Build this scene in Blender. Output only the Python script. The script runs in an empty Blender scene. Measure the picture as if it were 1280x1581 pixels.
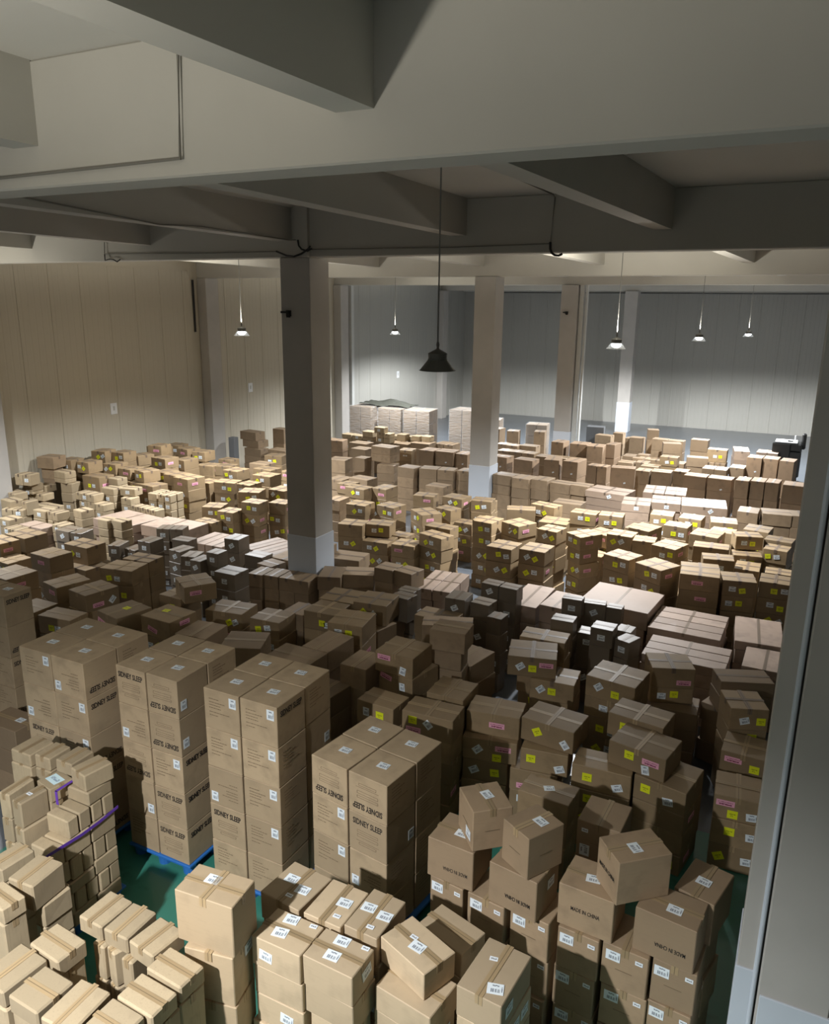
import bpy, bmesh, math, random
from mathutils import Matrix, Vector
random.seed(11)
SC = bpy.context.scene
COL = SC.collection
PI = math.pi
R = math.radians

# ------------------------------------------------------------------ camera
cd = bpy.data.cameras.new('camera')
cam = bpy.data.objects.new('camera', cd)
COL.objects.link(cam)
SC.camera = cam
F_PX = 1210.84
cd.sensor_fit = 'HORIZONTAL'
cd.sensor_width = 36.0
cd.lens = 36.0 * F_PX / 1280.0
cd.clip_start = 0.05
cd.clip_end = 200
EYE = Vector((0, 0, 5.91))
rr = Vector((0.8941022, 0.4477241, 0.0111532))
uu = Vector((-0.1238876, 0.2233180, 0.9668407))
ff = Vector((-0.4303872, 0.8658361, -0.2551366))
cam.matrix_world = Matrix(((rr.x, uu.x, -ff.x, 0), (rr.y, uu.y, -ff.y, 0), (rr.z, uu.z, -ff.z, EYE.z), (0, 0, 0, 1)))

# ------------------------------------------------------------------ world, exposure
w = bpy.data.worlds.new('world')
SC.world = w
w.use_nodes = True
w.node_tree.nodes['Background'].inputs[0].default_value = (0.30, 0.31, 0.29, 1)
w.node_tree.nodes['Background'].inputs[1].default_value = 0.5
SC.view_settings.view_transform = 'Standard'
SC.view_settings.look = 'None'
SC.view_settings.gamma = 1
SC.view_settings.use_curve_mapping = False
SC.view_settings.exposure = 0.0
# pendant lamps: x, y, height of the shade rim, watts (0 = switched off)
LAMPS = [(-12.66, 15.8, 5.13, 2600, 146, .8, .14, 'pendant lamp glowing in front of the beige wall left of the front pillar'),
         (-12.9, 24.3, 4.92, 1700, 150, .8, .16, 'small pendant lamp left of the dark lamp, above the wrapped pallets'),
         (-3.62, 7.8, 5.23, 0, 159, .75, .13, 'large dark unlit pendant lamp hanging before the second pillar'),
         (-12.1, 32.0, 4.84, 3200, 161, .3, .08, 'tiny lit lamp peeking out beside the edge of the second pillar'),
         (-3.55, 16.1, 5.11, 3000, 144, .85, .16, 'brightest pendant lamp, hanging between the third and fourth pillars'),
         (-2.97, 24.0, 5.01, 2500, 154, .6, .10, 'lit pendant lamp on a pale rod, left of the pair before the back wall'),
         (-2.25, 32.0, 4.92, 6000, 161, .3, .045, 'lit pendant lamp on a pale rod, right of the pair before the back wall'),
         (-15.4, 9.6, 5.0, 1500, 146, .8, .12, 'pendant lamp by the left wall above the nearest small cartons'),
         (-3.65, -0.3, 5.1, 2450, 154, .58, .18, 'pendant lamp above the nearest cartons, closest to the viewer')]

# ------------------------------------------------------------------ materials
def nm(name):
    m = bpy.data.materials.new(name)
    m.use_nodes = True
    nt = m.node_tree
    return m, nt, nt.nodes['Principled BSDF']

def mixc(nt, a, b, fac, typ='MIX'):
    n = nt.nodes.new('ShaderNodeMix')
    n.data_type = 'RGBA'
    n.blend_type = typ
    if isinstance(fac, (int, float)): n.inputs[0].default_value = fac
    else: nt.links.new(fac, n.inputs[0])
    for i, v in ((6, a), (7, b)):
        if isinstance(v, tuple): n.inputs[i].default_value = (*v, 1)
        else: nt.links.new(v, n.inputs[i])
    return n.outputs[2]

def noise(nt, scale, detail=3, coord='Object', stretch=None):
    tc = nt.nodes.new('ShaderNodeTexCoord')
    n = nt.nodes.new('ShaderNodeTexNoise')
    n.inputs['Scale'].default_value = scale
    n.inputs['Detail'].default_value = detail
    src = tc.outputs[coord]
    if stretch:
        mp = nt.nodes.new('ShaderNodeMapping')
        mp.inputs['Scale'].default_value = stretch
        nt.links.new(src, mp.inputs[0]); src = mp.outputs[0]
    nt.links.new(src, n.inputs['Vector'])
    return n.outputs['Fac']

def ramp(nt, fac, lo, hi, c0=(0, 0, 0), c1=(1, 1, 1)):
    n = nt.nodes.new('ShaderNodeValToRGB')
    n.color_ramp.elements[0].position = lo; n.color_ramp.elements[0].color = (*c0, 1)
    n.color_ramp.elements[1].position = hi; n.color_ramp.elements[1].color = (*c1, 1)
    nt.links.new(fac, n.inputs[0])
    return n.outputs[0]

def bump(nt, bs, fac, strength, dist=0.01):
    b = nt.nodes.new('ShaderNodeBump')
    b.inputs['Strength'].default_value = strength
    b.inputs['Distance'].default_value = dist
    nt.links.new(fac, b.inputs['Height'])
    nt.links.new(b.outputs[0], bs.inputs['Normal'])

def cardboard(name, col, rough=0.75, streak=False, coat=0.0):
    m, nt, bs = nm(name)
    oi = nt.nodes.new('ShaderNodeObjectInfo')
    dark = tuple(c * 0.80 for c in col); lite = tuple(min(1, c * 1.12) for c in col)
    c = mixc(nt, dark, lite, oi.outputs['Random'])
    n1 = noise(nt, 5.0, 4)
    c = mixc(nt, c, tuple(c_ * 0.78 for c_ in col), ramp(nt, n1, 0.5, 0.75))
    st = noise(nt, 9.0, 3, stretch=(9, 9, 0.6) if streak else (1, 1, 9))
    c = mixc(nt, c, tuple(c_ * 0.62 for c_ in col), ramp(nt, st, 0.55, 0.8, c1=(0.55, 0.55, 0.55) if streak else (0.22, 0.22, 0.22)))
    nt.links.new(c, bs.inputs['Base Color'])
    bs.inputs['Roughness'].default_value = rough
    bs.inputs['Coat Weight'].default_value = coat
    bs.inputs['Coat Roughness'].default_value = 0.38
    bump(nt, bs, n1, 0.25, 0.01)
    return m

def plain(name, col, rough=0.6, metal=0.0, var=0.08, scale=6, bmp=0.0, coat=0.0):
    m, nt, bs = nm(name)
    n1 = noise(nt, scale, 4)
    c = mixc(nt, tuple(c * (1 - var) for c in col), tuple(min(1, c * (1 + var)) for c in col), n1)
    nt.links.new(c, bs.inputs['Base Color'])
    bs.inputs['Roughness'].default_value = rough
    bs.inputs['Metallic'].default_value = metal
    bs.inputs['Coat Weight'].default_value = coat
    if bmp: bump(nt, bs, n1, bmp, 0.01)
    return m

M = {}
M['K'] = cardboard('cardboard_brown', (0.305, 0.215, 0.118), 0.65, coat=0.14)
M['G'] = cardboard('cardboard_kraft', (0.295, 0.210, 0.128), 0.75, coat=0.18)
M['S'] = cardboard('cardboard_pale', (0.415, 0.325, 0.205), 0.8, streak=True)
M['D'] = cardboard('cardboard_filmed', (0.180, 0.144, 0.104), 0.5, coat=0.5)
M['M'] = cardboard('cardboard_square', (0.360, 0.257, 0.158), 0.72)
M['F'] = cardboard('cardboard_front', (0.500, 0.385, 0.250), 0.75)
M['E'] = cardboard('cardboard_tall_brown', (0.262, 0.176, 0.105), 0.75)
M['P'] = cardboard('cardboard_pinkish', (0.351, 0.261, 0.203), 0.65, coat=0.35)
M['Q'] = cardboard('cardboard_long', (0.368, 0.272, 0.200), 0.65, coat=0.35)
M['C'] = cardboard('cardboard_cube', (0.480, 0.360, 0.225), 0.75)
M['A'] = cardboard('cardboard_printed', (0.451, 0.338, 0.211), 0.75)
M['W'] = M['G']; M['T'] = M['S']
M['V'] = plain('grey_board', (0.10, 0.105, 0.11), 0.6)

def tape_mat(name, col):
    m, nt, bs = nm(name)
    tc = nt.nodes.new('ShaderNodeTexCoord')
    sx = nt.nodes.new('ShaderNodeSeparateXYZ')
    nt.links.new(tc.outputs['UV'], sx.inputs[0])
    a = nt.nodes.new('ShaderNodeMath'); a.operation = 'SUBTRACT'; a.inputs[1].default_value = 0.5
    nt.links.new(sx.outputs[0], a.inputs[0])
    b = nt.nodes.new('ShaderNodeMath'); b.operation = 'ABSOLUTE'; nt.links.new(a.outputs[0], b.inputs[0])
    line = ramp(nt, b.outputs[0], 0.03, 0.07, (1, 1, 1), (0, 0, 0))
    oi = nt.nodes.new('ShaderNodeObjectInfo')
    base = mixc(nt, tuple(c * .85 for c in col), tuple(c * 1.15 for c in col), oi.outputs['Random'])
    c = mixc(nt, base, tuple(x * .45 for x in col), line)
    nt.links.new(c, bs.inputs['Base Color'])
    bs.inputs['Roughness'].default_value = 0.45
    bump(nt, bs, noise(nt, 25, 2), 0.2, 0.004)
    return m
M['tape'] = tape_mat('packing_tape', (0.36, 0.26, 0.145))
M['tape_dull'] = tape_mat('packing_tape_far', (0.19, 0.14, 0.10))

def label_mat(name, paper, ink, kind):
    m, nt, bs = nm(name)
    tc = nt.nodes.new('ShaderNodeTexCoord')
    sx = nt.nodes.new('ShaderNodeSeparateXYZ')
    nt.links.new(tc.outputs['UV'], sx.inputs[0])
    U, V = sx.outputs[0], sx.outputs[1]
    def band(src, lo, hi):
        a = nt.nodes.new('ShaderNodeMath'); a.operation = 'GREATER_THAN'; a.inputs[1].default_value = lo; nt.links.new(src, a.inputs[0])
        b = nt.nodes.new('ShaderNodeMath'); b.operation = 'LESS_THAN'; b.inputs[1].default_value = hi; nt.links.new(src, b.inputs[0])
        c = nt.nodes.new('ShaderNodeMath'); c.operation = 'MULTIPLY'; nt.links.new(a.outputs[0], c.inputs[0]); nt.links.new(b.outputs[0], c.inputs[1])
        return c.outputs[0]
    def mul(a, b):
        c = nt.nodes.new('ShaderNodeMath'); c.operation = 'MULTIPLY'; nt.links.new(a, c.inputs[0]); nt.links.new(b, c.inputs[1]); return c.outputs[0]
    def mx(a, b):
        c = nt.nodes.new('ShaderNodeMath'); c.operation = 'MAXIMUM'; nt.links.new(a, c.inputs[0]); nt.links.new(b, c.inputs[1]); return c.outputs[0]
    def bars(su, sv, thr):
        mp = nt.nodes.new('ShaderNodeMapping'); mp.inputs['Scale'].default_value = (su, sv, 1)
        nt.links.new(tc.outputs['UV'], mp.inputs[0])
        n = nt.nodes.new('ShaderNodeTexNoise'); n.inputs['Scale'].default_value = 1.0; n.inputs['Detail'].default_value = 1
        nt.links.new(mp.outputs[0], n.inputs['Vector'])
        g = nt.nodes.new('ShaderNodeMath'); g.operation = 'GREATER_THAN'; g.inputs[1].default_value = thr
        nt.links.new(n.outputs['Fac'], g.inputs[0]); return g.outputs[0]
    if kind == 'code':       # a bar code block and two lines of type
        k = mul(mul(band(U, .22, .78), band(V, .18, .5)), bars(34, .3, .48))
        t = mul(mul(band(U, .3, .72), band(V, .72, .86)), bars(26, 9, .45))
        k = mx(k, t)
        k = mx(k, mul(mul(band(U, .86, .93), band(V, .25, .8)), bars(.3, 40, .45)))
    elif kind == 'small':
        k = mul(mul(band(U, .15, .85), band(V, .35, .7)), bars(18, 4, .45))
    elif kind == 'yellow':
        k = mx(mul(mul(band(U, .2, .8), band(V, .5, .62)), bars(12, 3, .4)), mul(mul(band(U, .3, .6), band(V, .25, .42)), bars(9, 9, .5)))
    else:
        k = mx(mul(mul(band(U, .15, .85), band(V, .18, .42)), bars(16, 6, .42)), mul(mul(band(U, .1, .9), band(V, .58, .72)), bars(30, 5, .5)))
    c = mixc(nt, paper, ink, k)
    nt.links.new(c, bs.inputs['Base Color'])
    bs.inputs['Roughness'].default_value = 0.5
    return m
M['w'] = label_mat('white_label', (0.80, 0.86, 0.90), (0.12, 0.14, 0.18), 'code')
M['s'] = label_mat('small_white_label', (0.82, 0.86, 0.9), (0.2, 0.2, 0.2), 'small')
M['y'] = label_mat('yellow_label', (0.82, 0.86, 0.02), (0.35, 0.36, 0.02), 'yellow')
M['p'] = label_mat('pink_label', (0.86, 0.42, 0.55), (0.22, 0.03, 0.08), 'pink')
M['N'] = label_mat('pale_blue_label', (0.62, 0.80, 0.86), (0.3, 0.4, 0.5), 'small')
M['ink'] = plain('black_ink', (0.025, 0.02, 0.018), 0.7)
M['faint_ink'] = plain('faint_ink', (0.20, 0.145, 0.085), 0.8)
M['paint'] = plain('painted_concrete', (0.48, 0.465, 0.42), 0.85, var=0.07, scale=1.3, bmp=0.1)
M['ceiling'] = plain('ceiling_paint', (0.62, 0.60, 0.55), 0.9, var=0.05, scale=0.8)
M['column'] = plain('column_paint', (0.44, 0.42, 0.39), 0.8, var=0.10, scale=2.2, bmp=0.15)
M['column_base'] = plain('pale_column_wrap', (0.58, 0.63, 0.70), 0.5, var=0.05, scale=2)
M['wall_beige'] = plain('beige_panel', (0.50, 0.46, 0.37), 0.7, var=0.05, scale=0.7)
M['wall_grey'] = plain('grey_panel', (0.40, 0.395, 0.36), 0.7, var=0.05, scale=0.5)
M['black'] = plain('black_plastic', (0.012, 0.013, 0.013), 0.4)
M['wire'] = plain('wire_black', (0.02, 0.02, 0.02), 0.6)
M['wire_grey'] = plain('wire_grey', (0.19, 0.18, 0.155), 0.7)
M['rod'] = plain('pale_rod', (0.55, 0.56, 0.54), 0.5)
M['cord'] = plain('lamp_cord', (0.16, 0.16, 0.15), 0.6)
M['shade'] = plain('lamp_shade_metal', (0.12, 0.12, 0.11), 0.5, metal=0.3)
M['blue'] = plain('blue_plastic', (0.03, 0.16, 0.50), 0.4)
M['purple'] = plain('purple_strap', (0.13, 0.045, 0.40), 0.35)
M['white'] = plain('white_plastic', (0.78, 0.80, 0.82), 0.4)

m, nt, bs = nm('green_floor_paint')
n1 = noise(nt, 0.7, 5); n2 = noise(nt, 3.5, 5)
c = mixc(nt, (0.035, 0.19, 0.14), (0.05, 0.235, 0.175), n1)
c = mixc(nt, c, (0.025, 0.13, 0.10), ramp(nt, n2, 0.6, 0.72))
nt.links.new(c, bs.inputs['Base Color'])
bs.inputs['Roughness'].default_value = 0.38
bs.inputs['Coat Weight'].default_value = 0.3
bump(nt, bs, n2, 0.05)
M['floor'] = m
M['floor_grey'] = plain('blue_grey_floor', (0.11, 0.125, 0.145), 0.3, var=0.12, scale=0.8, bmp=0.05, coat=0.3)

m, nt, bs = nm('lamp_lens')
bs.inputs['Emission Color'].default_value = (0.93, 0.97, 1, 1)
bs.inputs['Emission Strength'].default_value = 14
M['lens'] = m
M['lens_off'] = plain('lamp_lens_off', (0.3, 0.3, 0.3), 0.3)
m, nt, bs = nm('clear_skirt')
bs.inputs['Base Color'].default_value = (0.6, 0.62, 0.62, 1)
bs.inputs['Transmission Weight'].default_value = 0.0
bs.inputs['Alpha'].default_value = 0.35
bs.inputs['Roughness'].default_value = 0.2
M['skirt'] = m
m, nt, bs = nm('stretch_film')
bs.inputs['Base Color'].default_value = (0.85, 0.88, 0.9, 1)
bs.inputs['Roughness'].default_value = 0.12
bs.inputs['Alpha'].default_value = 0.22
bump(nt, bs, noise(nt, 7, 4, stretch=(1, 1, 3)), 1.0, 0.05)
M['film'] = m

# ------------------------------------------------------------------ mesh helpers
def link(name, me, mat=None, parent=None):
    o = bpy.data.objects.new(name, me)
    COL.objects.link(o)
    if mat is not None and me is not None and len(me.materials) == 0: me.materials.append(mat)
    if parent is not None: o.parent = parent
    return o

def tag(o, label, cat, group=None):
    o['label'] = label; o['category'] = cat
    if group: o['group'] = group
    return o

def empty(name, loc, rz=0.0):
    o = bpy.data.objects.new(name, None)
    COL.objects.link(o)
    o.location = loc; o.rotation_euler = (0, 0, rz)
    o.empty_display_size = 0.1
    return o

def add_box(bm, x0, x1, y0, y1, z0, z1, bev=0.0):
    vs = [bm.verts.new(p) for p in ((x0, y0, z0), (x1, y0, z0), (x1, y1, z0), (x0, y1, z0), (x0, y0, z1), (x1, y0, z1), (x1, y1, z1), (x0, y1, z1))]
    fs = [bm.faces.new([vs[i] for i in q]) for q in ((3, 2, 1, 0), (4, 5, 6, 7), (0, 1, 5, 4), (1, 2, 6, 5), (2, 3, 7, 6), (3, 0, 4, 7))]
    if bev:
        es = list({e for f in fs for e in f.edges})
        bmesh.ops.bevel(bm, geom=es, offset=bev, segments=1, affect='EDGES')
    return vs

def finish(bm, name):
    me = bpy.data.meshes.new(name)
    bm.to_mesh(me); bm.free()
    return me

def box_obj(name, x0, x1, y0, y1, z0, z1, mat, parent=None, bev=0.0, kind=None):
    bm = bmesh.new(); add_box(bm, x0, x1, y0, y1, z0, z1, bev)
    o = link(name, finish(bm, name), mat, parent)
    if kind: o['kind'] = kind
    return o

def add_tube(bm, pts, r, seg=6):
    pts = [Vector(p) for p in pts]
    rings = []
    for i, p in enumerate(pts):
        t = (pts[min(i + 1, len(pts) - 1)] - pts[max(i - 1, 0)]).normalized()
        a = Vector((0, 0, 1)) if abs(t.z) < 0.9 else Vector((1, 0, 0))
        u = t.cross(a).normalized(); v = t.cross(u)
        rings.append([bm.verts.new(p + u * r * math.cos(k * 2 * PI / seg) + v * r * math.sin(k * 2 * PI / seg)) for k in range(seg)])
    for a, b in zip(rings, rings[1:]):
        for k in range(seg):
            bm.faces.new((a[k], a[(k + 1) % seg], b[(k + 1) % seg], b[k]))
    bm.faces.new(rings[0][::-1]); bm.faces.new(rings[-1])

def lathe(bm, prof, seg=24, cx=0, cy=0):
    rings = []
    for r, z in prof:
        if r < 1e-5: rings.append([bm.verts.new((cx, cy, z))])
        else: rings.append([bm.verts.new((cx + r * math.cos(k * 2 * PI / seg), cy + r * math.sin(k * 2 * PI / seg), z)) for k in range(seg)])
    for a, b in zip(rings, rings[1:]):
        for k in range(seg):
            j = (k + 1) % seg
            if len(a) == 1 and len(b) == 1: continue
            if len(a) == 1: bm.faces.new((a[0], b[k], b[j]))
            elif len(b) == 1: bm.faces.new((a[k], a[j], b[0]))
            else: bm.faces.new((a[k], a[j], b[j], b[k]))

# ------------------------------------------------------------------ room shell
X0, X1, Y0, Y1, ZC = -17.85, 9.0, -7.0, 42.0, 7.45
ZG, ZS = 6.66, 6.925
o = box_obj('floor', X0 - .2, X1 + .2, Y0 - .2, Y1 + .2, -0.2, 0, M['floor_grey'], kind='structure')
o = box_obj('floor_paint', -7.4, 3.5, 2.3, 8.6, 0, 0.003, M['floor'], kind='structure')
o = box_obj('ceiling', X0 - .2, X1 + .2, Y0 - .2, Y1 + .2, ZC, ZC + .2, M['ceiling'], kind='structure')
o = box_obj('wall_right', X1, X1 + .2, Y0, Y1, 0, ZC, M['wall_beige'], kind='structure')
o = box_obj('wall_front', X0, X1, Y0 - .2, Y0, 0, ZC, M['wall_beige'], kind='structure')

def panel_wall(name, horiz, a0, a1, pos, sgn, z1, mat, width, mat_fn=None):
    """insulated sandwich panels with shallow ribs, each panel a piece of its own"""
    if horiz: base = box_obj(name, a0, a1, min(pos, pos + sgn * .2), max(pos, pos + sgn * .2), 0, ZC, mat, kind='structure')
    else: base = box_obj(name, min(pos, pos + sgn * .2), max(pos, pos + sgn * .2), a0, a1, 0, ZC, mat, kind='structure')
    n = int(round((a1 - a0) / width)); wd = (a1 - a0) / n
    bm = bmesh.new()
    prof = [(0.004, 0.0), (0.012, 0.014)]
    for k in range(5):
        c0 = 0.012 + (wd - .024) * (k + .5) / 5
        prof += [(c0 - .03, .014), (c0 - .015, .010), (c0 + .015, .010), (c0 + .03, .014)]
    prof += [(wd - .012, .014), (wd - .004, 0)]
    lo = [bm.verts.new(((a, -h, 0) if horiz else (h, a, 0))) for a, h in prof]
    hi = [bm.verts.new(((a, -h, z1) if horiz else (h, a, z1))) for a, h in prof]
    for i in range(len(prof) - 1):
        bm.faces.new((lo[i], lo[i + 1], hi[i + 1], hi[i]) if horiz else (lo[i + 1], lo[i], hi[i], hi[i + 1]))
    bm.faces.new(hi); bm.faces.new(lo[::-1])
    bmesh.ops.recalc_face_normals(bm, faces=bm.faces)
    me = finish(bm, 'panel'); me.materials.append(mat)
    me2 = None
    for k in range(n):
        use = me
        if mat_fn and mat_fn(a0 + (k + .5) * wd) is not mat:
            if me2 is None:
                me2 = me.copy(); me2.materials.clear(); me2.materials.append(mat_fn(a0 + (k + .5) * wd))
            use = me2
        p = link('panel', use, None, base)
        p.location = (a0 + k * wd, pos, 0) if horiz else (pos, a0 + k * wd, 0)
    return base
panel_wall('wall_back', True, X0, X1, Y1, 1, 6.64, M['wall_grey'], 0.95)
panel_wall('wall_left', False, Y0, Y1, X0, -1, 6.86, M['wall_beige'], 0.98, lambda a: M['wall_beige'] if a < 28.6 else M['wall_grey'])

# girders across, beams along
GY = [(-4.1, .31), (4.02, .31), (11.46, .31), (20.15, .31), (28.3, .31), (38.8, .31), (41.68, .32)]
for gy, gw in GY:
    box_obj('ceiling_girder', X0, X1, gy, gy + gw, ZG, ZC, M['paint'], bev=0.012, kind='structure')
lines = [(-14.4, 0, .25), (-11.2, 0, .25), (-8.05, 0, .28), (-4.88, 0, .25), (-2.47, .05, .24), (1.2, 0, .25), (4.4, 0, .25), (7.4, 0, .25)]
edges = [Y0] + [v for g in GY for v in (g[0], g[0] + g[1])]
for xr, sl, wd in lines:
    for i in range(0, len(edges) - 1, 2):
        ya, yb = edges[i], edges[i + 1]
        if yb - ya < 1: continue
        bm = bmesh.new()
        vs = add_box(bm, -wd, 0, 0, 1, ZS, ZC)
        for v in vs:
            yy = ya if v.co.y < .5 else yb
            v.co.x += xr + sl * yy; v.co.y = yy
        b = link('ceiling_beam', finish(bm, 'beam'), M['paint']); b['kind'] = 'structure'

def column(x0, x1, y0, y1, seam, wrap=True):
    c = box_obj('concrete_column', x0, x1, y0, y1, 0, ZG, M['column'], bev=0.012, kind='structure')
    if wrap:
        box_obj('lower_wrap', x0 - .012, x1 + .012, y0 - .012, y1 + .012, 0, seam, M['column_base'], c, bev=.006)
    return c
column(-8.29, -7.69, 11.43, 12.03, 1.79)
column(-8.29, -7.69, 20.12, 20.75, 1.58)
c3 = column(-8.29, -7.69, 28.2, 28.85, 1.45)
box_obj('steel_channel', -7.66, -7.50, 28.35, 28.5, 0, ZG, M['rod'], c3)
box_obj('steel_channel', -7.44, -7.38, 28.35, 28.5, 0, ZG, M['rod'], c3)
column(-8.29, -7.69, 38.7, 39.3, 1.45)
box_obj('trim_1', -7.95, -7.69, 11.39, 11.46, ZG, ZC, M['paint'], kind='structure')
for y in (12.0, 20.12, 28.2, 38.3):
    column(-17.83, -17.48, y, y + .6, 1.6, False)
box_obj('trim_2', -17.83, -17.4, 28.9, 29.1, 0, ZG, M['rod'], kind='structure')
# near right column: main shaft, side strip with a rounded edge bead, joint between with its shade put into the colour
c = box_obj('concrete_column', .185, .60, 4.70, 5.32, 0, ZC, M['column'], bev=0.01, kind='structure')
box_obj('side_strip', .044, .150, 4.73, 5.3, 0, ZC, M['column'], c, bev=.006)
bm = bmesh.new(); add_tube(bm, [(.158, 4.725, 0), (.158, 4.725, ZC)], .016, 10)
link('edge_bead', finish(bm, 'bead'), M['column_base'], c)
box_obj('dark_joint', .160, .195, 4.76, 5.2, 0, ZC, plain('joint_shadow_paint', (0.10, 0.09, 0.085), .8), c)
box_obj('lower_wrap', .200, .612, 4.688, 5.33, 0, 1.62, M['column_base'], c, bev=.004)
box_obj('lower_wrap', .036, .146, 4.718, 5.29, 0, 1.76, M['column_base'], c, bev=.004)
# fixings on the columns
def hook(x, y, z, label):
    bm = bmesh.new()
    add_box(bm, x - .05, x + .05, y - .015, y, z - .05, z + .05)
    add_box(bm, x - .13, x + .02, y - .06, y - .01, z + .0, z + .035)
    add_box(bm, x - .02, x + .035, y - .05, y - .01, z - .07, z + .03)
    tag(link('wall_bracket', finish(bm, 'bracket'), M['black']), label, 'bracket')
hook(-8.13, 11.43, 5.75, 'black bracket fixed high on the front pillar')
hook(-8.05, 28.2, 5.70, 'small dark bracket fixed high on the third pillar')
# switch plates
for y, z, l in ((16.34, 2.93, 'white switch plate on the left beige wall'), (33.9, 2.66, 'small white plate on the far grey side wall'), (22.6, 3.0, 'narrow white plate on the wall beside the front pillar')):
    p = box_obj('switch_plate', X0 + .014, X0 + .03, y - .12, y + .12, z - .16, z + .16, M['white'], bev=.005)
    tag(p, l, 'switch')
    box_obj('switch', X0 + .03, X0 + .04, y - .03, y + .03, z - .05, z + .07, M['rod'], p)

def eyeray(px, py):
    return rr * ((px - 640) / F_PX) - uu * ((py - 790.5) / F_PX) + ff
# ------------------------------------------------------------------ cables on the beams
def cable(pts, r, label, mat='wire_grey', name='cable'):
    bm = bmesh.new(); add_tube(bm, pts, r)
    return tag(link(name, finish(bm, name), M[mat]), label, 'cable')
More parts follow.
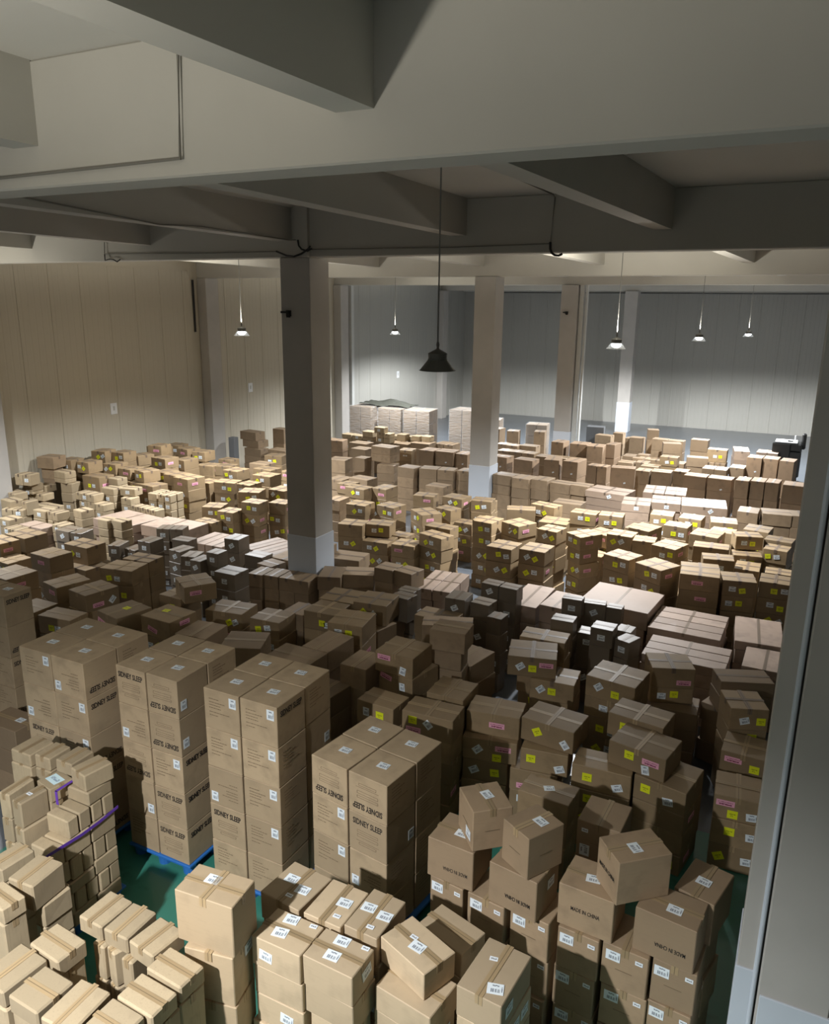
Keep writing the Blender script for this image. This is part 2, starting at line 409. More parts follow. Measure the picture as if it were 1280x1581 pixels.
# one carton per line: where it is filed, its kind, its place in stack and row, position, size, turn; then its labels
CARTONS = """
1,5,0,0,1,1,1,2,8,0,0,-3.116,4.264,1.25,0.385,0.408,0.25,-5.8 3,0,-7,3,5 3,0,8,-2,8 3,2,3,-12,5
1,5,0,0,1,1,3,2,8,0,0,-2.737,4.25,1.25,0.331,0.412,0.25,-1.2 3,0,6,2,5 3,2,8,-12,5
1,5,0,0,1,1,5,2,8,0,0,-2.42,4.292,1.25,0.289,0.427,0.25,-2.3 3,0,-7,2,5 3,0,8,0,5 3,2,4,-14,5
1,5,0,0,1,1,2,2,8,0,0,-2.899,3.846,1.25,0.422,0.308,0.25,-0.9 3,0,-4,-4,10 3,0,-4,10,8 3,2,14,12,8 0,0,-9,-1,-5
1,5,0,0,1,1,4,2,8,0,0,-2.471,3.851,1.25,0.415,0.288,0.25,-2.1 3,0,-2,-5,5 3,0,-3,10,5 3,2,15,12,5 1,0,4,2,10
1,5,0,0,1,1,6,2,8,0,0,-2.008,4.172,1.281,0.46,0.309,0.219,-21.3 3,0,2,-2,10 3,2,-6,2,10
1,5,0,0,1,2,1,2,1,0,0,-1.949,4.639,1.06,0.445,0.288,0.22,-16.1
1,5,0,0,1,1,8,2,8,0,0,-1.433,4.21,1.25,0.334,0.495,0.25,-5.3 3,0,7,-14,20 3,2,-5,8,15 1,0,-12,0,0
1,5,0,0,1,1,7,2,8,0,0,-1.957,4.052,1.06,0.468,0.347,0.22,-8.5 3,0,0,2,-30
2,4,0,0,1,1,2,2,14,0,0,-2.212,5.424,1.14,0.434,0.399,0.38,-3.5 3,0,2,-2,0 0,7
2,4,0,0,1,1,3,2,14,0,0,-2.019,5.476,1.521,0.373,0.348,0.379,-48.7 3,0,-2,2,10 0,0,8,-8,0 0,9 1,9
2,4,0,0,1,1,6,2,14,0,0,-1.555,5.352,1.521,0.319,0.375,0.379,-30.2 3,0,4,4,0 2,0,0,0,0 0,9 1,9
2,4,0,0,1,1,5,2,14,0,0,-1.609,5.346,1.141,0.44,0.388,0.379,-10.3 1,0,5,5,0 0,7
2,4,0,0,1,1,1,2,14,0,0,-2.224,5.415,0.76,0.33,0.388,0.38,-8 0,0,-9,10,0 0,2,11,12,0 0,9
2,4,0,0,1,1,4,2,14,0,0,-1.848,5.376,0.76,0.344,0.388,0.38,-8 0,0,-9,10,0 0,2,11,12,0 0,9
2,4,0,0,1,1,7,2,14,0,0,-1.467,5.374,0.76,0.342,0.388,0.38,-8 0,0,-9,10,0 0,2,11,12,0 0,9
2,4,0,0,1,1,9,2,14,0,0,-1.047,5.396,1.141,0.443,0.388,0.379,-3.5 3,0,0,-2,10 0,8
2,4,0,0,1,1,10,2,14,0,0,-0.763,5.432,1.521,0.318,0.455,0.379,-48.3 3,0,3,-2,0 2,0,-4,6,0 2,2,6,-2,0 0,8 2,9
2,4,0,0,1,2,1,2,1,0,0,-1.162,6.265,1.14,0.385,0.418,0.38,-2.5 0,2,-12,10,0 0,0,-12,-10,90 0,9
2,4,0,0,1,1,12,2,14,0,0,-0.442,5.375,1.141,0.459,0.348,0.379,-6.7 3,0,3,-4,0 0,7
2,4,0,0,1,1,14,2,14,0,0,-0.256,5.768,1.14,0.318,0.444,0.38,-13.5 3,0,0,-2,0
2,4,0,0,1,1,8,2,14,0,0,-1.079,5.37,0.76,0.335,0.388,0.38,-4 0,0,-9,10,0 0,2,11,12,0 0,9
2,4,0,0,1,1,11,2,14,0,0,-0.712,5.373,0.76,0.355,0.388,0.38,-4 0,0,-9,10,0 0,2,11,12,0 0,9
2,4,0,0,1,1,13,2,14,0,0,-0.348,5.391,0.76,0.328,0.388,0.38,-4 0,0,-9,10,0 0,2,11,12,0 0,9
3,0,0,0,1,2,1,5,13,0,0,-4.207,8.206,1.421,0.544,0.524,0.279,-2.3 0,4,-14,7,0 0,1,13,-6,-10
3,0,0,0,1,2,2,5,13,0,0,-4.16,8.252,1.14,0.549,0.549,0.28,-11 0,4,-15,6,-10 0,1,11,-1,5
3,0,0,0,1,1,1,5,3,0,0,-4.065,7.4,1.12,0.51,0.368,0.28,-4.4 0,1,-12,1,0 0,3,7,1,0 0,4,14,-9,0
3,0,0,0,1,1,2,5,3,0,0,-3.433,7.461,1.1,0.633,0.383,0.3,2.8 0,3,-18,5,0 0,1,1,3,45 0,4,-17,-7,0
3,0,0,0,1,2,3,5,13,0,0,-3.437,8.023,1.12,0.483,0.489,0.28,0.2 0,3,-1,0,35 0,0,15,2,0
3,0,0,0,1,2,5,5,13,0,0,-2.862,7.919,0.741,0.645,0.438,0.279,11.4 0,0,-14,0,40 0,4,16,4,0 0,3,9,-8,0
3,0,0,0,1,2,6,5,13,0,0,-2.856,8.012,1.021,0.637,0.408,0.279,7.6 0,4,5,0,0
3,0,0,0,1,2,9,5,13,0,0,-2.168,8.113,1.021,0.648,0.477,0.279,-6.3 0,3,-12,1,30 0,1,22,-5,40
3,0,0,0,1,2,4,5,13,0,0,-2.897,7.918,0.46,0.544,0.438,0.28,7.9 0,0,-13,0,30 0,3,12,0,5
3,0,0,0,1,2,8,5,13,0,0,-2.203,7.982,0.741,0.543,0.438,0.279,6.5 0,3,-15,2,0 0,0,18,-5,20
3,0,0,0,1,2,7,5,13,0,0,-2.308,7.96,0.46,0.553,0.438,0.28,6 0,3,5,5,10 0,4,-10,-7,0
3,0,0,0,1,1,3,5,3,0,0,-1.919,7.112,0.74,0.555,0.368,0.28,-4.2 3,0,0,0,30
3,0,0,0,1,4,1,5,5,0,0,-2.917,9.551,1.121,0.648,0.553,0.279,15 0,0,-15,0,35 0,3,1,-2,0 0,4,19,4,0
3,0,0,0,1,5,1,5,4,0,0,-2.921,10.096,1.12,0.648,0.388,0.28,3.5 0,3,11,-2,45 0,0,-5,-2,0
3,0,0,0,1,4,2,5,5,0,0,-2.572,9.512,0.84,0.588,0.488,0.28,4.9 0,0,-15,1,40 0,3,0,0,0
4,1,0,0,1,1,3,4,3,0,0,-4.699,8.009,1.2,0.388,0.491,0.3,-1.4
4,1,0,0,1,2,1,4,2,0,0,-5.397,8.281,1.2,0.425,0.608,0.3,-3.6
4,0,0,0,1,3,1,4,3,0,0,-6.072,9.311,1.22,0.528,0.501,0.28,2.4 0,3,5,-2,0 0,0,14,-4,5 1,4,10,-3,0
4,0,0,0,1,4,1,4,2,0,0,-6.126,9.864,1.22,0.6,0.556,0.28,5 1,0,-10,0,0
4,1,0,0,1,3,2,4,3,0,0,-5.436,9.687,0.94,0.428,0.451,0.28,-12.1
4,1,0,0,1,2,2,4,2,0,0,-3.749,8.673,1.62,0.477,0.388,0.28,5.3
4,1,0,0,1,4,2,4,2,0,0,-4.351,9.9,1.12,0.738,0.388,0.28,20.1
4,1,0,0,1,3,3,4,3,0,0,-3.719,9.186,1,0.485,0.608,0.3,-12.1
3,0,0,0,1,2,10,5,13,0,0,-1.523,7.896,0.74,0.648,0.383,0.28,3.1 0,3,-15,1,0 0,0,18,-4,20
3,0,0,0,1,2,11,5,13,0,0,-1.13,8.071,1.021,0.648,0.496,0.279,-11.4 0,3,-8,4,0 0,4,16,3,0 0,1,11,-7,10
3,0,0,0,1,2,12,5,13,0,0,-0.842,8.014,0.74,0.573,0.568,0.28,-11.3 0,3,-15,2,0 0,0,10,-4,10
3,0,0,0,1,3,1,5,2,0,0,-1.275,8.581,1.07,0.648,0.439,0.28,-8.8 0,3,-12,1,0 0,0,4,-3,0
3,0,0,0,1,4,3,5,5,0,0,-1.742,9.467,1.07,0.648,0.568,0.28,-7.9 0,0,-15,2,40 0,3,7,-3,0
3,0,0,0,1,5,2,5,4,0,0,-1.211,10.168,1.07,0.558,0.483,0.28,21.2 0,4,14,-6,0
3,0,0,0,1,4,5,5,5,0,0,-0.235,9.583,1.02,0.448,0.488,0.28,20 0,0,-5,-2,15 0,3,14,-2,0
3,1,0,0,1,5,4,5,4,0,0,-0.305,10.26,1.1,0.666,0.388,0.2,22.2
3,0,0,0,1,3,2,5,2,0,0,-0.141,8.986,0.74,0.484,0.488,0.28,-2.3 0,4,-10,5,0 0,3,13,-1,0
3,0,0,0,1,2,13,5,13,0,0,-0.148,8.287,0.62,0.47,0.488,0.28,4.3 0,4,-12,5,0 0,3,-4,-7,0 0,0,15,-6,5
3,1,0,0,1,4,4,5,5,0,0,-1.073,10.002,0.6,0.593,0.488,0.25,3.1
3,1,0,0,1,5,3,5,4,0,0,-0.491,10.35,0.6,0.422,0.488,0.25,-20.1
0,10,2,0,1,1,3,2,10,0,0,-6.607,5.359,1.852,0.482,0.448,0.428,-0.4 3,0,0,2,5 0,3 1,1
0,10,2,0,1,1,4,2,10,0,1,-6.607,5.819,1.852,0.482,0.448,0.428,-0.7 3,0,0,2,5 1,6
0,10,2,0,1,1,1,2,10,1,0,-7.101,5.359,1.852,0.482,0.448,0.428,0.3 3,0,0,2,5 0,2
0,10,2,0,1,1,2,2,10,1,1,-7.101,5.819,1.852,0.482,0.448,0.428,-0.9 3,0,0,2,5
0,10,3,0,1,1,6,2,10,0,0,-5.446,5.513,1.852,0.408,0.448,0.428,0.1 3,0,0,2,5 0,1 1,5
0,10,3,0,1,2,4,2,8,0,1,-5.446,5.973,1.852,0.408,0.448,0.428,-0.3 3,0,0,2,5 1,6
0,10,3,0,1,1,5,2,10,1,0,-5.866,5.513,1.852,0.408,0.448,0.428,-0.9 3,0,0,2,5 0,0
0,10,3,0,1,2,3,2,8,1,1,-5.866,5.973,1.852,0.408,0.448,0.428,0 3,0,0,2,5
0,10,4,0,1,1,8,2,10,0,0,-4.265,5.547,1.852,0.436,0.448,0.428,-0.9 3,0,0,2,5 0,2 1,0
0,10,4,0,1,2,6,2,8,0,1,-4.265,6.007,1.852,0.436,0.448,0.428,-0.1 3,0,0,2,5 1,6
0,10,4,0,1,1,7,2,10,1,0,-4.713,5.547,1.852,0.436,0.448,0.428,-0.9 3,0,0,2,5 0,2
0,10,4,0,1,2,5,2,8,1,1,-4.713,6.007,1.852,0.436,0.448,0.428,-0.8 3,0,0,2,5
0,10,5,0,1,1,10,2,10,0,0,-3.095,5.617,1.37,0.441,0.448,0.41,-8.2 3,0,0,2,5 0,1 1,6
0,10,5,0,1,2,8,2,8,0,1,-3.031,6.072,1.37,0.441,0.448,0.41,-7.3 3,0,0,2,5 1,6
0,10,5,0,1,1,9,2,10,1,0,-3.544,5.68,1.37,0.441,0.448,0.41,-8.8 3,0,0,2,5 0,1
0,10,5,0,1,2,7,2,8,1,1,-3.48,6.135,1.37,0.441,0.448,0.41,-8.6 3,0,0,2,5
0,10,1,0,1,2,2,2,8,0,0,-9,6.225,1.852,0.402,0.408,0.428,0.3 3,0,0,2,5 0,6 1,0
0,10,1,0,1,2,1,2,8,1,0,-9.414,6.225,1.852,0.402,0.408,0.428,0.9 3,0,0,2,5 0,6
5,9,0,0,1,1,1,1,2,0,0,-3.349,3.609,1.481,0.481,0.295,0.419,5.4 3,0,-4,4,0
5,9,0,0,1,1,2,1,2,0,0,-3.32,3.581,1.06,0.388,0.288,0.42,10.5 3,2,-2,12,0 1,0,8,12,0
6,2,0,0,1,2,1,2,6,0,0,-4.247,3.404,1.361,0.243,0.304,0.139,-1.3
6,2,0,0,1,2,4,2,6,0,0,-3.996,3.401,1.361,0.235,0.3,0.139,0.1
6,2,0,0,1,2,6,2,6,0,0,-3.715,3.379,1.361,0.265,0.286,0.139,-7.6
6,2,0,0,1,1,2,2,7,0,0,-4.301,3.016,1.36,0.328,0.232,0.14,-4.5
6,2,0,0,1,1,1,2,7,0,0,-4.387,2.723,1.36,0.287,0.331,0.14,-3.4
6,2,0,0,1,1,3,2,7,0,0,-4.065,2.692,1.36,0.291,0.288,0.14,-1.5
6,2,0,0,1,1,4,2,7,0,0,-3.757,2.711,1.36,0.269,0.339,0.14,1.9
6,2,0,0,1,1,5,2,7,0,0,-3.452,2.715,1.36,0.291,0.289,0.14,-2.7
6,2,0,0,1,1,6,2,7,0,0,-3.411,2.978,1.36,0.33,0.223,0.14,-2.4
6,2,0,0,1,1,7,2,7,0,0,-3.405,3.233,1.36,0.338,0.222,0.14,-4
7,2,0,0,1,1,2,1,4,0,0,-4.954,3.368,1.361,0.265,0.308,0.239,3.8
7,2,0,0,1,1,3,1,4,0,0,-4.939,3.07,1.46,0.302,0.189,0.14,-6.7
8,2,0,0,1,2,1,3,14,0,0,-6.523,4.577,1.46,0.282,0.291,0.14,-0.2
8,2,0,0,1,2,2,3,14,0,0,-6.27,4.605,1.46,0.211,0.267,0.14,1.2
8,2,0,0,1,2,4,3,14,0,0,-6.008,4.647,1.46,0.222,0.282,0.14,0.1
8,2,0,0,1,2,14,3,14,0,0,-5.725,4.601,1.421,0.245,0.306,0.179,-10.9
9,0,0,0,1,3,2,3,2,0,0,-9.585,8.076,1.32,0.483,0.568,0.28,-10.6 1,4,-8,-6,0 1,0,16,-4,45
9,0,0,0,1,3,1,3,2,0,0,-10.216,8.115,1.32,0.462,0.568,0.28,-14.5 0,4,7,3,0
9,0,0,0,1,2,2,3,3,0,0,-9.54,7.446,1.12,0.612,0.368,0.28,5.7 0,3,-6,-3,0 0,0,6,-3,0
9,0,0,0,1,2,1,3,3,0,0,-10.19,7.461,1.12,0.488,0.488,0.28,0 0,4,6,4,0
9,0,0,0,1,2,3,3,3,0,0,-8.488,7.656,1.32,0.512,0.568,0.28,-11.6 0,4,-18,0,-15 3,3,0,4,5
10,0,0,0,1,1,1,3,3,0,0,-7.814,7.836,1.32,0.579,0.516,0.28,-3.5 0,4,-6,-6,-15 3,3,-10,5,10 1,4,2,6,0
10,0,0,0,1,2,2,3,4,0,0,-8.444,9.098,1.321,0.557,0.515,0.279,-32.3 1,4,-8,2,0
10,0,0,0,1,2,1,3,4,0,0,-8.79,9.093,1.04,0.488,0.438,0.28,-3.6 0,3,5,-3,0
10,1,0,0,1,1,2,3,3,0,0,-7.176,7.792,1.24,0.508,0.524,0.26,5
10,0,0,0,1,2,3,3,4,0,0,-7.691,9.049,1.04,0.648,0.488,0.26,8 0,3,10,-3,30 0,0,20,-2,30
10,1,0,0,1,1,3,3,3,0,0,-6.487,7.881,1.19,0.57,0.554,0.26,22.4
10,3,0,0,1,3,1,3,2,0,0,-8.442,9.978,1.2,0.438,0.388,0.3,0.4 0,0,0,0,0
11,0,0,0,1,1,1,6,1,0,0,-5.478,9.038,1.25,0.533,0.556,0.3,8.6 0,0,-10,2,0 0,3,6,2,0
11,0,0,0,1,2,1,6,4,0,0,-5.546,9.882,1.221,0.543,0.537,0.329,5.9 0,3,-11,2,45 0,0,5,0,45
11,3,0,0,1,2,3,6,4,0,0,-5.303,10.32,1.101,0.338,0.285,0.399,-8.1
11,3,0,0,1,3,1,6,2,0,0,-5.348,10.604,1.15,0.304,0.25,0.35,-2.9 0,0,0,0,30
11,0,0,0,1,2,4,6,4,0,0,-4.683,10.313,1,0.648,0.422,0.3,-0.3 0,3,-4,-3,35 0,0,12,-1,0
11,1,0,0,1,4,4,6,4,0,0,-5.977,11.834,1.051,0.391,0.388,0.299,-11.1
11,1,0,0,1,4,3,6,4,0,0,-6.389,11.832,1.1,0.388,0.388,0.25,-3.3
11,1,0,0,1,4,2,6,4,0,0,-6.93,11.726,0.95,0.561,0.464,0.25,21.7
11,7,0,0,1,5,4,6,4,0,0,-5.358,12.092,0.85,0.335,0.53,0.2,4.3
11,7,0,0,1,6,1,6,1,0,1,-5.399,12.633,0.85,0.335,0.53,0.2,4.3
11,7,0,0,1,5,3,6,4,1,0,-5.704,12.066,0.85,0.335,0.53,0.2,4.3
11,7,0,0,1,5,2,6,4,1,1,-5.745,12.607,0.85,0.335,0.53,0.2,4.3
11,1,0,0,1,5,1,6,4,0,0,-7.595,12.428,0.95,0.662,0.553,0.25,7.8
11,1,0,0,1,4,1,6,4,0,0,-7.352,11.455,0.95,0.422,0.608,0.25,20.9
11,3,0,0,1,3,2,6,2,0,0,-4.529,10.724,1.2,0.335,0.388,0.3,2 0,0,0,0,30
11,1,0,0,1,2,2,6,4,0,0,-5.541,10.192,0.85,0.415,0.481,0.25,-4.5
12,3,0,0,1,2,2,4,5,0,0,-3.95,11.526,1.245,0.312,0.264,0.25,-4.5
12,3,0,0,1,2,1,4,5,1,0,-4.273,11.55,1.25,0.312,0.264,0.25,-5.2 0,0,0,0,30
12,7,0,0,1,3,1,4,2,0,0,-3.832,12.282,0.8,0.511,1.082,0.3,-0.5
12,3,0,0,1,1,1,4,7,0,0,-4.182,10.92,1.12,0.327,0.315,0.28,-5.2
12,3,0,0,1,1,2,4,7,0,0,-3.906,10.813,0.97,0.248,0.274,0.28,-5.1
12,3,0,0,1,1,3,4,7,0,0,-2.861,10.846,1.12,0.343,0.276,0.28,1.7
12,3,0,0,1,2,3,4,5,0,0,-2.904,11.49,1.2,0.318,0.208,0.3,2.9 0,0,0,0,0
12,3,0,0,1,2,4,4,5,0,0,-2.613,11.722,1.1,0.355,0.208,0.3,5.8 0,0,0,0,30
12,3,0,0,1,2,5,4,5,0,0,-2.309,11.815,1.05,0.248,0.208,0.3,0
12,7,0,0,1,3,2,4,2,0,0,-3.277,12.178,0.85,0.476,0.776,0.3,-4
12,7,0,0,1,4,1,4,1,0,0,-2.4,12.811,0.85,1.164,1.064,0.3,-5
12,3,0,0,1,1,5,4,7,0,0,-2.252,10.831,1.12,0.328,0.301,0.28,-2.2 0,0,0,0,0
12,3,0,0,1,1,4,4,7,0,0,-2.536,11.132,0.87,0.318,0.288,0.28,0 0,0,0,0,0
12,3,0,0,1,1,7,4,7,0,0,-1.916,10.892,0.97,0.248,0.306,0.28,-20.3 0,0,0,0,0
12,3,0,0,1,1,6,4,7,0,0,-2.017,11.242,0.97,0.248,0.282,0.28,-5.6
13,7,0,0,1,2,1,4,2,0,0,-1.281,12.179,0.86,1.092,0.263,0.14,-1.6
13,7,0,0,1,3,1,4,3,0,1,-1.274,12.453,0.86,1.092,0.263,0.14,-1.6
13,7,0,0,1,3,2,4,3,0,2,-1.266,12.728,0.86,1.092,0.263,0.14,-1.6
13,7,0,0,1,4,1,4,1,0,3,-1.251,13.003,0.86,1.08,0.251,0.14,-1.6
13,7,0,0,1,1,1,4,3,0,0,-1.15,11.23,0.81,1.177,0.263,0.14,-1.8
13,7,0,0,1,1,2,4,3,0,1,-1.141,11.505,0.81,1.177,0.263,0.14,-1.8
13,7,0,0,1,2,2,4,2,0,2,-1.133,11.78,0.81,1.177,0.263,0.14,-1.8
13,7,0,0,1,3,3,4,3,0,0,-0.237,12.725,0.86,0.695,1.088,0.14,4.5
13,7,0,0,1,1,3,4,3,0,0,-0.069,11.766,0.81,0.598,0.788,0.14,-1.2
14,0,0,0,1,1,1,1,3,0,0,-1.338,14.185,1.17,0.648,0.488,0.28,10.3 0,4,7,-3,0
14,0,0,0,1,1,2,1,3,0,0,-0.686,13.938,1.17,0.544,0.488,0.28,11.3 0,3,5,-3,10 0,0,-11,-1,0 1,4,-5,0,0
14,0,0,0,1,1,3,1,3,0,0,-0.105,14.127,1.17,0.488,0.488,0.28,0 0,3,0,-1,0 0,0,16,1,0
15,0,0,0,1,1,2,6,3,0,0,-4.24,13.764,1.22,0.515,0.531,0.28,-3.2 0,3,7,-2,35 0,0,-9,0,35
15,0,0,0,1,1,1,6,3,0,0,-4.847,13.638,1.22,0.52,0.532,0.28,-4 0,3,0,1,10 0,0,16,-1,10
15,0,0,0,1,2,2,6,5,0,0,-5.134,15.307,1.22,0.523,0.527,0.28,-26.9 0,3,16,1,45 0,0,0,-1,45 1,4,-5,0,0
15,0,0,0,1,2,4,6,5,0,0,-3.692,15.154,1.22,0.448,0.568,0.28,-35.9 0,3,7,1,0 0,0,-9,2,0 1,4,-5,0,0
15,0,0,0,1,2,3,6,5,0,0,-4.378,15.198,1.22,0.448,0.463,0.28,-11.1 0,3,12,-1,35 0,0,-4,1,35
15,0,0,0,1,1,3,6,3,0,0,-2.687,14.099,1.22,0.543,0.478,0.28,-20.6 0,3,-1,-1,0 0,0,15,2,0
15,0,0,0,1,2,5,6,5,0,0,-3.015,15.54,1.22,0.516,0.449,0.28,-5.3 0,3,-11,-1,35 0,0,5,1,35
15,0,0,0,1,2,1,6,5,0,0,-5.778,15.194,1.22,0.448,0.551,0.28,-7.9 0,3,-4,-2,10 0,0,12,-1,0
15,0,0,0,1,4,4,6,6,0,0,-4.123,16.871,1.22,0.579,0.388,0.28,-2 0,3,11,2,0 0,0,-5,2,0 1,4,-5,0,0
15,0,0,0,1,4,5,6,6,0,0,-3.549,16.949,1.22,0.525,0.388,0.28,4.7 0,3,8,-2,0 0,0,-8,-3,0
15,0,0,0,1,5,1,6,1,0,0,-5.137,17.272,1.17,0.636,0.368,0.28,-14.6 0,3,5,-3,35 0,0,-11,-3,0
15,0,0,0,1,4,2,6,6,0,0,-5.553,16.66,1.17,0.648,0.388,0.28,18
15,0,0,0,1,4,1,6,6,0,0,-6.7,17.208,1.12,0.506,0.438,0.28,8 0,3,-9,-2,10 0,0,7,0,10
15,0,0,0,1,3,2,6,2,0,0,-3.494,16.152,1.02,0.604,0.488,0.28,-21.5 0,4,8,3,0
15,0,0,0,1,4,3,6,6,0,0,-4.739,16.731,0.97,0.648,0.568,0.28,0 0,3,-12,-3,45 0,0,4,0,45
15,0,0,0,1,4,6,6,6,0,0,-2.888,16.899,1.02,0.537,0.488,0.28,-11.8 1,4,-5,0,0
15,1,0,0,1,6,1,6,1,0,0,-5.121,19.194,0.82,0.738,0.488,0.28,-3
15,0,0,0,1,3,1,6,2,0,0,-3.663,15.728,0.67,0.638,0.488,0.28,-8 0,3,7,-2,10 0,0,-9,-3,10 1,4,-5,0,0
16,0,0,0,1,1,1,7,2,0,0,-2.02,13.839,1.22,0.57,0.542,0.28,-29.3 0,3,-1,0,10 0,0,15,1,0 1,4,-5,0,0
16,0,0,0,1,1,2,7,2,0,0,-1.288,13.716,1.22,0.648,0.388,0.28,5 0,4,-3,0,0
16,0,0,0,1,2,2,7,3,0,0,-2.028,15.199,1.22,0.498,0.556,0.28,-18 0,3,15,1,0 0,0,-1,-3,0 1,4,-5,0,0
16,0,0,0,1,2,1,7,3,0,0,-2.531,15.337,1.22,0.424,0.414,0.28,3.1
16,0,0,0,1,2,3,7,3,0,0,-1.114,14.804,1.22,0.543,0.388,0.28,10.6 0,3,-12,-3,0 0,0,4,-2,0
16,0,0,0,1,3,1,7,3,0,0,-1.307,15.513,1.22,0.648,0.388,0.28,3
16,0,0,0,1,4,1,7,6,0,0,-2.692,16.231,1.22,0.474,0.568,0.28,-18 0,3,13,-2,0 0,0,-3,-1,0 1,4,-5,0,0
16,0,0,0,1,4,2,7,6,0,0,-2.116,16.769,1.22,0.505,0.42,0.28,-6.6 0,3,-3,-3,0 0,0,13,-3,0 1,4,-5,0,0
16,0,0,0,1,4,3,7,6,0,0,-1.481,16.397,1.22,0.561,0.568,0.28,-9.2 1,4,-5,0,0
16,0,0,0,1,4,4,7,6,0,0,-0.747,16.679,1.22,0.53,0.388,0.28,18 0,3,6,-1,0 0,0,-10,0,0
16,0,0,0,1,5,2,7,2,0,0,-0.148,16.999,1.12,0.529,0.388,0.28,-9 0,3,-8,-2,35 0,0,8,1,0
16,0,0,0,1,4,6,7,6,0,0,-0.168,16.508,1.07,0.448,0.438,0.28,-8.3 0,3,-12,-1,10 0,0,4,0,10
16,0,0,0,1,4,5,7,6,0,0,-0.702,16.335,0.92,0.542,0.388,0.28,11.1 0,3,7,0,0 0,0,-9,2,0
16,0,0,0,1,3,2,7,3,0,0,-0.634,15.818,0.82,0.448,0.568,0.28,-0.2 0,3,5,1,0 0,0,-11,-1,0
16,0,0,0,1,3,3,7,3,0,0,-0.072,15.586,0.87,0.488,0.388,0.28,0 0,3,-1,-1,0 0,0,15,1,0 1,4,-5,0,0
16,0,0,0,1,6,2,7,4,0,0,-2.03,18.381,1.04,0.507,0.499,0.26,-4 0,3,12,1,0 0,0,-4,1,0
16,0,0,0,1,6,1,7,4,0,0,-2.683,18.393,1.04,0.513,0.494,0.26,2.6 0,3,5,0,0 0,0,-11,-3,0
16,0,0,0,1,6,3,7,4,0,0,-1.35,18.395,1.04,0.574,0.55,0.26,8 0,3,13,-1,0 0,0,-3,-3,0
16,0,0,0,1,6,4,7,4,0,0,-0.607,18.064,1.04,0.52,0.568,0.26,-8 0,3,6,-3,10 0,0,-10,-3,0 1,4,-5,0,0
16,1,0,0,1,7,1,7,3,0,0,-0.92,19.707,1.02,0.46,0.608,0.28,-1.6
16,1,0,0,1,7,2,7,3,0,0,-0.335,19.819,1.02,0.626,0.608,0.28,8
16,1,0,0,1,7,3,7,3,0,0,0.163,19.903,1.02,0.388,0.588,0.28,8
16,0,0,0,1,5,1,7,2,0,0,-1.275,17.517,1.02,0.5,0.438,0.28,-7.1 1,4,-5,0,0
17,8,0,0,1,2,2,3,2,0,0,-1.979,20.097,1.05,1.061,0.928,0.2,8 0,0,15,0,40
17,8,0,0,1,1,2,3,2,0,0,-2.863,20.003,1.048,0.696,0.828,0.2,7.6 0,0,2,0,0
17,8,0,0,1,1,1,3,2,1,0,-3.5,19.525,1.04,0.684,0.816,0.2,7.2 0,0,2,0,0
17,8,0,0,1,3,2,3,2,0,0,-2.804,21.155,1.042,0.529,0.97,0.2,5.9
17,8,0,0,1,3,1,3,2,1,0,-3.343,21.105,1.04,0.529,0.97,0.2,5.4
17,8,0,0,1,2,1,3,2,0,0,-4.355,20.365,1.08,1.083,0.815,0.17,-8 0,0,12,-1,30
18,1,0,0,1,1,1,11,5,0,0,-7.315,20.49,1.07,0.607,0.488,0.28,-8
18,1,0,0,1,1,2,11,5,0,0,-6.733,20.369,1.07,0.508,0.588,0.28,-6
18,1,0,0,1,1,3,11,5,0,0,-6.225,20.445,1.07,0.484,0.564,0.28,-6
18,1,0,0,1,1,4,11,5,0,0,-5.671,20.461,1.02,0.567,0.464,0.28,-8
18,1,0,0,1,1,5,11,5,0,0,-5.137,20.454,1.02,0.497,0.452,0.28,-8
18,6,0,0,1,2,3,11,3,0,0,-4.362,21.888,1,0.648,0.388,0.6,8 0,2,6,-12,20
18,6,0,0,1,2,2,11,3,0,0,-5.009,22.327,0.996,0.282,0.388,0.5,-5.3
18,6,0,0,1,2,1,11,3,1,0,-5.302,22.353,0.995,0.282,0.388,0.5,-5.9
18,6,0,0,1,3,3,11,4,0,0,-6.632,22.711,1,0.455,0.688,0.5,8 0,2,6,-12,20
18,6,0,0,1,3,4,11,4,0,0,-5.985,22.753,1,0.479,0.688,0.5,-8 0,2,6,-12,20
18,6,0,0,1,3,1,11,4,0,0,-8.283,22.791,1.04,0.553,0.488,0.36,-8 0,2,6,-12,20
18,6,0,0,1,3,2,11,4,0,0,-7.465,22.686,1.04,0.635,0.488,0.36,-8
18,6,0,0,1,5,6,11,6,0,0,-5.917,25.082,1.1,0.517,0.605,0.5,3
18,6,0,0,1,5,5,11,6,0,0,-6.48,25.234,1.1,0.567,0.588,0.5,-0.7
18,6,0,0,1,5,4,11,6,0,0,-7.166,25.26,1.15,0.421,0.588,0.45,-5
18,6,0,0,1,6,1,11,3,0,0,-5.511,25.673,1.15,0.328,0.588,0.45,-8
18,1,0,0,1,4,3,11,6,0,0,-7.965,24.619,0.989,0.435,0.488,0.25,-3.6
18,1,0,0,1,4,2,11,6,1,0,-8.412,24.643,0.996,0.435,0.488,0.25,-3.1
18,1,0,0,1,4,1,11,6,2,0,-8.858,24.666,0.992,0.435,0.488,0.25,-2.8
18,1,0,0,1,4,6,11,6,0,0,-6.34,24.284,0.963,0.505,0.488,0.28,-3.4
18,1,0,0,1,4,5,11,6,1,0,-6.856,24.311,0.968,0.505,0.488,0.28,-2.6
18,1,0,0,1,4,4,11,6,2,0,-7.372,24.338,0.961,0.505,0.488,0.28,-2.9
18,1,0,0,1,5,2,11,6,0,0,-8.842,25.455,0.994,0.411,0.438,0.3,-2.2
18,1,0,0,1,5,1,11,6,1,0,-9.251,25.533,0.997,0.411,0.438,0.3,-3.4
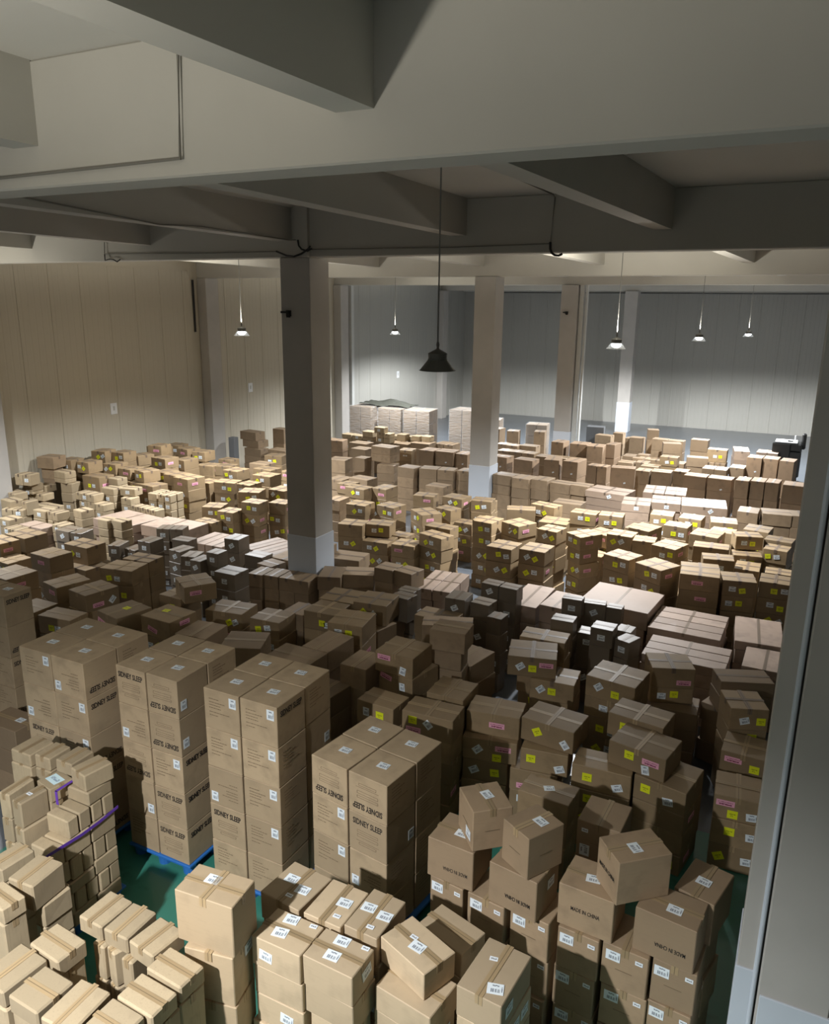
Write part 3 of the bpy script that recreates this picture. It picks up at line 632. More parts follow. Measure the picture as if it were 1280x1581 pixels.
18,1,0,0,1,5,3,11,6,0,0,-8.33,25.629,1,0.587,0.438,0.3,-3
18,1,0,0,1,8,1,11,3,0,0,-9.406,26.956,1.15,0.427,0.488,0.4,10
18,1,0,0,1,8,2,11,3,0,0,-8.419,26.99,1.1,0.388,0.488,0.5,10
18,1,0,0,1,9,1,11,1,0,0,-10.446,28.122,0.9,0.388,0.488,0.5,-8
18,13,7,0,1,11,1,11,3,0,0,-9.368,29.685,0.55,0.874,0.788,0.9,8
18,13,8,0,1,10,1,11,3,0,0,-11.056,29.093,0.7,0.788,0.788,0.9,8
18,1,0,0,1,10,3,11,3,0,0,-5.576,29.377,0.85,0.531,0.388,0.4,-2.1
18,1,0,0,1,10,2,11,3,0,0,-6.618,29.232,1,0.608,0.388,0.3,-8
18,1,0,0,1,11,3,11,3,0,0,-6.254,30.076,0.9,0.388,0.388,0.4,-4
18,12,0,0,1,11,2,11,3,0,0,-7.114,29.852,0.3,0.652,0.488,1.2,7.3
18,1,0,0,1,6,2,11,3,0,0,-5.03,25.667,0.75,0.485,0.476,0.3,-3
18,1,0,0,1,6,3,11,3,0,0,-4.552,25.903,0.75,0.387,0.452,0.3,-3
18,1,0,0,1,7,3,11,3,0,0,-4.778,26.272,0.8,0.35,0.252,0.3,-3.8
18,1,0,0,1,8,3,11,3,0,1,-4.74,27.031,0.793,0.374,0.276,0.3,-2.5
18,1,0,0,1,7,1,11,3,1,0,-5.144,26.513,0.79,0.374,0.276,0.3,-3
18,1,0,0,1,7,2,11,3,1,1,-5.14,26.801,0.788,0.374,0.276,0.3,-2.7
19,6,0,0,1,4,5,10,5,0,0,-0.275,25.439,1,0.399,0.588,0.6,-8
19,6,0,0,1,4,4,10,5,0,0,-0.731,25.579,1,0.422,0.588,0.6,-5
19,6,0,0,1,4,3,10,5,0,0,-1.177,25.561,1,0.426,0.588,0.6,-5 0,2,6,-12,20
19,6,0,0,1,1,4,10,7,0,0,-1.262,22.419,1,0.339,0.588,0.5,-5
19,6,0,0,1,1,5,10,7,0,0,-0.887,22.506,1,0.348,0.588,0.5,-5
19,6,0,0,1,1,6,10,7,0,0,-0.531,22.52,1,0.331,0.588,0.5,-5
19,6,0,0,1,1,7,10,7,0,0,-0.035,22.664,0.95,0.506,0.588,0.5,-3
19,6,0,0,1,1,3,10,7,0,0,-1.863,22.796,1.04,0.635,0.488,0.36,-5.3 0,2,6,-12,20
19,6,0,0,1,1,1,10,7,0,0,-2.526,22.715,1.037,0.602,0.238,0.36,-4.9
19,6,0,0,1,1,2,10,7,0,1,-2.504,22.964,1.039,0.602,0.238,0.36,-5.4
19,1,0,0,1,2,2,10,3,0,0,-3.508,23.179,0.95,0.556,0.488,0.4,0.7
19,1,0,0,1,2,1,10,3,0,0,-4.009,23.076,0.95,0.412,0.488,0.4,-3
19,1,0,0,1,2,3,10,3,0,0,-3.015,23.525,0.95,0.388,0.488,0.4,-3
19,1,0,0,1,4,2,10,5,0,0,-1.626,25.256,1,0.414,0.588,0.3,-3
19,1,0,0,1,3,3,10,4,0,0,-2.038,24.566,1.096,0.341,0.288,0.2,-2.8
19,1,0,0,1,3,4,10,4,0,1,-2.023,24.865,1.095,0.341,0.288,0.2,-3.1
19,1,0,0,1,3,1,10,4,1,0,-2.391,24.584,1.098,0.341,0.288,0.2,-2.1
19,1,0,0,1,3,2,10,4,1,1,-2.375,24.884,1.094,0.341,0.288,0.2,-2.7
19,0,0,0,1,6,4,10,5,0,0,-2.4,26.945,1.091,0.597,0.388,0.409,-0.3 0,3,11,-2,0 0,0,-5,-2,0
19,1,0,0,1,8,3,10,4,0,0,-3.091,28.045,1.2,0.565,0.388,0.4,-3.3
19,1,0,0,1,5,3,10,3,0,0,-2.93,26.264,1,0.65,0.388,0.3,8
19,0,0,0,1,5,1,10,3,0,0,-3.731,25.924,1,0.549,0.388,0.3,-3 0,3,12,-2,10 0,0,-4,-2,10
19,1,0,0,1,7,1,10,1,0,0,-3.92,27.417,1.15,0.588,0.388,0.35,15
19,1,0,0,1,8,2,10,4,0,0,-3.871,28.107,1.089,0.525,0.388,0.4,-4.6
19,1,0,0,1,8,1,10,4,1,0,-4.406,28.153,1.096,0.525,0.388,0.4,-4
19,1,0,0,1,9,2,10,2,0,0,-4.812,28.845,1.35,0.388,0.388,0.35,15
19,1,0,0,1,9,1,10,2,0,0,-5.365,28.976,0.85,0.488,0.388,0.5,-3
19,8,0,0,1,8,4,10,4,0,0,-1.802,28.545,1,0.488,0.988,0.3,8
19,8,0,0,1,10,1,10,1,0,0,-1.007,29.746,0.8,0.692,0.688,0.3,-3
19,1,0,0,1,5,2,10,3,0,0,-3.544,26.364,0.8,0.518,0.488,0.25,-3
19,1,0,0,1,6,2,10,5,0,0,-4.211,26.626,0.798,0.419,0.488,0.25,-3.4
19,1,0,0,1,6,1,10,5,1,0,-4.633,26.646,0.793,0.407,0.476,0.25,-2.7
19,1,0,0,1,4,1,10,5,0,0,-4.212,25.41,0.8,0.547,0.476,0.25,-3
19,1,0,0,1,6,5,10,5,0,0,-2.253,26.829,0.788,0.325,0.488,0.3,-3.1
19,1,0,0,1,6,3,10,5,1,0,-2.589,26.846,0.79,0.325,0.488,0.3,-3.8
20,13,11,0,1,3,1,4,3,0,0,-15.006,25.958,0.3,0.984,0.988,1.9,0
20,13,12,0,1,3,2,4,3,0,0,-13.775,25.978,0.3,1.019,0.988,1.9,0
20,13,13,0,1,3,3,4,3,0,0,-12.684,25.932,0.3,1.066,0.988,1.9,5.5
20,13,14,0,1,4,1,4,1,0,0,-11.274,26.954,0.3,1.058,0.988,1.9,0
20,2,0,0,1,1,3,4,4,0,0,-13.31,24.058,1.541,0.405,0.288,0.209,-5 0,0,0,0,0
20,2,0,0,1,1,1,4,4,0,0,-13.819,24.181,1.35,0.448,0.348,0.2,-5
20,2,0,0,1,1,4,4,4,0,0,-13.035,24.142,1.379,0.266,0.348,0.16,-4.5
20,2,0,0,1,1,2,4,4,1,0,-13.312,24.166,1.38,0.266,0.348,0.16,-5.5
20,2,0,0,1,2,5,4,5,0,0,-11.854,24.842,1.251,0.352,0.324,0.192,-4.3
20,2,0,0,1,2,4,4,5,1,0,-12.213,24.76,1.251,0.328,0.3,0.188,-5.1
20,2,0,0,1,2,2,4,5,2,0,-12.801,24.783,1.192,0.352,0.324,0.253,-4.2
20,2,0,0,1,2,3,4,5,0,0,-12.525,25.068,1.188,0.344,0.252,0.16,-4.3
20,2,0,0,1,2,1,4,5,1,0,-13.146,24.994,1.181,0.368,0.276,0.16,-5.2
21,6,0,0,1,6,2,9,6,0,0,-14.257,22.805,0.992,0.418,0.488,0.4,8.8
21,6,0,0,1,6,1,9,6,1,0,-14.683,22.745,0.999,0.418,0.488,0.4,7.3
21,1,0,0,1,6,3,9,6,0,0,-13.326,22.71,1.1,0.71,0.488,0.3,-5
21,1,0,0,1,4,2,9,3,0,0,-11.743,21.519,1.36,0.738,0.538,0.24,-8
21,1,0,0,1,4,3,9,3,0,0,-11.427,21.11,0.86,0.569,0.488,0.26,8
21,0,0,0,1,6,4,9,6,0,0,-11.498,22.57,1,0.448,0.488,0.35,7.6 0,2,-4,0,0 0,2,4,0,0
21,6,0,0,1,6,5,9,6,0,0,-10.861,22.962,0.9,0.521,0.588,0.45,-3
21,6,0,0,1,6,6,9,6,0,0,-10.264,23.035,0.9,0.623,0.588,0.45,1.5 0,2,6,-12,20
21,6,0,0,1,7,1,9,1,0,0,-9.711,23.177,0.9,0.448,0.588,0.4,-3 0,2,6,-12,20
21,1,0,0,1,2,2,9,2,0,0,-10.258,20.31,1,0.564,0.488,0.3,-4.7
21,1,0,0,1,3,1,9,3,0,0,-9.672,20.475,1,0.541,0.488,0.3,8
21,1,0,0,1,3,2,9,3,0,0,-9.145,20.539,1,0.484,0.488,0.3,7.6
21,1,0,0,1,3,3,9,3,0,0,-8.605,20.701,1,0.419,0.488,0.3,-3
21,1,0,0,1,2,1,9,2,0,0,-12.435,19.907,1,0.589,0.588,0.4,8
21,1,0,0,1,4,1,9,3,0,0,-12.322,21.097,0.85,0.388,0.388,0.4,-5
21,1,0,0,1,5,1,9,1,0,0,-12.894,22.02,1.05,0.588,0.488,0.3,-5
21,1,0,0,1,1,2,9,2,0,0,-10.92,18.693,0.9,0.662,0.478,0.3,-8
21,1,0,0,1,1,1,9,2,0,0,-11.699,18.728,0.8,0.518,0.588,0.3,-4.2
21,1,0,0,1,8,6,9,7,0,0,-12.543,24.428,1.07,0.512,0.488,0.12,-3.5
21,1,0,0,1,8,5,9,7,1,0,-13.067,24.455,1.071,0.512,0.488,0.12,-3
21,1,0,0,1,8,4,9,7,2,0,-13.59,24.483,1.075,0.512,0.488,0.12,-3.5
21,1,0,0,1,8,7,9,7,0,0,-11.903,24.583,1.05,0.738,0.588,0.2,-1
21,1,0,0,1,9,2,9,2,0,0,-11.045,25.153,0.988,0.345,0.608,0.2,-3.2
21,1,0,0,1,9,1,9,2,1,0,-11.401,25.172,0.992,0.345,0.608,0.2,-2.9
21,2,0,0,1,8,3,9,7,0,0,-13.892,24.291,1.196,0.448,0.348,0.153,-4.6
21,2,0,0,1,8,2,9,7,1,0,-14.35,24.331,1.194,0.448,0.348,0.15,-4.8 0,0,0,0,0
21,2,0,0,1,8,1,9,7,2,0,-14.809,24.371,1.196,0.448,0.348,0.15,-5.9
22,0,0,0,1,1,2,6,5,0,0,-8.206,14.821,0.92,0.558,0.46,0.28,10 0,3,8,2,0 0,0,-8,0,0
22,0,0,0,1,1,1,6,5,0,0,-8.743,14.544,0.92,0.587,0.488,0.28,10.3
22,0,0,0,1,3,2,6,6,0,0,-9.509,16.142,0.92,0.547,0.488,0.28,0.1 0,3,-3,-3,45 0,0,13,0,0
22,0,0,0,1,3,3,6,6,0,0,-8.758,16.359,0.92,0.538,0.488,0.28,-12.3 0,3,-2,-2,0 0,0,14,-2,0 1,4,-5,0,0
22,0,0,0,1,1,5,6,5,0,0,-6.713,14.569,0.92,0.648,0.403,0.28,-18 0,3,-12,-3,35 0,0,4,-1,0
22,0,0,0,1,1,4,6,5,0,0,-7.358,14.464,0.67,0.541,0.488,0.28,3 0,4,-10,1,0
22,0,0,0,1,3,4,6,6,0,0,-7.743,16.199,0.92,0.648,0.52,0.28,-39.2 0,3,10,2,45 0,0,-6,-1,0 1,4,-5,0,0
22,0,0,0,1,4,1,6,1,0,0,-7.416,16.747,0.92,0.494,0.388,0.28,-16.8 0,3,3,2,45 0,0,-13,1,45
22,0,0,0,1,2,2,6,2,0,0,-6.893,15.227,0.94,0.648,0.388,0.26,-5.8 0,3,-13,0,35 0,0,3,-3,35
22,0,0,0,1,5,4,6,6,0,0,-8.405,17.553,0.97,0.55,0.438,0.28,7.1 0,4,10,2,0
22,0,0,0,1,5,5,6,6,0,0,-7.626,17.747,0.97,0.583,0.488,0.28,-8 0,3,11,2,35 0,0,-5,2,35 1,4,-5,0,0
22,0,0,0,1,5,3,6,6,0,0,-9.719,17.792,0.97,0.448,0.568,0.28,-5 0,4,6,-2,0
22,0,0,0,1,5,2,6,6,0,0,-10.311,17.46,0.97,0.648,0.438,0.28,-8 0,3,-5,1,35 0,0,11,2,0
22,0,0,0,1,5,1,6,6,0,0,-10.823,17.741,0.97,0.448,0.438,0.28,-7.4 0,4,-1,4,0 1,4,-5,0,0
22,0,0,0,1,5,6,6,6,0,0,-6.865,17.637,0.97,0.621,0.388,0.28,5 0,4,-2,3,0
22,1,0,0,1,3,1,6,6,0,0,-10.458,16.63,0.82,0.39,0.488,0.28,-0.4
22,1,0,0,1,6,1,6,1,0,0,-9.032,19.687,0.75,0.588,0.488,0.25,-5
22,0,0,0,1,3,6,6,6,0,0,-6.27,16.251,0.92,0.448,0.438,0.28,0 0,3,6,-2,45 0,0,-10,2,0 1,4,-5,0,0
22,0,0,0,1,1,3,6,5,0,0,-8.081,14.566,0.62,0.614,0.568,0.28,3.6 0,3,3,-1,35 0,0,-13,0,0
22,0,0,0,1,2,1,6,2,0,0,-7.795,15.063,0.72,0.448,0.388,0.2,-4 0,3,12,1,0 0,0,-4,-1,0
22,0,0,0,1,3,5,6,6,0,0,-6.907,16.658,0.67,0.448,0.388,0.28,-3 0,3,-7,-3,35 0,0,9,-2,35
23,0,0,0,1,1,1,1,1,0,0,-11.367,14.393,1.12,0.495,0.414,0.28,4 0,3,-4,1,0 0,0,12,0,0
24,0,0,0,1,7,1,7,1,0,0,-10.911,14.827,1.07,0.457,0.426,0.28,4 1,4,-5,0,0
24,0,0,0,1,5,2,7,2,0,0,-11.825,14.062,0.92,0.453,0.452,0.28,3.3 0,3,-7,1,10 0,0,9,-2,0
24,0,0,0,1,6,1,7,1,0,0,-12.462,14.26,0.92,0.484,0.488,0.28,18 0,3,14,0,0 0,0,-2,0,0
24,0,0,0,1,5,1,7,2,0,0,-12.17,13.656,0.72,0.553,0.34,0.28,-3 0,4,3,1,0
24,7,0,0,1,4,1,7,1,0,0,-12.619,13.043,0.75,1.252,0.852,0.25,-0.4
24,7,0,0,1,3,2,7,6,0,0,-10.726,12.56,0.75,0.438,0.843,0.25,0
24,7,0,0,1,3,1,7,6,1,0,-11.176,12.56,0.75,0.438,0.843,0.25,0
24,7,0,0,1,3,5,7,6,0,0,-9.079,12.471,0.8,0.36,0.943,0.25,-16.3
24,7,0,0,1,3,4,7,6,1,0,-9.437,12.575,0.8,0.36,0.943,0.25,-16.3
24,7,0,0,1,3,3,7,6,2,0,-9.794,12.68,0.8,0.36,0.943,0.25,-16.3
24,3,0,0,1,2,2,7,6,0,0,-11.582,12.094,1.019,0.285,0.338,0.28,19.7
24,3,0,0,1,2,1,7,6,1,0,-11.863,11.996,1.018,0.285,0.338,0.28,19.7 0,0,0,0,0
24,3,0,0,1,2,3,7,6,0,0,-11.147,11.772,0.92,0.422,0.288,0.28,3.4
24,3,0,0,1,2,4,7,6,0,0,-9.853,11.86,1.12,0.331,0.388,0.28,5 0,0,0,0,30
24,3,0,0,1,1,4,7,9,0,0,-9.788,11.178,1.02,0.289,0.291,0.28,0.1 0,0,0,0,0
24,3,0,0,1,1,2,7,9,0,0,-10.408,11.178,0.87,0.308,0.388,0.28,13.8 0,0,0,0,0
24,3,0,0,1,1,3,7,9,0,0,-10.067,11.063,0.87,0.262,0.388,0.28,0 0,0,0,0,30
24,3,0,0,1,1,1,7,9,0,0,-10.838,11.357,0.9,0.338,0.388,0.25,-5 0,0,0,0,30
24,3,0,0,1,2,5,7,6,0,0,-9.174,11.664,0.94,0.438,0.338,0.26,-1.6
24,1,0,0,1,2,6,7,6,0,0,-8.635,12.025,0.9,0.598,0.608,0.25,-4.3
24,1,0,0,1,3,6,7,6,0,0,-8.118,12.331,1.09,0.388,0.438,0.26,5.8
24,1,0,0,1,1,5,7,9,0,0,-8.727,11.471,0.9,0.388,0.388,0.25,-10
24,1,0,0,1,1,9,7,9,0,0,-7.678,11.11,0.893,0.308,0.438,0.25,4.1
24,1,0,0,1,1,8,7,9,1,0,-7.993,11.11,0.889,0.308,0.438,0.25,4.5
24,1,0,0,1,1,7,7,9,2,0,-8.307,11.086,0.889,0.308,0.438,0.25,3.4
24,1,0,0,1,1,6,7,9,3,0,-8.616,11.02,0.891,0.308,0.438,0.25,3.6
25,0,0,0,1,1,1,10,3,0,0,-14.248,15.361,1.2,0.588,0.568,0.3,-10 0,4,-3,-1,0 1,4,-5,0,0
25,0,0,0,1,2,1,10,3,0,0,-14.797,15.498,1.2,0.505,0.488,0.3,-5 1,4,-5,0,0
25,0,0,0,1,4,2,10,2,0,0,-13.798,16.727,1.22,0.51,0.524,0.28,-2.3 0,3,-13,1,10 0,0,3,-3,10
25,0,0,0,1,5,4,10,5,0,0,-15.241,17.263,1.12,0.577,0.488,0.28,8 1,4,-5,0,0
25,0,0,0,1,5,5,10,5,0,0,-14.718,17.435,1.12,0.487,0.488,0.28,8
25,0,0,0,1,2,3,10,3,0,0,-13.474,15.972,1.05,0.606,0.438,0.3,11.7 0,3,15,-2,0 0,0,-1,0,0
25,0,0,0,1,3,2,10,2,0,0,-12.672,16.596,1.22,0.585,0.488,0.28,-0.9 0,3,-13,-2,45 0,0,3,2,0
25,0,0,0,1,1,2,10,3,0,0,-11.859,14.924,1.22,0.543,0.488,0.28,18 0,3,-2,-2,10 0,0,14,2,10
25,0,0,0,1,1,3,10,3,0,0,-11.321,15.44,1.22,0.502,0.488,0.28,-3 0,3,5,-3,45 0,0,-11,2,45
25,0,0,0,1,3,1,10,2,0,0,-12.842,16.06,1.07,0.448,0.488,0.28,-3 0,3,8,-3,10 0,0,-8,-2,10
25,1,0,0,1,9,1,10,4,0,0,-16.577,21.021,1.471,0.738,0.442,0.279,-8
25,1,0,0,1,9,2,10,4,0,0,-16.486,21.047,1.231,0.738,0.48,0.239,-8
25,1,0,0,1,9,3,10,4,0,0,-16.304,20.854,0.97,0.738,0.388,0.26,-5.7
25,1,0,0,1,10,1,10,1,0,0,-16.093,22.009,1.25,0.488,0.388,0.5,-3
25,1,0,0,1,9,4,10,4,0,0,-15.446,21.051,0.97,0.726,0.488,0.26,-3
25,0,0,0,1,8,2,10,2,0,0,-14.448,19.448,1.12,0.588,0.488,0.28,10 0,3,5,-2,10 0,0,-11,-3,0
25,0,0,0,1,6,2,10,3,0,0,-13.6,17.845,1.07,0.648,0.488,0.28,-3 0,3,-12,-2,0 0,0,4,0,0
25,1,0,0,1,7,2,10,2,0,0,-14.196,18.401,1.07,0.588,0.488,0.28,-3
25,0,0,0,1,6,3,10,3,0,0,-13.092,18.303,0.97,0.448,0.488,0.28,-3 0,4,-2,3,0 1,4,-5,0,0
25,0,0,0,1,4,1,10,2,0,0,-15.489,16.612,1.37,0.448,0.549,0.28,-4.5 0,3,-13,0,45 0,0,3,-3,0
25,0,0,0,1,5,3,10,5,0,0,-15.684,17.577,1.42,0.459,0.488,0.28,3.4 0,3,-9,-3,0 0,0,7,-1,0
25,0,0,0,1,5,2,10,5,0,0,-16.21,17.539,1.47,0.488,0.488,0.28,-10 0,4,2,1,0
25,0,0,0,1,6,1,10,3,0,0,-16.962,17.853,1.47,0.488,0.488,0.28,4.9 0,3,-5,-1,35 0,0,11,-1,0 1,4,-5,0,0
25,0,0,0,1,5,1,10,5,0,0,-17.153,17.334,1.47,0.614,0.488,0.28,-8 0,3,-5,-3,10 0,0,11,-3,0 1,4,-5,0,0
25,0,0,0,1,2,2,10,3,0,0,-14.074,15.919,1.02,0.488,0.488,0.28,-3 0,3,5,1,0 0,0,-11,-1,0
25,0,0,0,1,7,1,10,2,0,0,-15.452,18.406,1.07,0.488,0.388,0.28,-3 0,4,3,2,0
25,12,0,0,1,8,1,10,2,0,0,-15.733,19,1,0.228,0.208,0.9,0
26,0,0,0,1,7,4,8,4,0,0,-15.291,15.632,1.22,0.495,0.488,0.28,-5 0,3,11,0,10 0,0,-5,-3,10
26,0,0,0,1,6,5,8,6,0,0,-15.472,15.126,1.301,0.484,0.488,0.299,-16.8 0,3,7,2,10 0,0,-9,0,0
26,0,0,0,1,6,3,8,6,0,0,-16.05,15.126,1.32,0.45,0.488,0.28,-2 0,4,5,2,0
26,0,0,0,1,6,2,8,6,0,0,-16.52,15.029,1.42,0.455,0.476,0.28,3.3 0,3,5,2,45 0,0,-11,0,45
26,0,0,0,1,5,3,8,12,0,0,-16.914,14.528,1.501,0.436,0.476,0.299,-0.8 0,3,3,-2,45 0,0,-13,2,0
26,0,0,0,1,5,1,8,12,0,0,-17.369,14.328,1.57,0.448,0.488,0.28,5.4 0,3,-11,2,35 0,0,5,-3,0
26,0,0,0,1,7,2,8,4,0,0,-16.622,16.12,1.47,0.448,0.488,0.28,-18
26,0,0,0,1,7,3,8,4,0,0,-15.788,16.117,1.47,0.562,0.488,0.28,-5 0,3,-8,-3,0 0,0,8,-1,0 1,4,-5,0,0
26,0,0,0,1,7,1,8,4,0,0,-16.781,15.6,1.62,0.448,0.488,0.28,0.9 0,3,-4,-2,0 0,0,12,2,0
26,0,0,0,1,6,1,8,6,0,0,-17.213,15.287,1.67,0.448,0.488,0.28,10.6 0,3,0,-2,35 0,0,16,1,35
26,0,0,0,1,8,1,8,1,0,0,-16.506,16.678,1.67,0.448,0.488,0.28,8.7 0,4,5,0,0
26,1,0,0,1,4,1,8,13,0,0,-17.477,13.806,1.7,0.507,0.488,0.3,11.3
26,0,0,0,1,5,4,8,12,0,0,-16.441,14.354,1.058,0.648,0.488,0.442,-3 0,3,-6,-3,0 0,0,10,-2,0 1,4,-5,0,0
26,2,0,0,1,4,2,8,13,0,0,-17.021,13.804,1.47,0.448,0.338,0.18,-3.5
26,2,0,0,1,2,4,8,7,0,0,-17.302,13.026,1.401,0.228,0.348,0.291,9.5 0,0,0,0,0
26,2,0,0,1,2,2,8,7,1,0,-17.538,12.983,1.401,0.228,0.348,0.287,9.7
26,2,0,0,1,3,2,8,7,0,0,-17.469,13.172,1.22,0.346,0.348,0.18,-0.8
26,2,0,0,1,3,3,8,7,0,0,-17.425,13.524,1.12,0.358,0.348,0.18,-0.6
26,2,0,0,1,3,4,8,7,0,0,-17.206,13.295,0.959,0.253,0.348,0.18,4.9
26,2,0,0,1,3,1,8,7,1,0,-17.47,13.271,0.958,0.253,0.348,0.18,5.9
26,2,0,0,1,4,3,8,13,0,0,-16.904,13.848,1.1,0.347,0.348,0.25,11.8
26,2,0,0,1,5,2,8,12,1,0,-17.009,14.491,1.041,0.388,0.348,0.2,-3.3
26,2,0,0,1,5,5,8,12,0,0,-15.93,14.527,1.27,0.361,0.338,0.18,-3.2
26,2,0,0,1,5,6,8,12,0,0,-15.268,14.335,1.101,0.448,0.338,0.199,10.8 0,0,0,0,0
26,2,0,0,1,4,7,8,13,0,0,-15.705,14.119,1.12,0.432,0.338,0.18,0
26,2,0,0,1,4,8,8,13,0,0,-15.127,14.147,0.92,0.329,0.338,0.18,1.6
26,2,0,0,1,3,6,8,7,0,0,-15.861,13.719,0.993,0.22,0.338,0.199,-3.1
26,2,0,0,1,4,6,8,13,1,0,-16.092,13.728,0.999,0.22,0.338,0.199,-1.3 0,0,0,0,0
26,2,0,0,1,4,4,8,13,2,0,-16.324,13.738,0.999,0.22,0.338,0.195,-2.3
26,2,0,0,1,3,7,8,7,0,0,-15.536,13.682,0.809,0.318,0.338,0.18,-7.4
26,2,0,0,1,3,5,8,7,1,0,-15.864,13.72,0.812,0.318,0.338,0.18,-7
26,2,0,0,1,4,5,8,13,2,0,-16.191,13.757,0.818,0.318,0.338,0.18,-7.3 0,0,0,0,0
26,2,0,0,1,1,1,8,7,0,0,-16.964,12.176,0.914,0.448,0.338,0.336,-9
26,2,0,0,1,1,4,8,7,0,0,-16.472,12.287,0.908,0.188,0.338,0.342,0
26,2,0,0,1,1,3,8,7,0,0,-16.555,12.106,0.908,0.272,0.338,0.18,21.9 0,0,0,0,0
26,2,0,0,1,1,2,8,7,1,0,-16.82,12.004,0.914,0.272,0.338,0.18,20.3
26,2,0,0,1,2,3,8,7,0,0,-17.303,12.599,1.115,0.311,0.348,0.18,-10.5
26,2,0,0,1,2,1,8,7,1,0,-17.616,12.67,1.114,0.311,0.348,0.18,-8.6
26,2,0,0,1,1,7,8,7,0,0,-15.295,12.182,0.948,0.191,0.338,0.2,-5.9
26,2,0,0,1,1,6,8,7,1,0,-15.492,12.205,0.941,0.191,0.338,0.2,-6.5
26,2,0,0,1,1,5,8,7,0,0,-15.816,12.163,0.95,0.412,0.338,0.2,0 0,0,0,0,0
26,2,0,0,1,2,7,8,7,0,0,-15.019,12.592,0.95,0.34,0.338,0.2,-9.2
26,2,0,0,1,2,6,8,7,0,0,-16.594,13.025,0.76,0.359,0.348,0.18,0.5
26,2,0,0,1,2,5,8,7,1,0,-16.966,13.025,0.764,0.359,0.348,0.18,0.6
26,2,0,0,1,5,7,8,12,0,0,-14.492,14.377,1.042,0.283,0.238,0.2,-0.6
26,2,0,0,1,5,8,8,12,0,1,-14.492,14.627,1.048,0.283,0.238,0.2,0.9 0,0,0,0,0
26,2,0,0,1,5,11,8,12,0,0,-14.001,14.386,1.048,0.195,0.238,0.2,0.6 0,0,0,0,0
26,2,0,0,1,5,12,8,12,0,1,-14.001,14.636,1.048,0.195,0.238,0.2,0.5 0,0,0,0,0
26,2,0,0,1,5,9,8,12,1,0,-14.208,14.386,1.041,0.195,0.238,0.2,0
26,2,0,0,1,5,10,8,12,1,1,-14.208,14.636,1.042,0.195,0.238,0.2,-0.9
26,2,0,0,1,4,13,8,13,0,0,-13.945,13.872,0.768,0.171,0.288,0.22,-5.4
26,2,0,0,1,4,12,8,13,1,0,-14.127,13.888,0.771,0.171,0.288,0.22,-4.6
26,2,0,0,1,4,11,8,13,2,0,-14.309,13.904,0.779,0.171,0.288,0.22,-5.1
26,2,0,0,1,4,10,8,13,3,0,-14.491,13.92,0.779,0.171,0.288,0.22,-4
26,2,0,0,1,4,9,8,13,4,0,-14.673,13.936,0.779,0.171,0.288,0.22,-5.3
26,0,0,0,1,6,4,8,6,0,0,-15.575,14.988,1.05,0.648,0.488,0.25,-8 0,3,-1,0,10 0,0,15,0,10
26,0,0,0,1,6,6,8,6,0,0,-15.028,14.91,1.05,0.448,0.488,0.25,-8 0,4,-12,-1,0
27,2,0,0,1,4,1,6,9,0,0,-16.168,11.518,0.85,0.388,0.348,0.2,-5 0,0,0,0,0
27,2,0,0,1,5,1,6,3,0,0,-14.686,11.725,0.85,0.327,0.348,0.2,-4.8 0,0,0,0,0
27,2,0,0,1,4,3,6,9,0,0,-15.394,11.155,0.841,0.184,0.348,0.15,-3.5
27,2,0,0,1,4,2,6,9,1,0,-15.641,11.173,0.84,0.184,0.348,0.15,-3.6 0,0,0,0,0
27,7,0,0,1,4,4,6,9,0,0,-15.264,11.522,0.8,0.788,0.388,0.2,-3
27,0,0,0,1,3,1,6,4,0,0,-13.682,10.04,1.1,0.636,0.506,0.3,-3.8 0,3,-10,0,0 0,0,6,-3,0
27,0,0,0,1,2,1,6,4,0,0,-13.751,9.533,1.1,0.629,0.396,0.3,-7.8 0,3,3,-1,0 0,0,-13,0,0 1,4,-5,0,0
27,3,0,0,1,4,5,6,9,0,0,-13.809,11.164,0.95,0.405,0.388,0.25,0.1 0,0,0,0,30
27,3,0,0,1,4,6,6,9,0,0,-13.43,11.17,0.95,0.274,0.388,0.25,11.2 0,0,0,0,0
27,2,0,0,1,5,2,6,3,0,0,-13.437,11.873,1.1,0.312,0.288,0.2,0
27,2,0,0,1,5,3,6,3,0,0,-13.095,11.949,1.1,0.345,0.288,0.2,-3.9
27,0,0,0,1,3,2,6,4,0,0,-12.008,10.022,1.101,0.64,0.443,0.349,-1.4 0,3,-10,0,45 0,0,6,0,0
27,0,0,0,1,2,3,6,4,0,0,-11.924,9.205,1.2,0.572,0.463,0.3,-5.1 0,4,2,2,0
27,0,0,0,1,1,1,6,1,0,0,-11.61,8.155,1.2,0.625,0.568,0.3,-5.1 0,4,-5,-3,0 1,4,-5,0,0
27,0,0,0,1,2,4,6,4,0,0,-10.223,9.296,1.22,0.648,0.475,0.28,9.7 0,3,-14,-3,10 0,0,2,-3,0
27,0,0,0,1,3,4,6,4,0,0,-10.277,9.792,1.22,0.58,0.403,0.28,4.9 0,4,-1,-3,0
27,3,0,0,1,4,7,6,9,0,0,-12.217,11.017,0.9,0.256,0.388,0.25,16.5 0,0,0,0,0
27,3,0,0,1,4,9,6,9,0,0,-11.596,11.283,0.97,0.33,0.388,0.28,1.8 0,0,0,0,0
27,7,0,0,1,6,1,6,1,0,0,-13.941,12.908,0.8,1.276,0.976,0.2,-7.5
27,0,0,0,1,3,3,6,4,0,0,-11.794,9.84,0.82,0.588,0.488,0.28,-5
27,0,0,0,1,2,2,6,4,0,0,-13.2,9.33,0.87,0.488,0.488,0.28,-5 0,3,11,0,0 0,0,-5,0,0
27,3,0,0,1,4,8,6,9,0,0,-11.931,11.197,0.8,0.307,0.338,0.25,0 0,0,0,0,0
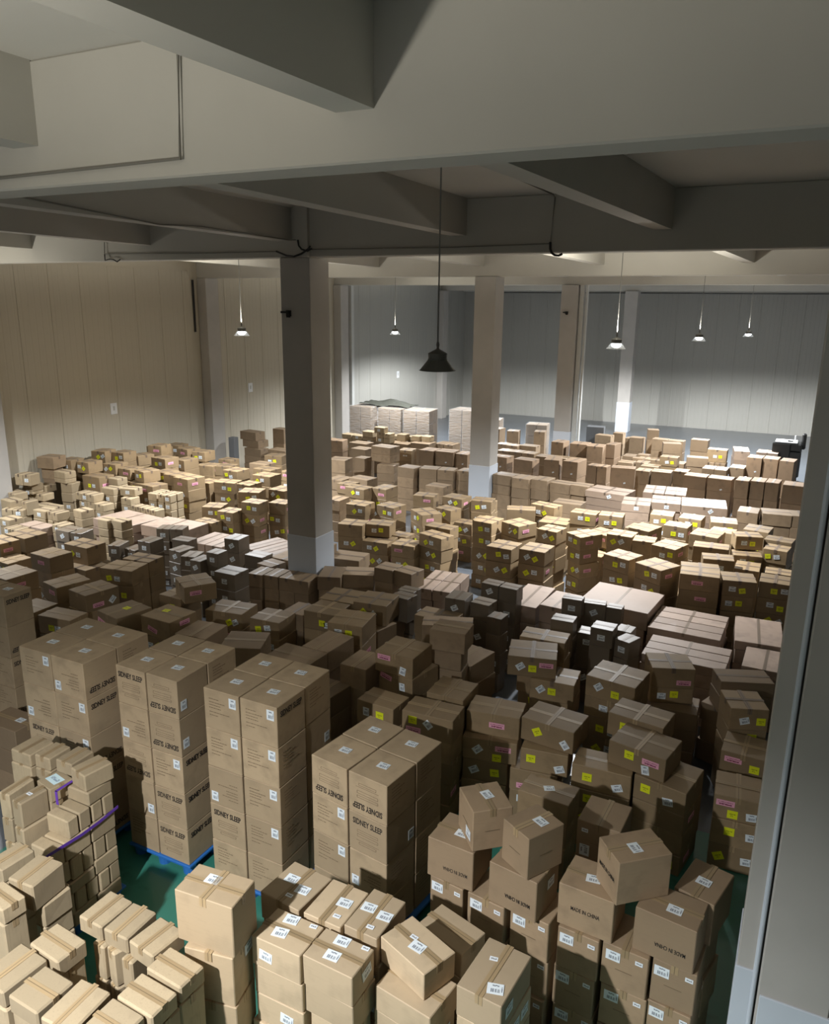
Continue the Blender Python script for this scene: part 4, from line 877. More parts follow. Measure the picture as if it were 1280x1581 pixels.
4,1,0,0,1,1,1,4,3,0,0,-5.541,7.714,1.22,0.665,0.507,0.28,-1.1
4,1,0,0,1,1,2,4,3,0,0,-4.944,7.532,0.97,0.388,0.478,0.28,-6.7
10,0,0,0,1,2,4,3,4,0,0,-6.941,9.108,1,0.527,0.473,0.28,3.6 0,3,-11,-2,10 0,0,5,2,10
10,1,0,0,1,3,2,3,2,0,0,-6.766,9.605,0.97,0.388,0.47,0.28,0.6
9,1,0,0,1,1,1,3,1,0,0,-8.235,5.556,0.65,0.589,0.388,0.3,0 3,0,12,2,0
6,2,0,0,1,2,3,2,6,0,0,-4,3.316,1.06,0.118,0.188,0.3,-19.9
6,2,0,0,1,2,5,2,6,0,0,-3.853,3.305,1.06,0.118,0.188,0.3,-2.9
6,2,0,0,1,2,2,2,6,0,0,-4.145,3.314,1.06,0.118,0.188,0.3,-3
7,2,0,0,1,1,1,1,4,0,0,-5.396,3.468,1.36,0.21,0.294,0.14,-5.7
7,2,0,0,1,1,4,1,4,0,0,-4.87,3.424,1.16,0.118,0.265,0.2,-2
8,2,0,0,1,1,1,3,14,0,0,-6.282,4.191,1.18,0.131,0.3,0.27,3.5
8,2,0,0,1,1,2,3,14,0,0,-6.05,4.15,1.18,0.136,0.286,0.27,-4.2 3,2,0,0,0
8,11,0,0,1,2,3,3,14,0,0,-6.035,4.421,1.3,0.248,0.236,0.15,-11.8 3,5,0,0,0
8,2,6,0,1,2,13,3,14,0,0,-5.744,4.57,0.142,0.288,0.288,0.158,1
8,2,6,0,1,1,10,3,14,0,0,-5.748,4.27,0.142,0.288,0.288,0.158,0.9
8,2,6,0,1,2,8,3,14,0,0,-5.751,4.652,0.301,0.288,0.123,0.209,0.4
8,2,6,0,1,2,12,3,14,0,0,-5.745,4.518,0.301,0.288,0.123,0.209,1.4
8,2,6,0,1,1,8,3,14,0,0,-5.751,4.38,0.301,0.288,0.128,0.209,0.7
8,2,6,0,1,1,12,3,14,0,0,-5.746,4.243,0.301,0.288,0.123,0.209,-1
8,2,6,0,1,1,3,3,14,0,0,-5.758,4.108,0.271,0.288,0.123,0.239,0.3
8,2,6,0,1,2,10,3,14,0,0,-5.749,4.57,0.511,0.288,0.288,0.159,-1.1
8,2,6,0,1,1,14,3,14,0,0,-5.742,4.27,0.511,0.288,0.288,0.129,0.4
8,2,6,0,1,2,5,3,14,0,0,-5.755,4.65,0.671,0.288,0.128,0.209,0
8,2,6,0,1,2,7,3,14,0,0,-5.753,4.508,0.671,0.288,0.133,0.209,0.1
8,2,6,0,1,1,4,3,14,0,0,-5.757,4.368,0.641,0.288,0.123,0.239,0.7
8,2,6,0,1,1,11,3,14,0,0,-5.747,4.23,0.641,0.288,0.128,0.239,0.9
8,2,6,0,1,1,5,3,14,0,0,-5.751,4.088,0.671,0.288,0.133,0.209,1.3
8,2,6,0,1,2,11,3,14,0,0,-5.746,4.57,0.881,0.288,0.288,0.199,-1.1
8,2,6,0,1,1,13,3,14,0,0,-5.746,4.27,0.881,0.288,0.288,0.199,0.2
8,2,6,0,1,1,9,3,14,0,0,-5.75,4.048,0.881,0.288,0.133,0.199,0.2
8,2,6,0,1,3,1,3,1,0,0,-5.744,4.652,1.081,0.288,0.123,0.199,-1.3
8,2,6,0,1,2,6,3,14,0,0,-5.754,4.518,1.081,0.288,0.123,0.199,0.8
8,2,6,0,1,1,7,3,14,0,0,-5.751,4.378,1.081,0.288,0.133,0.199,-1.4
8,2,6,0,1,1,6,3,14,0,0,-5.751,4.238,1.081,0.288,0.123,0.199,0.3
8,2,6,0,1,2,9,3,14,0,0,-5.75,4.57,1.281,0.288,0.288,0.139,0.6
3,0,0,1,0,2,4,5,13,0,0,-2.904,7.905,0.231,0.544,0.438,0.228,8.4
3,0,0,2,0,2,4,5,13,0,0,-2.888,7.929,0.001,0.544,0.438,0.228,6.8 0,3,-5,0,45 0,0,11,0,45
3,0,0,1,0,2,7,5,13,0,0,-2.302,7.964,0.231,0.553,0.438,0.228,4.9 0,3,3,-2,0 0,0,-13,1,0
3,0,0,2,0,2,7,5,13,0,0,-2.297,7.974,0.001,0.553,0.438,0.228,5.1 0,3,13,0,35 0,0,-3,-1,0
18,13,7,1,0,11,1,11,3,0,0,-9.367,29.672,0.143,0.874,0.788,0.406,9.5
3,1,0,1,0,4,4,5,5,0,0,-1.064,10.016,0.301,0.593,0.488,0.298,1.9
3,1,0,2,0,4,4,5,5,0,0,-1.08,9.988,0.001,0.593,0.488,0.298,3.9
3,1,0,1,0,5,3,5,4,0,0,-0.479,10.36,0.301,0.396,0.459,0.298,-20.8
3,1,0,2,0,5,3,5,4,0,0,-0.501,10.363,0.001,0.422,0.488,0.298,-19.9
3,0,0,1,0,2,13,5,13,0,0,-0.142,8.275,0.311,0.47,0.488,0.308,3 0,3,-5,2,0 0,0,17,0,5
3,0,0,2,0,2,13,5,13,0,0,-0.142,8.285,0.001,0.47,0.488,0.308,3.1 0,3,-13,0,25 0,0,15,0,5
22,0,0,1,0,1,3,6,5,0,0,-8.068,14.57,0.341,0.614,0.568,0.278,4.5 0,3,-7,-2,45 0,0,9,0,45 1,4,-5,0,0
22,0,0,2,0,1,3,6,5,0,0,-8.094,14.576,0.001,0.614,0.568,0.338,2.3 0,3,-12,2,45 0,0,4,-1,0
9,1,0,1,0,1,1,3,1,0,0,-8.224,5.555,0.326,0.589,0.388,0.323,-0.5
9,1,0,2,0,1,1,3,1,0,0,-8.234,5.569,0.001,0.589,0.388,0.323,-0.7
15,0,0,1,0,3,1,6,2,0,0,-3.674,15.729,0.391,0.638,0.488,0.278,-8.8 0,3,-7,2,10 0,0,9,0,0
22,0,0,1,0,1,4,6,5,0,0,-7.35,14.458,0.391,0.541,0.488,0.278,3 0,3,6,-1,45 0,0,-10,-2,0
22,0,0,1,0,3,5,6,6,0,0,-6.905,16.649,0.391,0.448,0.388,0.278,-3.1 0,3,6,-2,10 0,0,-10,0,10
22,0,0,2,0,3,5,6,6,0,0,-6.894,16.646,0.111,0.448,0.388,0.278,-2 0,4,-6,-2,0
22,0,0,3,0,3,5,6,6,0,0,-6.909,16.658,0.001,0.448,0.388,0.108,-2 1,4,-5,0,0
3,0,0,1,0,1,3,5,3,0,0,-1.927,7.126,0.494,0.555,0.368,0.245,-4.7
3,0,0,2,0,1,3,5,3,0,0,-1.923,7.097,0.248,0.555,0.368,0.245,-4.5
3,0,0,3,0,1,3,5,3,0,0,-1.92,7.112,0.001,0.555,0.368,0.245,-5.1 0,4,-3,-3,0
3,0,0,1,0,2,10,5,13,0,0,-1.523,7.881,0.494,0.648,0.383,0.245,2.4 0,3,-12,2,0 0,0,4,-2,0
3,0,0,2,0,2,10,5,13,0,0,-1.535,7.893,0.248,0.648,0.383,0.245,1.8 0,3,-13,2,45 0,0,3,-2,45
3,0,0,1,0,2,12,5,13,0,0,-0.84,8.015,0.494,0.573,0.568,0.245,-10.6 1,4,-5,0,0
3,0,0,2,0,2,12,5,13,0,0,-0.838,8.02,0.248,0.573,0.568,0.245,-10.2
3,0,0,3,0,2,12,5,13,0,0,-0.846,8.009,0.001,0.573,0.568,0.245,-9.9 0,3,16,-1,0 0,0,0,-3,0 1,4,-5,0,0
22,1,0,1,0,6,1,6,1,0,0,-9.043,19.682,0.501,0.588,0.488,0.248,-6.2
24,7,0,1,0,4,1,7,1,0,0,-12.619,13.044,0.501,1.177,0.801,0.248,0.1
2,4,0,1,0,1,4,2,14,0,0,-1.836,5.367,0.381,0.344,0.388,0.378,-6.6 0,0,-9,10,0 0,2,11,12,0 0,9
2,4,0,1,0,1,7,2,14,0,0,-1.457,5.388,0.381,0.342,0.388,0.378,-8.2 0,0,-9,10,0 0,2,11,12,0 0,9
2,4,0,2,0,1,7,2,14,0,0,-1.474,5.365,0.001,0.342,0.388,0.378,-6.7 0,0,-9,10,0 0,2,11,12,0 0,9
2,4,0,1,0,1,8,2,14,0,0,-1.088,5.372,0.381,0.335,0.388,0.378,-5.1 0,0,-9,10,0 0,2,11,12,0 0,9
2,4,0,2,0,1,8,2,14,0,0,-1.078,5.383,0.001,0.335,0.388,0.378,-5.1 0,0,-9,10,0 0,2,11,12,0 0,9
2,4,0,1,0,1,11,2,14,0,0,-0.703,5.374,0.381,0.355,0.388,0.378,-2.8 0,0,-9,10,0 0,2,11,12,0 0,9
2,4,0,2,0,1,11,2,14,0,0,-0.706,5.365,0.001,0.355,0.388,0.378,-2.8 0,0,-9,10,0 0,2,11,12,0 0,9
2,4,0,1,0,1,13,2,14,0,0,-0.349,5.377,0.381,0.328,0.388,0.378,-5.5 0,0,-9,10,0 0,2,11,12,0 0,9
12,7,0,1,0,3,1,4,2,0,0,-3.837,12.28,0.534,0.511,1.082,0.265,0
21,1,0,1,0,1,1,9,2,0,0,-11.687,18.74,0.401,0.518,0.588,0.398,-3.5
27,7,0,1,0,4,4,6,9,0,0,-15.277,11.535,0.601,0.788,0.388,0.198,-3.7
27,7,0,2,0,4,4,6,9,0,0,-15.257,11.534,0.401,0.788,0.388,0.198,-3.5
27,7,0,1,0,6,1,6,1,0,0,-13.948,12.894,0.601,1.276,0.976,0.198,-6.7
27,7,0,2,0,6,1,6,1,0,0,-13.955,12.901,0.401,1.199,0.917,0.198,-7.5
26,2,0,1,0,3,7,8,7,0,0,-15.549,13.668,0.63,0.318,0.338,0.178,-7.2 0,0,0,0,0
13,7,0,1,0,1,1,4,3,0,0,-1.162,11.23,0.608,1.177,0.263,0.2,-1.1
13,7,0,2,0,1,1,4,3,0,0,-1.151,11.222,0.406,1.177,0.263,0.2,-2
13,7,0,3,0,1,1,4,3,0,0,-1.146,11.235,0.203,1.177,0.263,0.2,-1
13,7,0,4,0,1,1,4,3,0,0,-1.139,11.235,0.001,1.177,0.263,0.2,-2.9
13,7,0,1,0,1,3,4,3,0,0,-0.056,11.762,0.608,0.598,0.788,0.2,-0.1
13,7,0,2,0,1,3,4,3,0,0,-0.071,11.758,0.406,0.598,0.788,0.2,-0.3
13,7,0,3,0,1,3,4,3,0,0,-0.056,11.754,0.203,0.598,0.788,0.2,-0.9
13,7,0,4,0,1,3,4,3,0,0,-0.066,11.757,0.001,0.598,0.788,0.2,-1.6
15,1,0,1,0,6,1,6,1,0,0,-5.117,19.182,0.541,0.738,0.488,0.278,-4
16,0,0,1,0,3,2,7,3,0,0,-0.632,15.814,0.541,0.448,0.568,0.278,-0.4 0,3,-14,-1,0 0,0,2,-2,0
16,0,0,2,0,3,2,7,3,0,0,-0.623,15.833,0.261,0.448,0.568,0.278,-0.6 0,3,12,-1,0 0,0,-4,0,0
16,0,0,3,0,3,2,7,3,0,0,-0.643,15.825,0.001,0.448,0.568,0.258,-1 0,3,8,1,10 0,0,-8,1,10
22,1,0,1,0,3,1,6,6,0,0,-10.473,16.642,0.541,0.39,0.488,0.278,-0.7
22,1,0,2,0,3,1,6,6,0,0,-10.449,16.627,0.261,0.39,0.488,0.278,0.7
22,1,0,3,0,3,1,6,6,0,0,-10.459,16.62,0.001,0.39,0.488,0.258,-1.9
3,0,0,1,0,4,2,5,5,0,0,-2.572,9.525,0.561,0.588,0.488,0.278,3.7 0,3,13,-1,0 0,0,-3,2,0
12,7,0,1,0,3,2,4,2,0,0,-3.267,12.167,0.568,0.476,0.776,0.281,-3.7
12,7,0,1,0,4,1,4,1,0,0,-2.414,12.814,0.568,1.094,1,0.281,-5
12,7,0,2,0,4,1,4,1,0,0,-2.401,12.801,0.284,1.094,1,0.281,-5.1
18,1,0,1,0,10,3,11,3,0,0,-5.59,29.381,0.426,0.531,0.388,0.423,-3.4
21,1,0,1,0,4,1,9,3,0,0,-12.336,21.097,0.426,0.388,0.388,0.423,-5.4
11,7,0,1,0,5,4,6,4,0,0,-5.343,12.099,0.639,0.335,0.53,0.211,5.2
11,7,0,1,0,6,1,6,1,0,1,-5.403,12.641,0.639,0.335,0.53,0.211,3.2
11,7,0,1,0,5,3,6,4,1,0,-5.693,12.056,0.639,0.335,0.53,0.211,5.1
11,1,0,1,0,2,2,6,4,0,0,-5.555,10.182,0.568,0.415,0.481,0.281,-4.2
19,1,0,1,0,9,1,10,2,0,0,-5.38,28.961,0.426,0.488,0.388,0.423,-3.4
27,2,0,1,0,4,1,6,9,0,0,-16.166,11.521,0.651,0.388,0.348,0.198,-5.9
27,2,0,1,0,5,1,6,3,0,0,-14.678,11.722,0.651,0.327,0.348,0.198,-5.5
27,2,0,2,0,5,1,6,3,0,0,-14.691,11.729,0.451,0.308,0.327,0.198,-4.9
13,7,0,1,0,2,1,4,2,0,0,-1.284,12.171,0.646,1.092,0.263,0.213,-3
13,7,0,1,0,3,1,4,3,0,1,-1.264,12.443,0.646,1.092,0.263,0.213,-2.2
13,7,0,1,0,3,2,4,3,0,2,-1.258,12.726,0.646,1.092,0.263,0.213,-2.5
13,7,0,1,0,4,1,4,1,0,3,-1.244,13.017,0.431,1.08,0.251,0.213,-0.9
13,7,0,1,0,3,3,4,3,0,0,-0.231,12.73,0.646,0.695,1.088,0.213,5.9
13,7,0,2,0,3,3,4,3,0,0,-0.238,12.735,0.431,0.695,1.088,0.213,5.1
13,7,0,3,0,3,3,4,3,0,0,-0.226,12.723,0.216,0.695,1.088,0.213,5.2
21,1,0,1,0,4,3,9,3,0,0,-11.423,21.097,0.601,0.569,0.488,0.258,9.2
21,1,0,2,0,4,3,9,3,0,0,-11.438,21.096,0.001,0.569,0.488,0.598,6.8
12,3,0,1,0,1,4,4,7,0,0,-2.523,11.127,0.581,0.318,0.288,0.288,-1.1
12,3,0,2,0,1,4,4,7,0,0,-2.55,11.118,0.291,0.318,0.288,0.288,0.6 0,0,0,0,30
12,3,0,3,0,1,4,4,7,0,0,-2.532,11.138,0.001,0.318,0.288,0.288,0.7
16,0,0,1,0,3,3,7,3,0,0,-0.062,15.596,0.311,0.488,0.388,0.278,1.2 0,3,-6,-2,0 0,0,10,-3,0
24,3,0,1,0,1,2,7,9,0,0,-10.395,11.167,0.591,0.308,0.388,0.278,12.9
24,3,0,1,0,1,3,7,9,0,0,-10.074,11.056,0.001,0.246,0.365,0.308,0.6 0,0,0,0,0
24,1,0,1,0,1,7,7,9,2,0,-8.299,11.081,0.64,0.308,0.438,0.248,4
24,1,0,2,0,1,7,7,9,2,0,-8.306,11.077,0.39,0.308,0.438,0.248,4.5
24,1,0,1,0,1,8,7,9,1,0,-7.978,11.095,0.64,0.308,0.438,0.248,4.5
24,1,0,2,0,1,8,7,9,1,0,-7.993,11.118,0.39,0.308,0.438,0.248,3.6
24,1,0,1,0,1,6,7,9,3,0,-8.625,11.026,0.642,0.308,0.438,0.248,3.6
24,1,0,2,0,1,6,7,9,3,0,-8.628,11.024,0.392,0.308,0.438,0.248,2.3
24,1,0,1,0,1,9,7,9,0,0,-7.679,11.111,0.644,0.29,0.412,0.248,4.8
24,3,0,1,0,1,1,7,9,0,0,-10.848,11.35,0.651,0.338,0.388,0.248,-5.5 0,0,0,0,30
24,3,0,2,0,1,1,7,9,0,0,-10.837,11.347,0.401,0.338,0.388,0.248,-5.5 0,0,0,0,0
24,3,0,3,0,1,1,7,9,0,0,-10.847,11.371,0.151,0.338,0.388,0.248,-4.3 0,0,0,0,30
27,3,0,1,0,4,7,6,9,0,0,-12.211,11.028,0.651,0.24,0.365,0.248,17 0,0,0,0,0
18,1,0,1,0,11,3,11,3,0,0,-6.239,30.062,0.451,0.388,0.388,0.448,-3.8
18,1,0,2,0,11,3,11,3,0,0,-6.264,30.084,0.001,0.388,0.388,0.448,-2.6
21,6,0,1,0,7,1,9,1,0,0,-9.71,23.165,0.451,0.448,0.588,0.448,-2.8
21,6,0,1,0,6,5,9,6,0,0,-10.856,22.972,0.451,0.521,0.588,0.448,-2.9
21,6,0,1,0,6,6,9,6,0,0,-10.275,23.049,0.451,0.586,0.553,0.448,1.1 0,2,6,-12,20
26,2,0,1,0,1,3,8,7,0,0,-16.549,12.101,0.729,0.272,0.338,0.178,21.2
22,0,0,1,0,1,1,6,5,0,0,-8.734,14.534,0.641,0.587,0.488,0.278,11.4 0,3,6,-1,35 0,0,-10,-1,0 1,4,-5,0,0
22,0,0,2,0,1,1,6,5,0,0,-8.74,14.553,0.361,0.587,0.488,0.278,10.8 0,3,6,-1,0 0,0,-10,0,0
22,0,0,1,0,3,2,6,6,0,0,-9.518,16.147,0.641,0.547,0.488,0.278,0.2 0,3,-7,0,10 0,0,9,1,0 1,4,-5,0,0
22,0,0,1,0,3,3,6,6,0,0,-8.769,16.359,0.641,0.538,0.488,0.278,-13.6 0,3,5,0,0 0,0,-11,0,0
22,0,0,2,0,3,3,6,6,0,0,-8.759,16.348,0.361,0.538,0.488,0.278,-12.3 0,3,-6,-3,0 0,0,10,0,0
22,0,0,1,0,1,5,6,5,0,0,-6.711,14.574,0.641,0.609,0.378,0.278,-17 0,3,9,0,35 0,0,-7,0,35
22,0,0,2,0,1,5,6,5,0,0,-6.726,14.573,0.361,0.609,0.378,0.278,-17.6 0,3,-7,-1,10 0,0,9,-2,0
22,0,0,3,0,1,5,6,5,0,0,-6.727,14.572,0.001,0.648,0.403,0.358,-17.5 0,3,-11,0,0 0,0,5,-1,0 1,4,-5,0,0
22,0,0,1,0,3,4,6,6,0,0,-7.73,16.194,0.641,0.648,0.52,0.278,-37.7 0,3,8,-1,10 0,0,-8,2,0
22,0,0,2,0,3,4,6,6,0,0,-7.743,16.199,0.361,0.648,0.52,0.278,-38 0,3,-2,0,10 0,0,14,-2,10 1,4,-5,0,0
22,0,0,1,0,4,1,6,1,0,0,-7.421,16.758,0.641,0.494,0.388,0.278,-17.2 0,3,-2,1,0 0,0,14,-3,0 1,4,-5,0,0
22,0,0,1,0,3,6,6,6,0,0,-6.269,16.261,0.641,0.448,0.438,0.278,-0.6 0,3,-2,-2,45 0,0,14,0,45 1,4,-5,0,0
22,0,0,2,0,3,6,6,6,0,0,-6.261,16.249,0.361,0.448,0.438,0.278,0 0,3,11,2,10 0,0,-5,-1,10
22,0,0,3,0,3,6,6,6,0,0,-6.277,16.252,0.001,0.448,0.438,0.358,1.4 0,3,-8,2,0 0,0,8,-1,0
24,0,0,1,0,5,2,7,2,0,0,-11.82,14.07,0.641,0.453,0.452,0.278,2.8 0,3,14,-1,0 0,0,-2,2,0
26,2,0,1,0,4,8,8,13,0,0,-15.135,14.152,0.741,0.329,0.338,0.178,1.5 0,0,0,0,0
22,0,0,1,0,2,2,6,2,0,0,-6.905,15.236,0.681,0.648,0.388,0.258,-5.6 0,3,3,1,0 0,0,-13,-3,0
22,0,0,2,0,2,2,6,2,0,0,-6.881,15.225,0.421,0.648,0.388,0.258,-7.3 0,3,-2,1,45 0,0,14,0,45
22,0,0,3,0,2,2,6,2,0,0,-6.897,15.23,0.161,0.648,0.388,0.258,-4.5 0,3,-6,-1,0 0,0,10,1,0
24,3,0,1,0,2,5,7,6,0,0,-9.186,11.669,0.681,0.438,0.338,0.258,-2.5 0,0,0,0,30
26,2,0,1,0,1,6,8,7,1,0,-15.485,12.196,0.742,0.191,0.338,0.198,-7.9
26,2,0,1,0,1,7,8,7,0,0,-15.286,12.17,0.749,0.164,0.291,0.198,-6.4
11,1,0,1,0,4,2,6,4,0,0,-6.941,11.735,0.714,0.561,0.464,0.235,21.2
11,1,0,1,0,4,1,6,4,0,0,-7.367,11.448,0.714,0.363,0.523,0.235,20.7
19,6,0,1,0,1,7,10,7,0,0,-0.028,22.677,0.476,0.506,0.588,0.473,-3.8
26,2,0,1,0,1,5,8,7,0,0,-15.824,12.155,0.751,0.412,0.338,0.198,0.8
26,2,0,1,0,2,7,8,7,0,0,-15.018,12.591,0.751,0.34,0.338,0.198,-9
26,2,0,2,0,2,7,8,7,0,0,-15.028,12.583,0.551,0.34,0.338,0.198,-10.2 0,0,0,0,0
26,2,0,3,0,2,7,8,7,0,0,-15.013,12.588,0.351,0.34,0.338,0.198,-9 0,0,0,0,0
27,3,0,1,0,4,5,6,9,0,0,-13.822,11.179,0.701,0.405,0.388,0.248,-0.3 0,0,0,0,0
19,1,0,1,0,2,1,10,3,0,0,-4.012,23.065,0.476,0.354,0.42,0.473,-1.6
19,1,0,1,0,2,3,10,3,0,0,-3.002,23.53,0.476,0.388,0.488,0.473,-3.3
18,1,0,1,0,4,4,11,6,2,0,-7.384,24.332,0.481,0.505,0.488,0.478,-1.7
12,3,0,1,0,1,2,4,7,0,0,-3.904,10.802,0.648,0.248,0.274,0.321,-6
12,3,0,2,0,1,2,4,7,0,0,-3.898,10.82,0.324,0.248,0.274,0.321,-6 0,0,0,0,0
12,3,0,3,0,1,2,4,7,0,0,-3.919,10.801,0.001,0.248,0.274,0.321,-4.7 0,0,0,0,0
12,3,0,1,0,1,7,4,7,0,0,-1.916,10.885,0.648,0.248,0.306,0.321,-21.2
15,0,0,1,0,4,3,6,6,0,0,-4.728,16.724,0.411,0.648,0.568,0.278,-0.9 0,3,6,-3,0 0,0,-10,-1,0
15,0,0,2,0,4,3,6,6,0,0,-4.729,16.727,0.131,0.648,0.568,0.278,-1
15,0,0,3,0,4,3,6,6,0,0,-4.743,16.734,0.001,0.648,0.568,0.128,-1.5
22,0,0,1,0,5,4,6,6,0,0,-8.404,17.551,0.691,0.55,0.438,0.278,7.2 0,3,3,-1,35 0,0,-13,2,0
22,0,0,1,0,5,5,6,6,0,0,-7.614,17.761,0.691,0.583,0.488,0.278,-8 0,3,-12,0,10 0,0,4,2,0
22,0,0,1,0,5,3,6,6,0,0,-9.71,17.778,0.691,0.448,0.568,0.278,-6.2 0,3,-4,1,0 0,0,12,0,0
22,0,0,2,0,5,3,6,6,0,0,-9.713,17.783,0.411,0.448,0.568,0.278,-6.4 0,3,3,1,35 0,0,-13,0,35 1,4,-5,0,0
22,0,0,1,0,5,2,6,6,0,0,-10.311,17.46,0.691,0.609,0.412,0.278,-8.7 0,3,5,1,45 0,0,-11,0,45
22,0,0,1,0,5,1,6,6,0,0,-10.814,17.754,0.691,0.448,0.438,0.278,-7.8 0,3,-4,-1,0 0,0,12,2,0
22,0,0,1,0,5,6,6,6,0,0,-6.853,17.646,0.691,0.621,0.388,0.278,6 0,3,-7,1,35 0,0,9,-2,35
25,1,0,1,0,9,3,10,4,0,0,-16.317,20.852,0.711,0.738,0.388,0.258,-5.7
25,1,0,2,0,9,3,10,4,0,0,-16.318,20.843,0.356,0.738,0.388,0.353,-4.3
25,0,0,1,0,6,3,10,3,0,0,-13.079,18.307,0.691,0.448,0.488,0.278,-3.7 0,3,11,2,0 0,0,-5,1,0
27,3,0,1,0,4,9,6,9,0,0,-11.596,11.276,0.691,0.33,0.388,0.278,1.7
27,3,0,2,0,4,9,6,9,0,0,-11.595,11.272,0.411,0.33,0.388,0.278,0.6 0,0,0,0,0
4,1,0,1,0,1,2,4,3,0,0,-4.943,7.543,0.648,0.388,0.478,0.321,-6.3
10,1,0,1,0,3,2,3,2,0,0,-6.762,9.604,0.648,0.388,0.47,0.321,-0
21,6,0,1,0,6,2,9,6,0,0,-14.265,22.819,0.497,0.418,0.488,0.494,9.5
18,6,0,1,0,2,1,11,3,1,0,-5.294,22.355,0.498,0.282,0.388,0.495,-5.9
18,6,0,1,0,2,2,11,3,0,0,-5.001,22.338,0.499,0.282,0.388,0.496,-4.9
21,1,0,1,0,2,1,9,2,0,0,-12.436,19.919,0.501,0.589,0.588,0.498,8.8
4,1,0,1,0,3,3,4,3,0,0,-3.705,9.191,0.668,0.485,0.608,0.331,-12
11,0,0,1,0,2,4,6,4,0,0,-4.669,10.312,0.668,0.648,0.422,0.331,-0.5 0,3,-4,2,45 0,0,12,-1,45
18,6,0,1,0,3,3,11,4,0,0,-6.626,22.721,0.501,0.455,0.688,0.498,9.5
18,6,0,1,0,3,4,11,4,0,0,-5.991,22.753,0.501,0.479,0.688,0.498,-7.9 0,2,6,-12,20
18,1,0,1,0,10,2,11,3,0,0,-6.609,29.226,0.501,0.608,0.388,0.498,-7.4
19,6,0,1,0,4,5,10,5,0,0,-0.273,25.444,0.501,0.399,0.588,0.498,-8.9
19,6,0,2,0,4,5,10,5,0,0,-0.275,25.44,0.001,0.399,0.588,0.498,-8.7
19,6,0,1,0,1,4,10,7,0,0,-1.253,22.422,0.501,0.339,0.588,0.498,-4.1
19,6,0,2,0,1,4,10,7,0,0,-1.275,22.404,0.001,0.339,0.588,0.498,-4.2 0,2,6,-12,20
19,6,0,1,0,1,5,10,7,0,0,-0.892,22.512,0.501,0.348,0.588,0.498,-5.4
19,6,0,1,0,1,6,10,7,0,0,-0.519,22.523,0.501,0.331,0.588,0.498,-5.5 0,2,6,-12,20
19,1,0,1,0,4,2,10,5,0,0,-1.628,25.259,0.501,0.389,0.553,0.498,-3.8
19,1,0,2,0,4,2,10,5,0,0,-1.639,25.269,0.001,0.414,0.588,0.498,-1.9
19,1,0,1,0,5,3,10,3,0,0,-2.936,26.267,0.501,0.611,0.365,0.498,9.4
19,0,0,1,0,5,1,10,3,0,0,-3.737,25.936,0.501,0.549,0.388,0.498,-3 0,4,0,4,0
19,8,0,1,0,8,4,10,4,0,0,-1.806,28.536,0.501,0.488,0.988,0.498,9.4
21,0,0,1,0,6,4,9,6,0,0,-11.497,22.566,0.501,0.448,0.488,0.498,7.3 0,3,12,1,0 0,0,-4,0,0
21,1,0,1,0,2,2,9,2,0,0,-10.263,20.302,0.701,0.564,0.488,0.298,-5.7
21,1,0,2,0,2,2,9,2,0,0,-10.265,20.302,0.351,0.564,0.488,0.348,-6.1
21,1,0,3,0,2,2,9,2,0,0,-10.253,20.305,0.001,0.564,0.488,0.348,-5.8
21,1,0,1,0,3,1,9,3,0,0,-9.666,20.463,0.701,0.541,0.488,0.298,7.3
21,1,0,2,0,3,1,9,3,0,0,-9.662,20.464,0.351,0.541,0.488,0.348,7.8
21,1,0,1,0,3,2,9,3,0,0,-9.15,20.545,0.701,0.484,0.488,0.298,7.3
21,1,0,2,0,3,2,9,3,0,0,-9.132,20.53,0.351,0.484,0.488,0.348,9
21,1,0,1,0,3,3,9,3,0,0,-8.616,20.707,0.701,0.419,0.488,0.298,-3.7
21,1,0,2,0,3,3,9,3,0,0,-8.593,20.703,0.351,0.419,0.488,0.348,-3.4
10,0,0,1,0,2,4,3,4,0,0,-6.93,9.097,0.751,0.527,0.473,0.248,3.6 0,3,-6,-3,0 0,0,10,0,0
24,3,0,1,0,2,1,7,6,1,0,-11.855,11.99,0.739,0.285,0.338,0.278,18.4 0,0,0,0,0
24,3,0,2,0,2,1,7,6,1,0,-11.852,12,0.459,0.285,0.338,0.278,18.4
24,3,0,3,0,2,1,7,6,1,0,-11.871,11.985,0.179,0.285,0.338,0.278,20.6 0,0,0,0,0
24,3,0,4,0,2,1,7,6,1,0,-11.872,12.009,0.001,0.285,0.338,0.176,20.5 0,0,0,0,0
3,0,0,1,0,4,5,5,5,0,0,-0.235,9.595,0.766,0.448,0.488,0.253,18.9 0,3,6,2,0 0,0,-10,-2,0
3,0,0,2,0,4,5,5,5,0,0,-0.227,9.569,0.511,0.448,0.488,0.253,20.6 0,3,-11,-1,0 0,0,5,-1,0
3,0,0,3,0,4,5,5,5,0,0,-0.226,9.575,0.256,0.448,0.488,0.253,20.2 0,3,-11,0,0 0,0,5,-1,0
3,0,0,4,0,4,5,5,5,0,0,-0.221,9.587,0.001,0.448,0.488,0.253,20.2 0,4,9,4,0
15,0,0,1,0,3,2,6,2,0,0,-3.495,16.165,0.741,0.375,0.303,0.278,-22 0,3,12,1,45 0,0,-4,1,45
16,1,0,1,0,7,1,7,3,0,0,-0.91,19.714,0.741,0.46,0.608,0.278,-2.1
16,1,0,1,0,7,2,7,3,0,0,-0.329,19.831,0.741,0.588,0.572,0.278,9.3
16,1,0,1,0,7,3,7,3,0,0,0.162,19.894,0.741,0.388,0.588,0.278,8.7
16,1,0,2,0,7,3,7,3,0,0,0.172,19.901,0.461,0.365,0.553,0.278,7.3
16,1,0,3,0,7,3,7,3,0,0,0.168,19.903,0.181,0.388,0.588,0.278,7.8
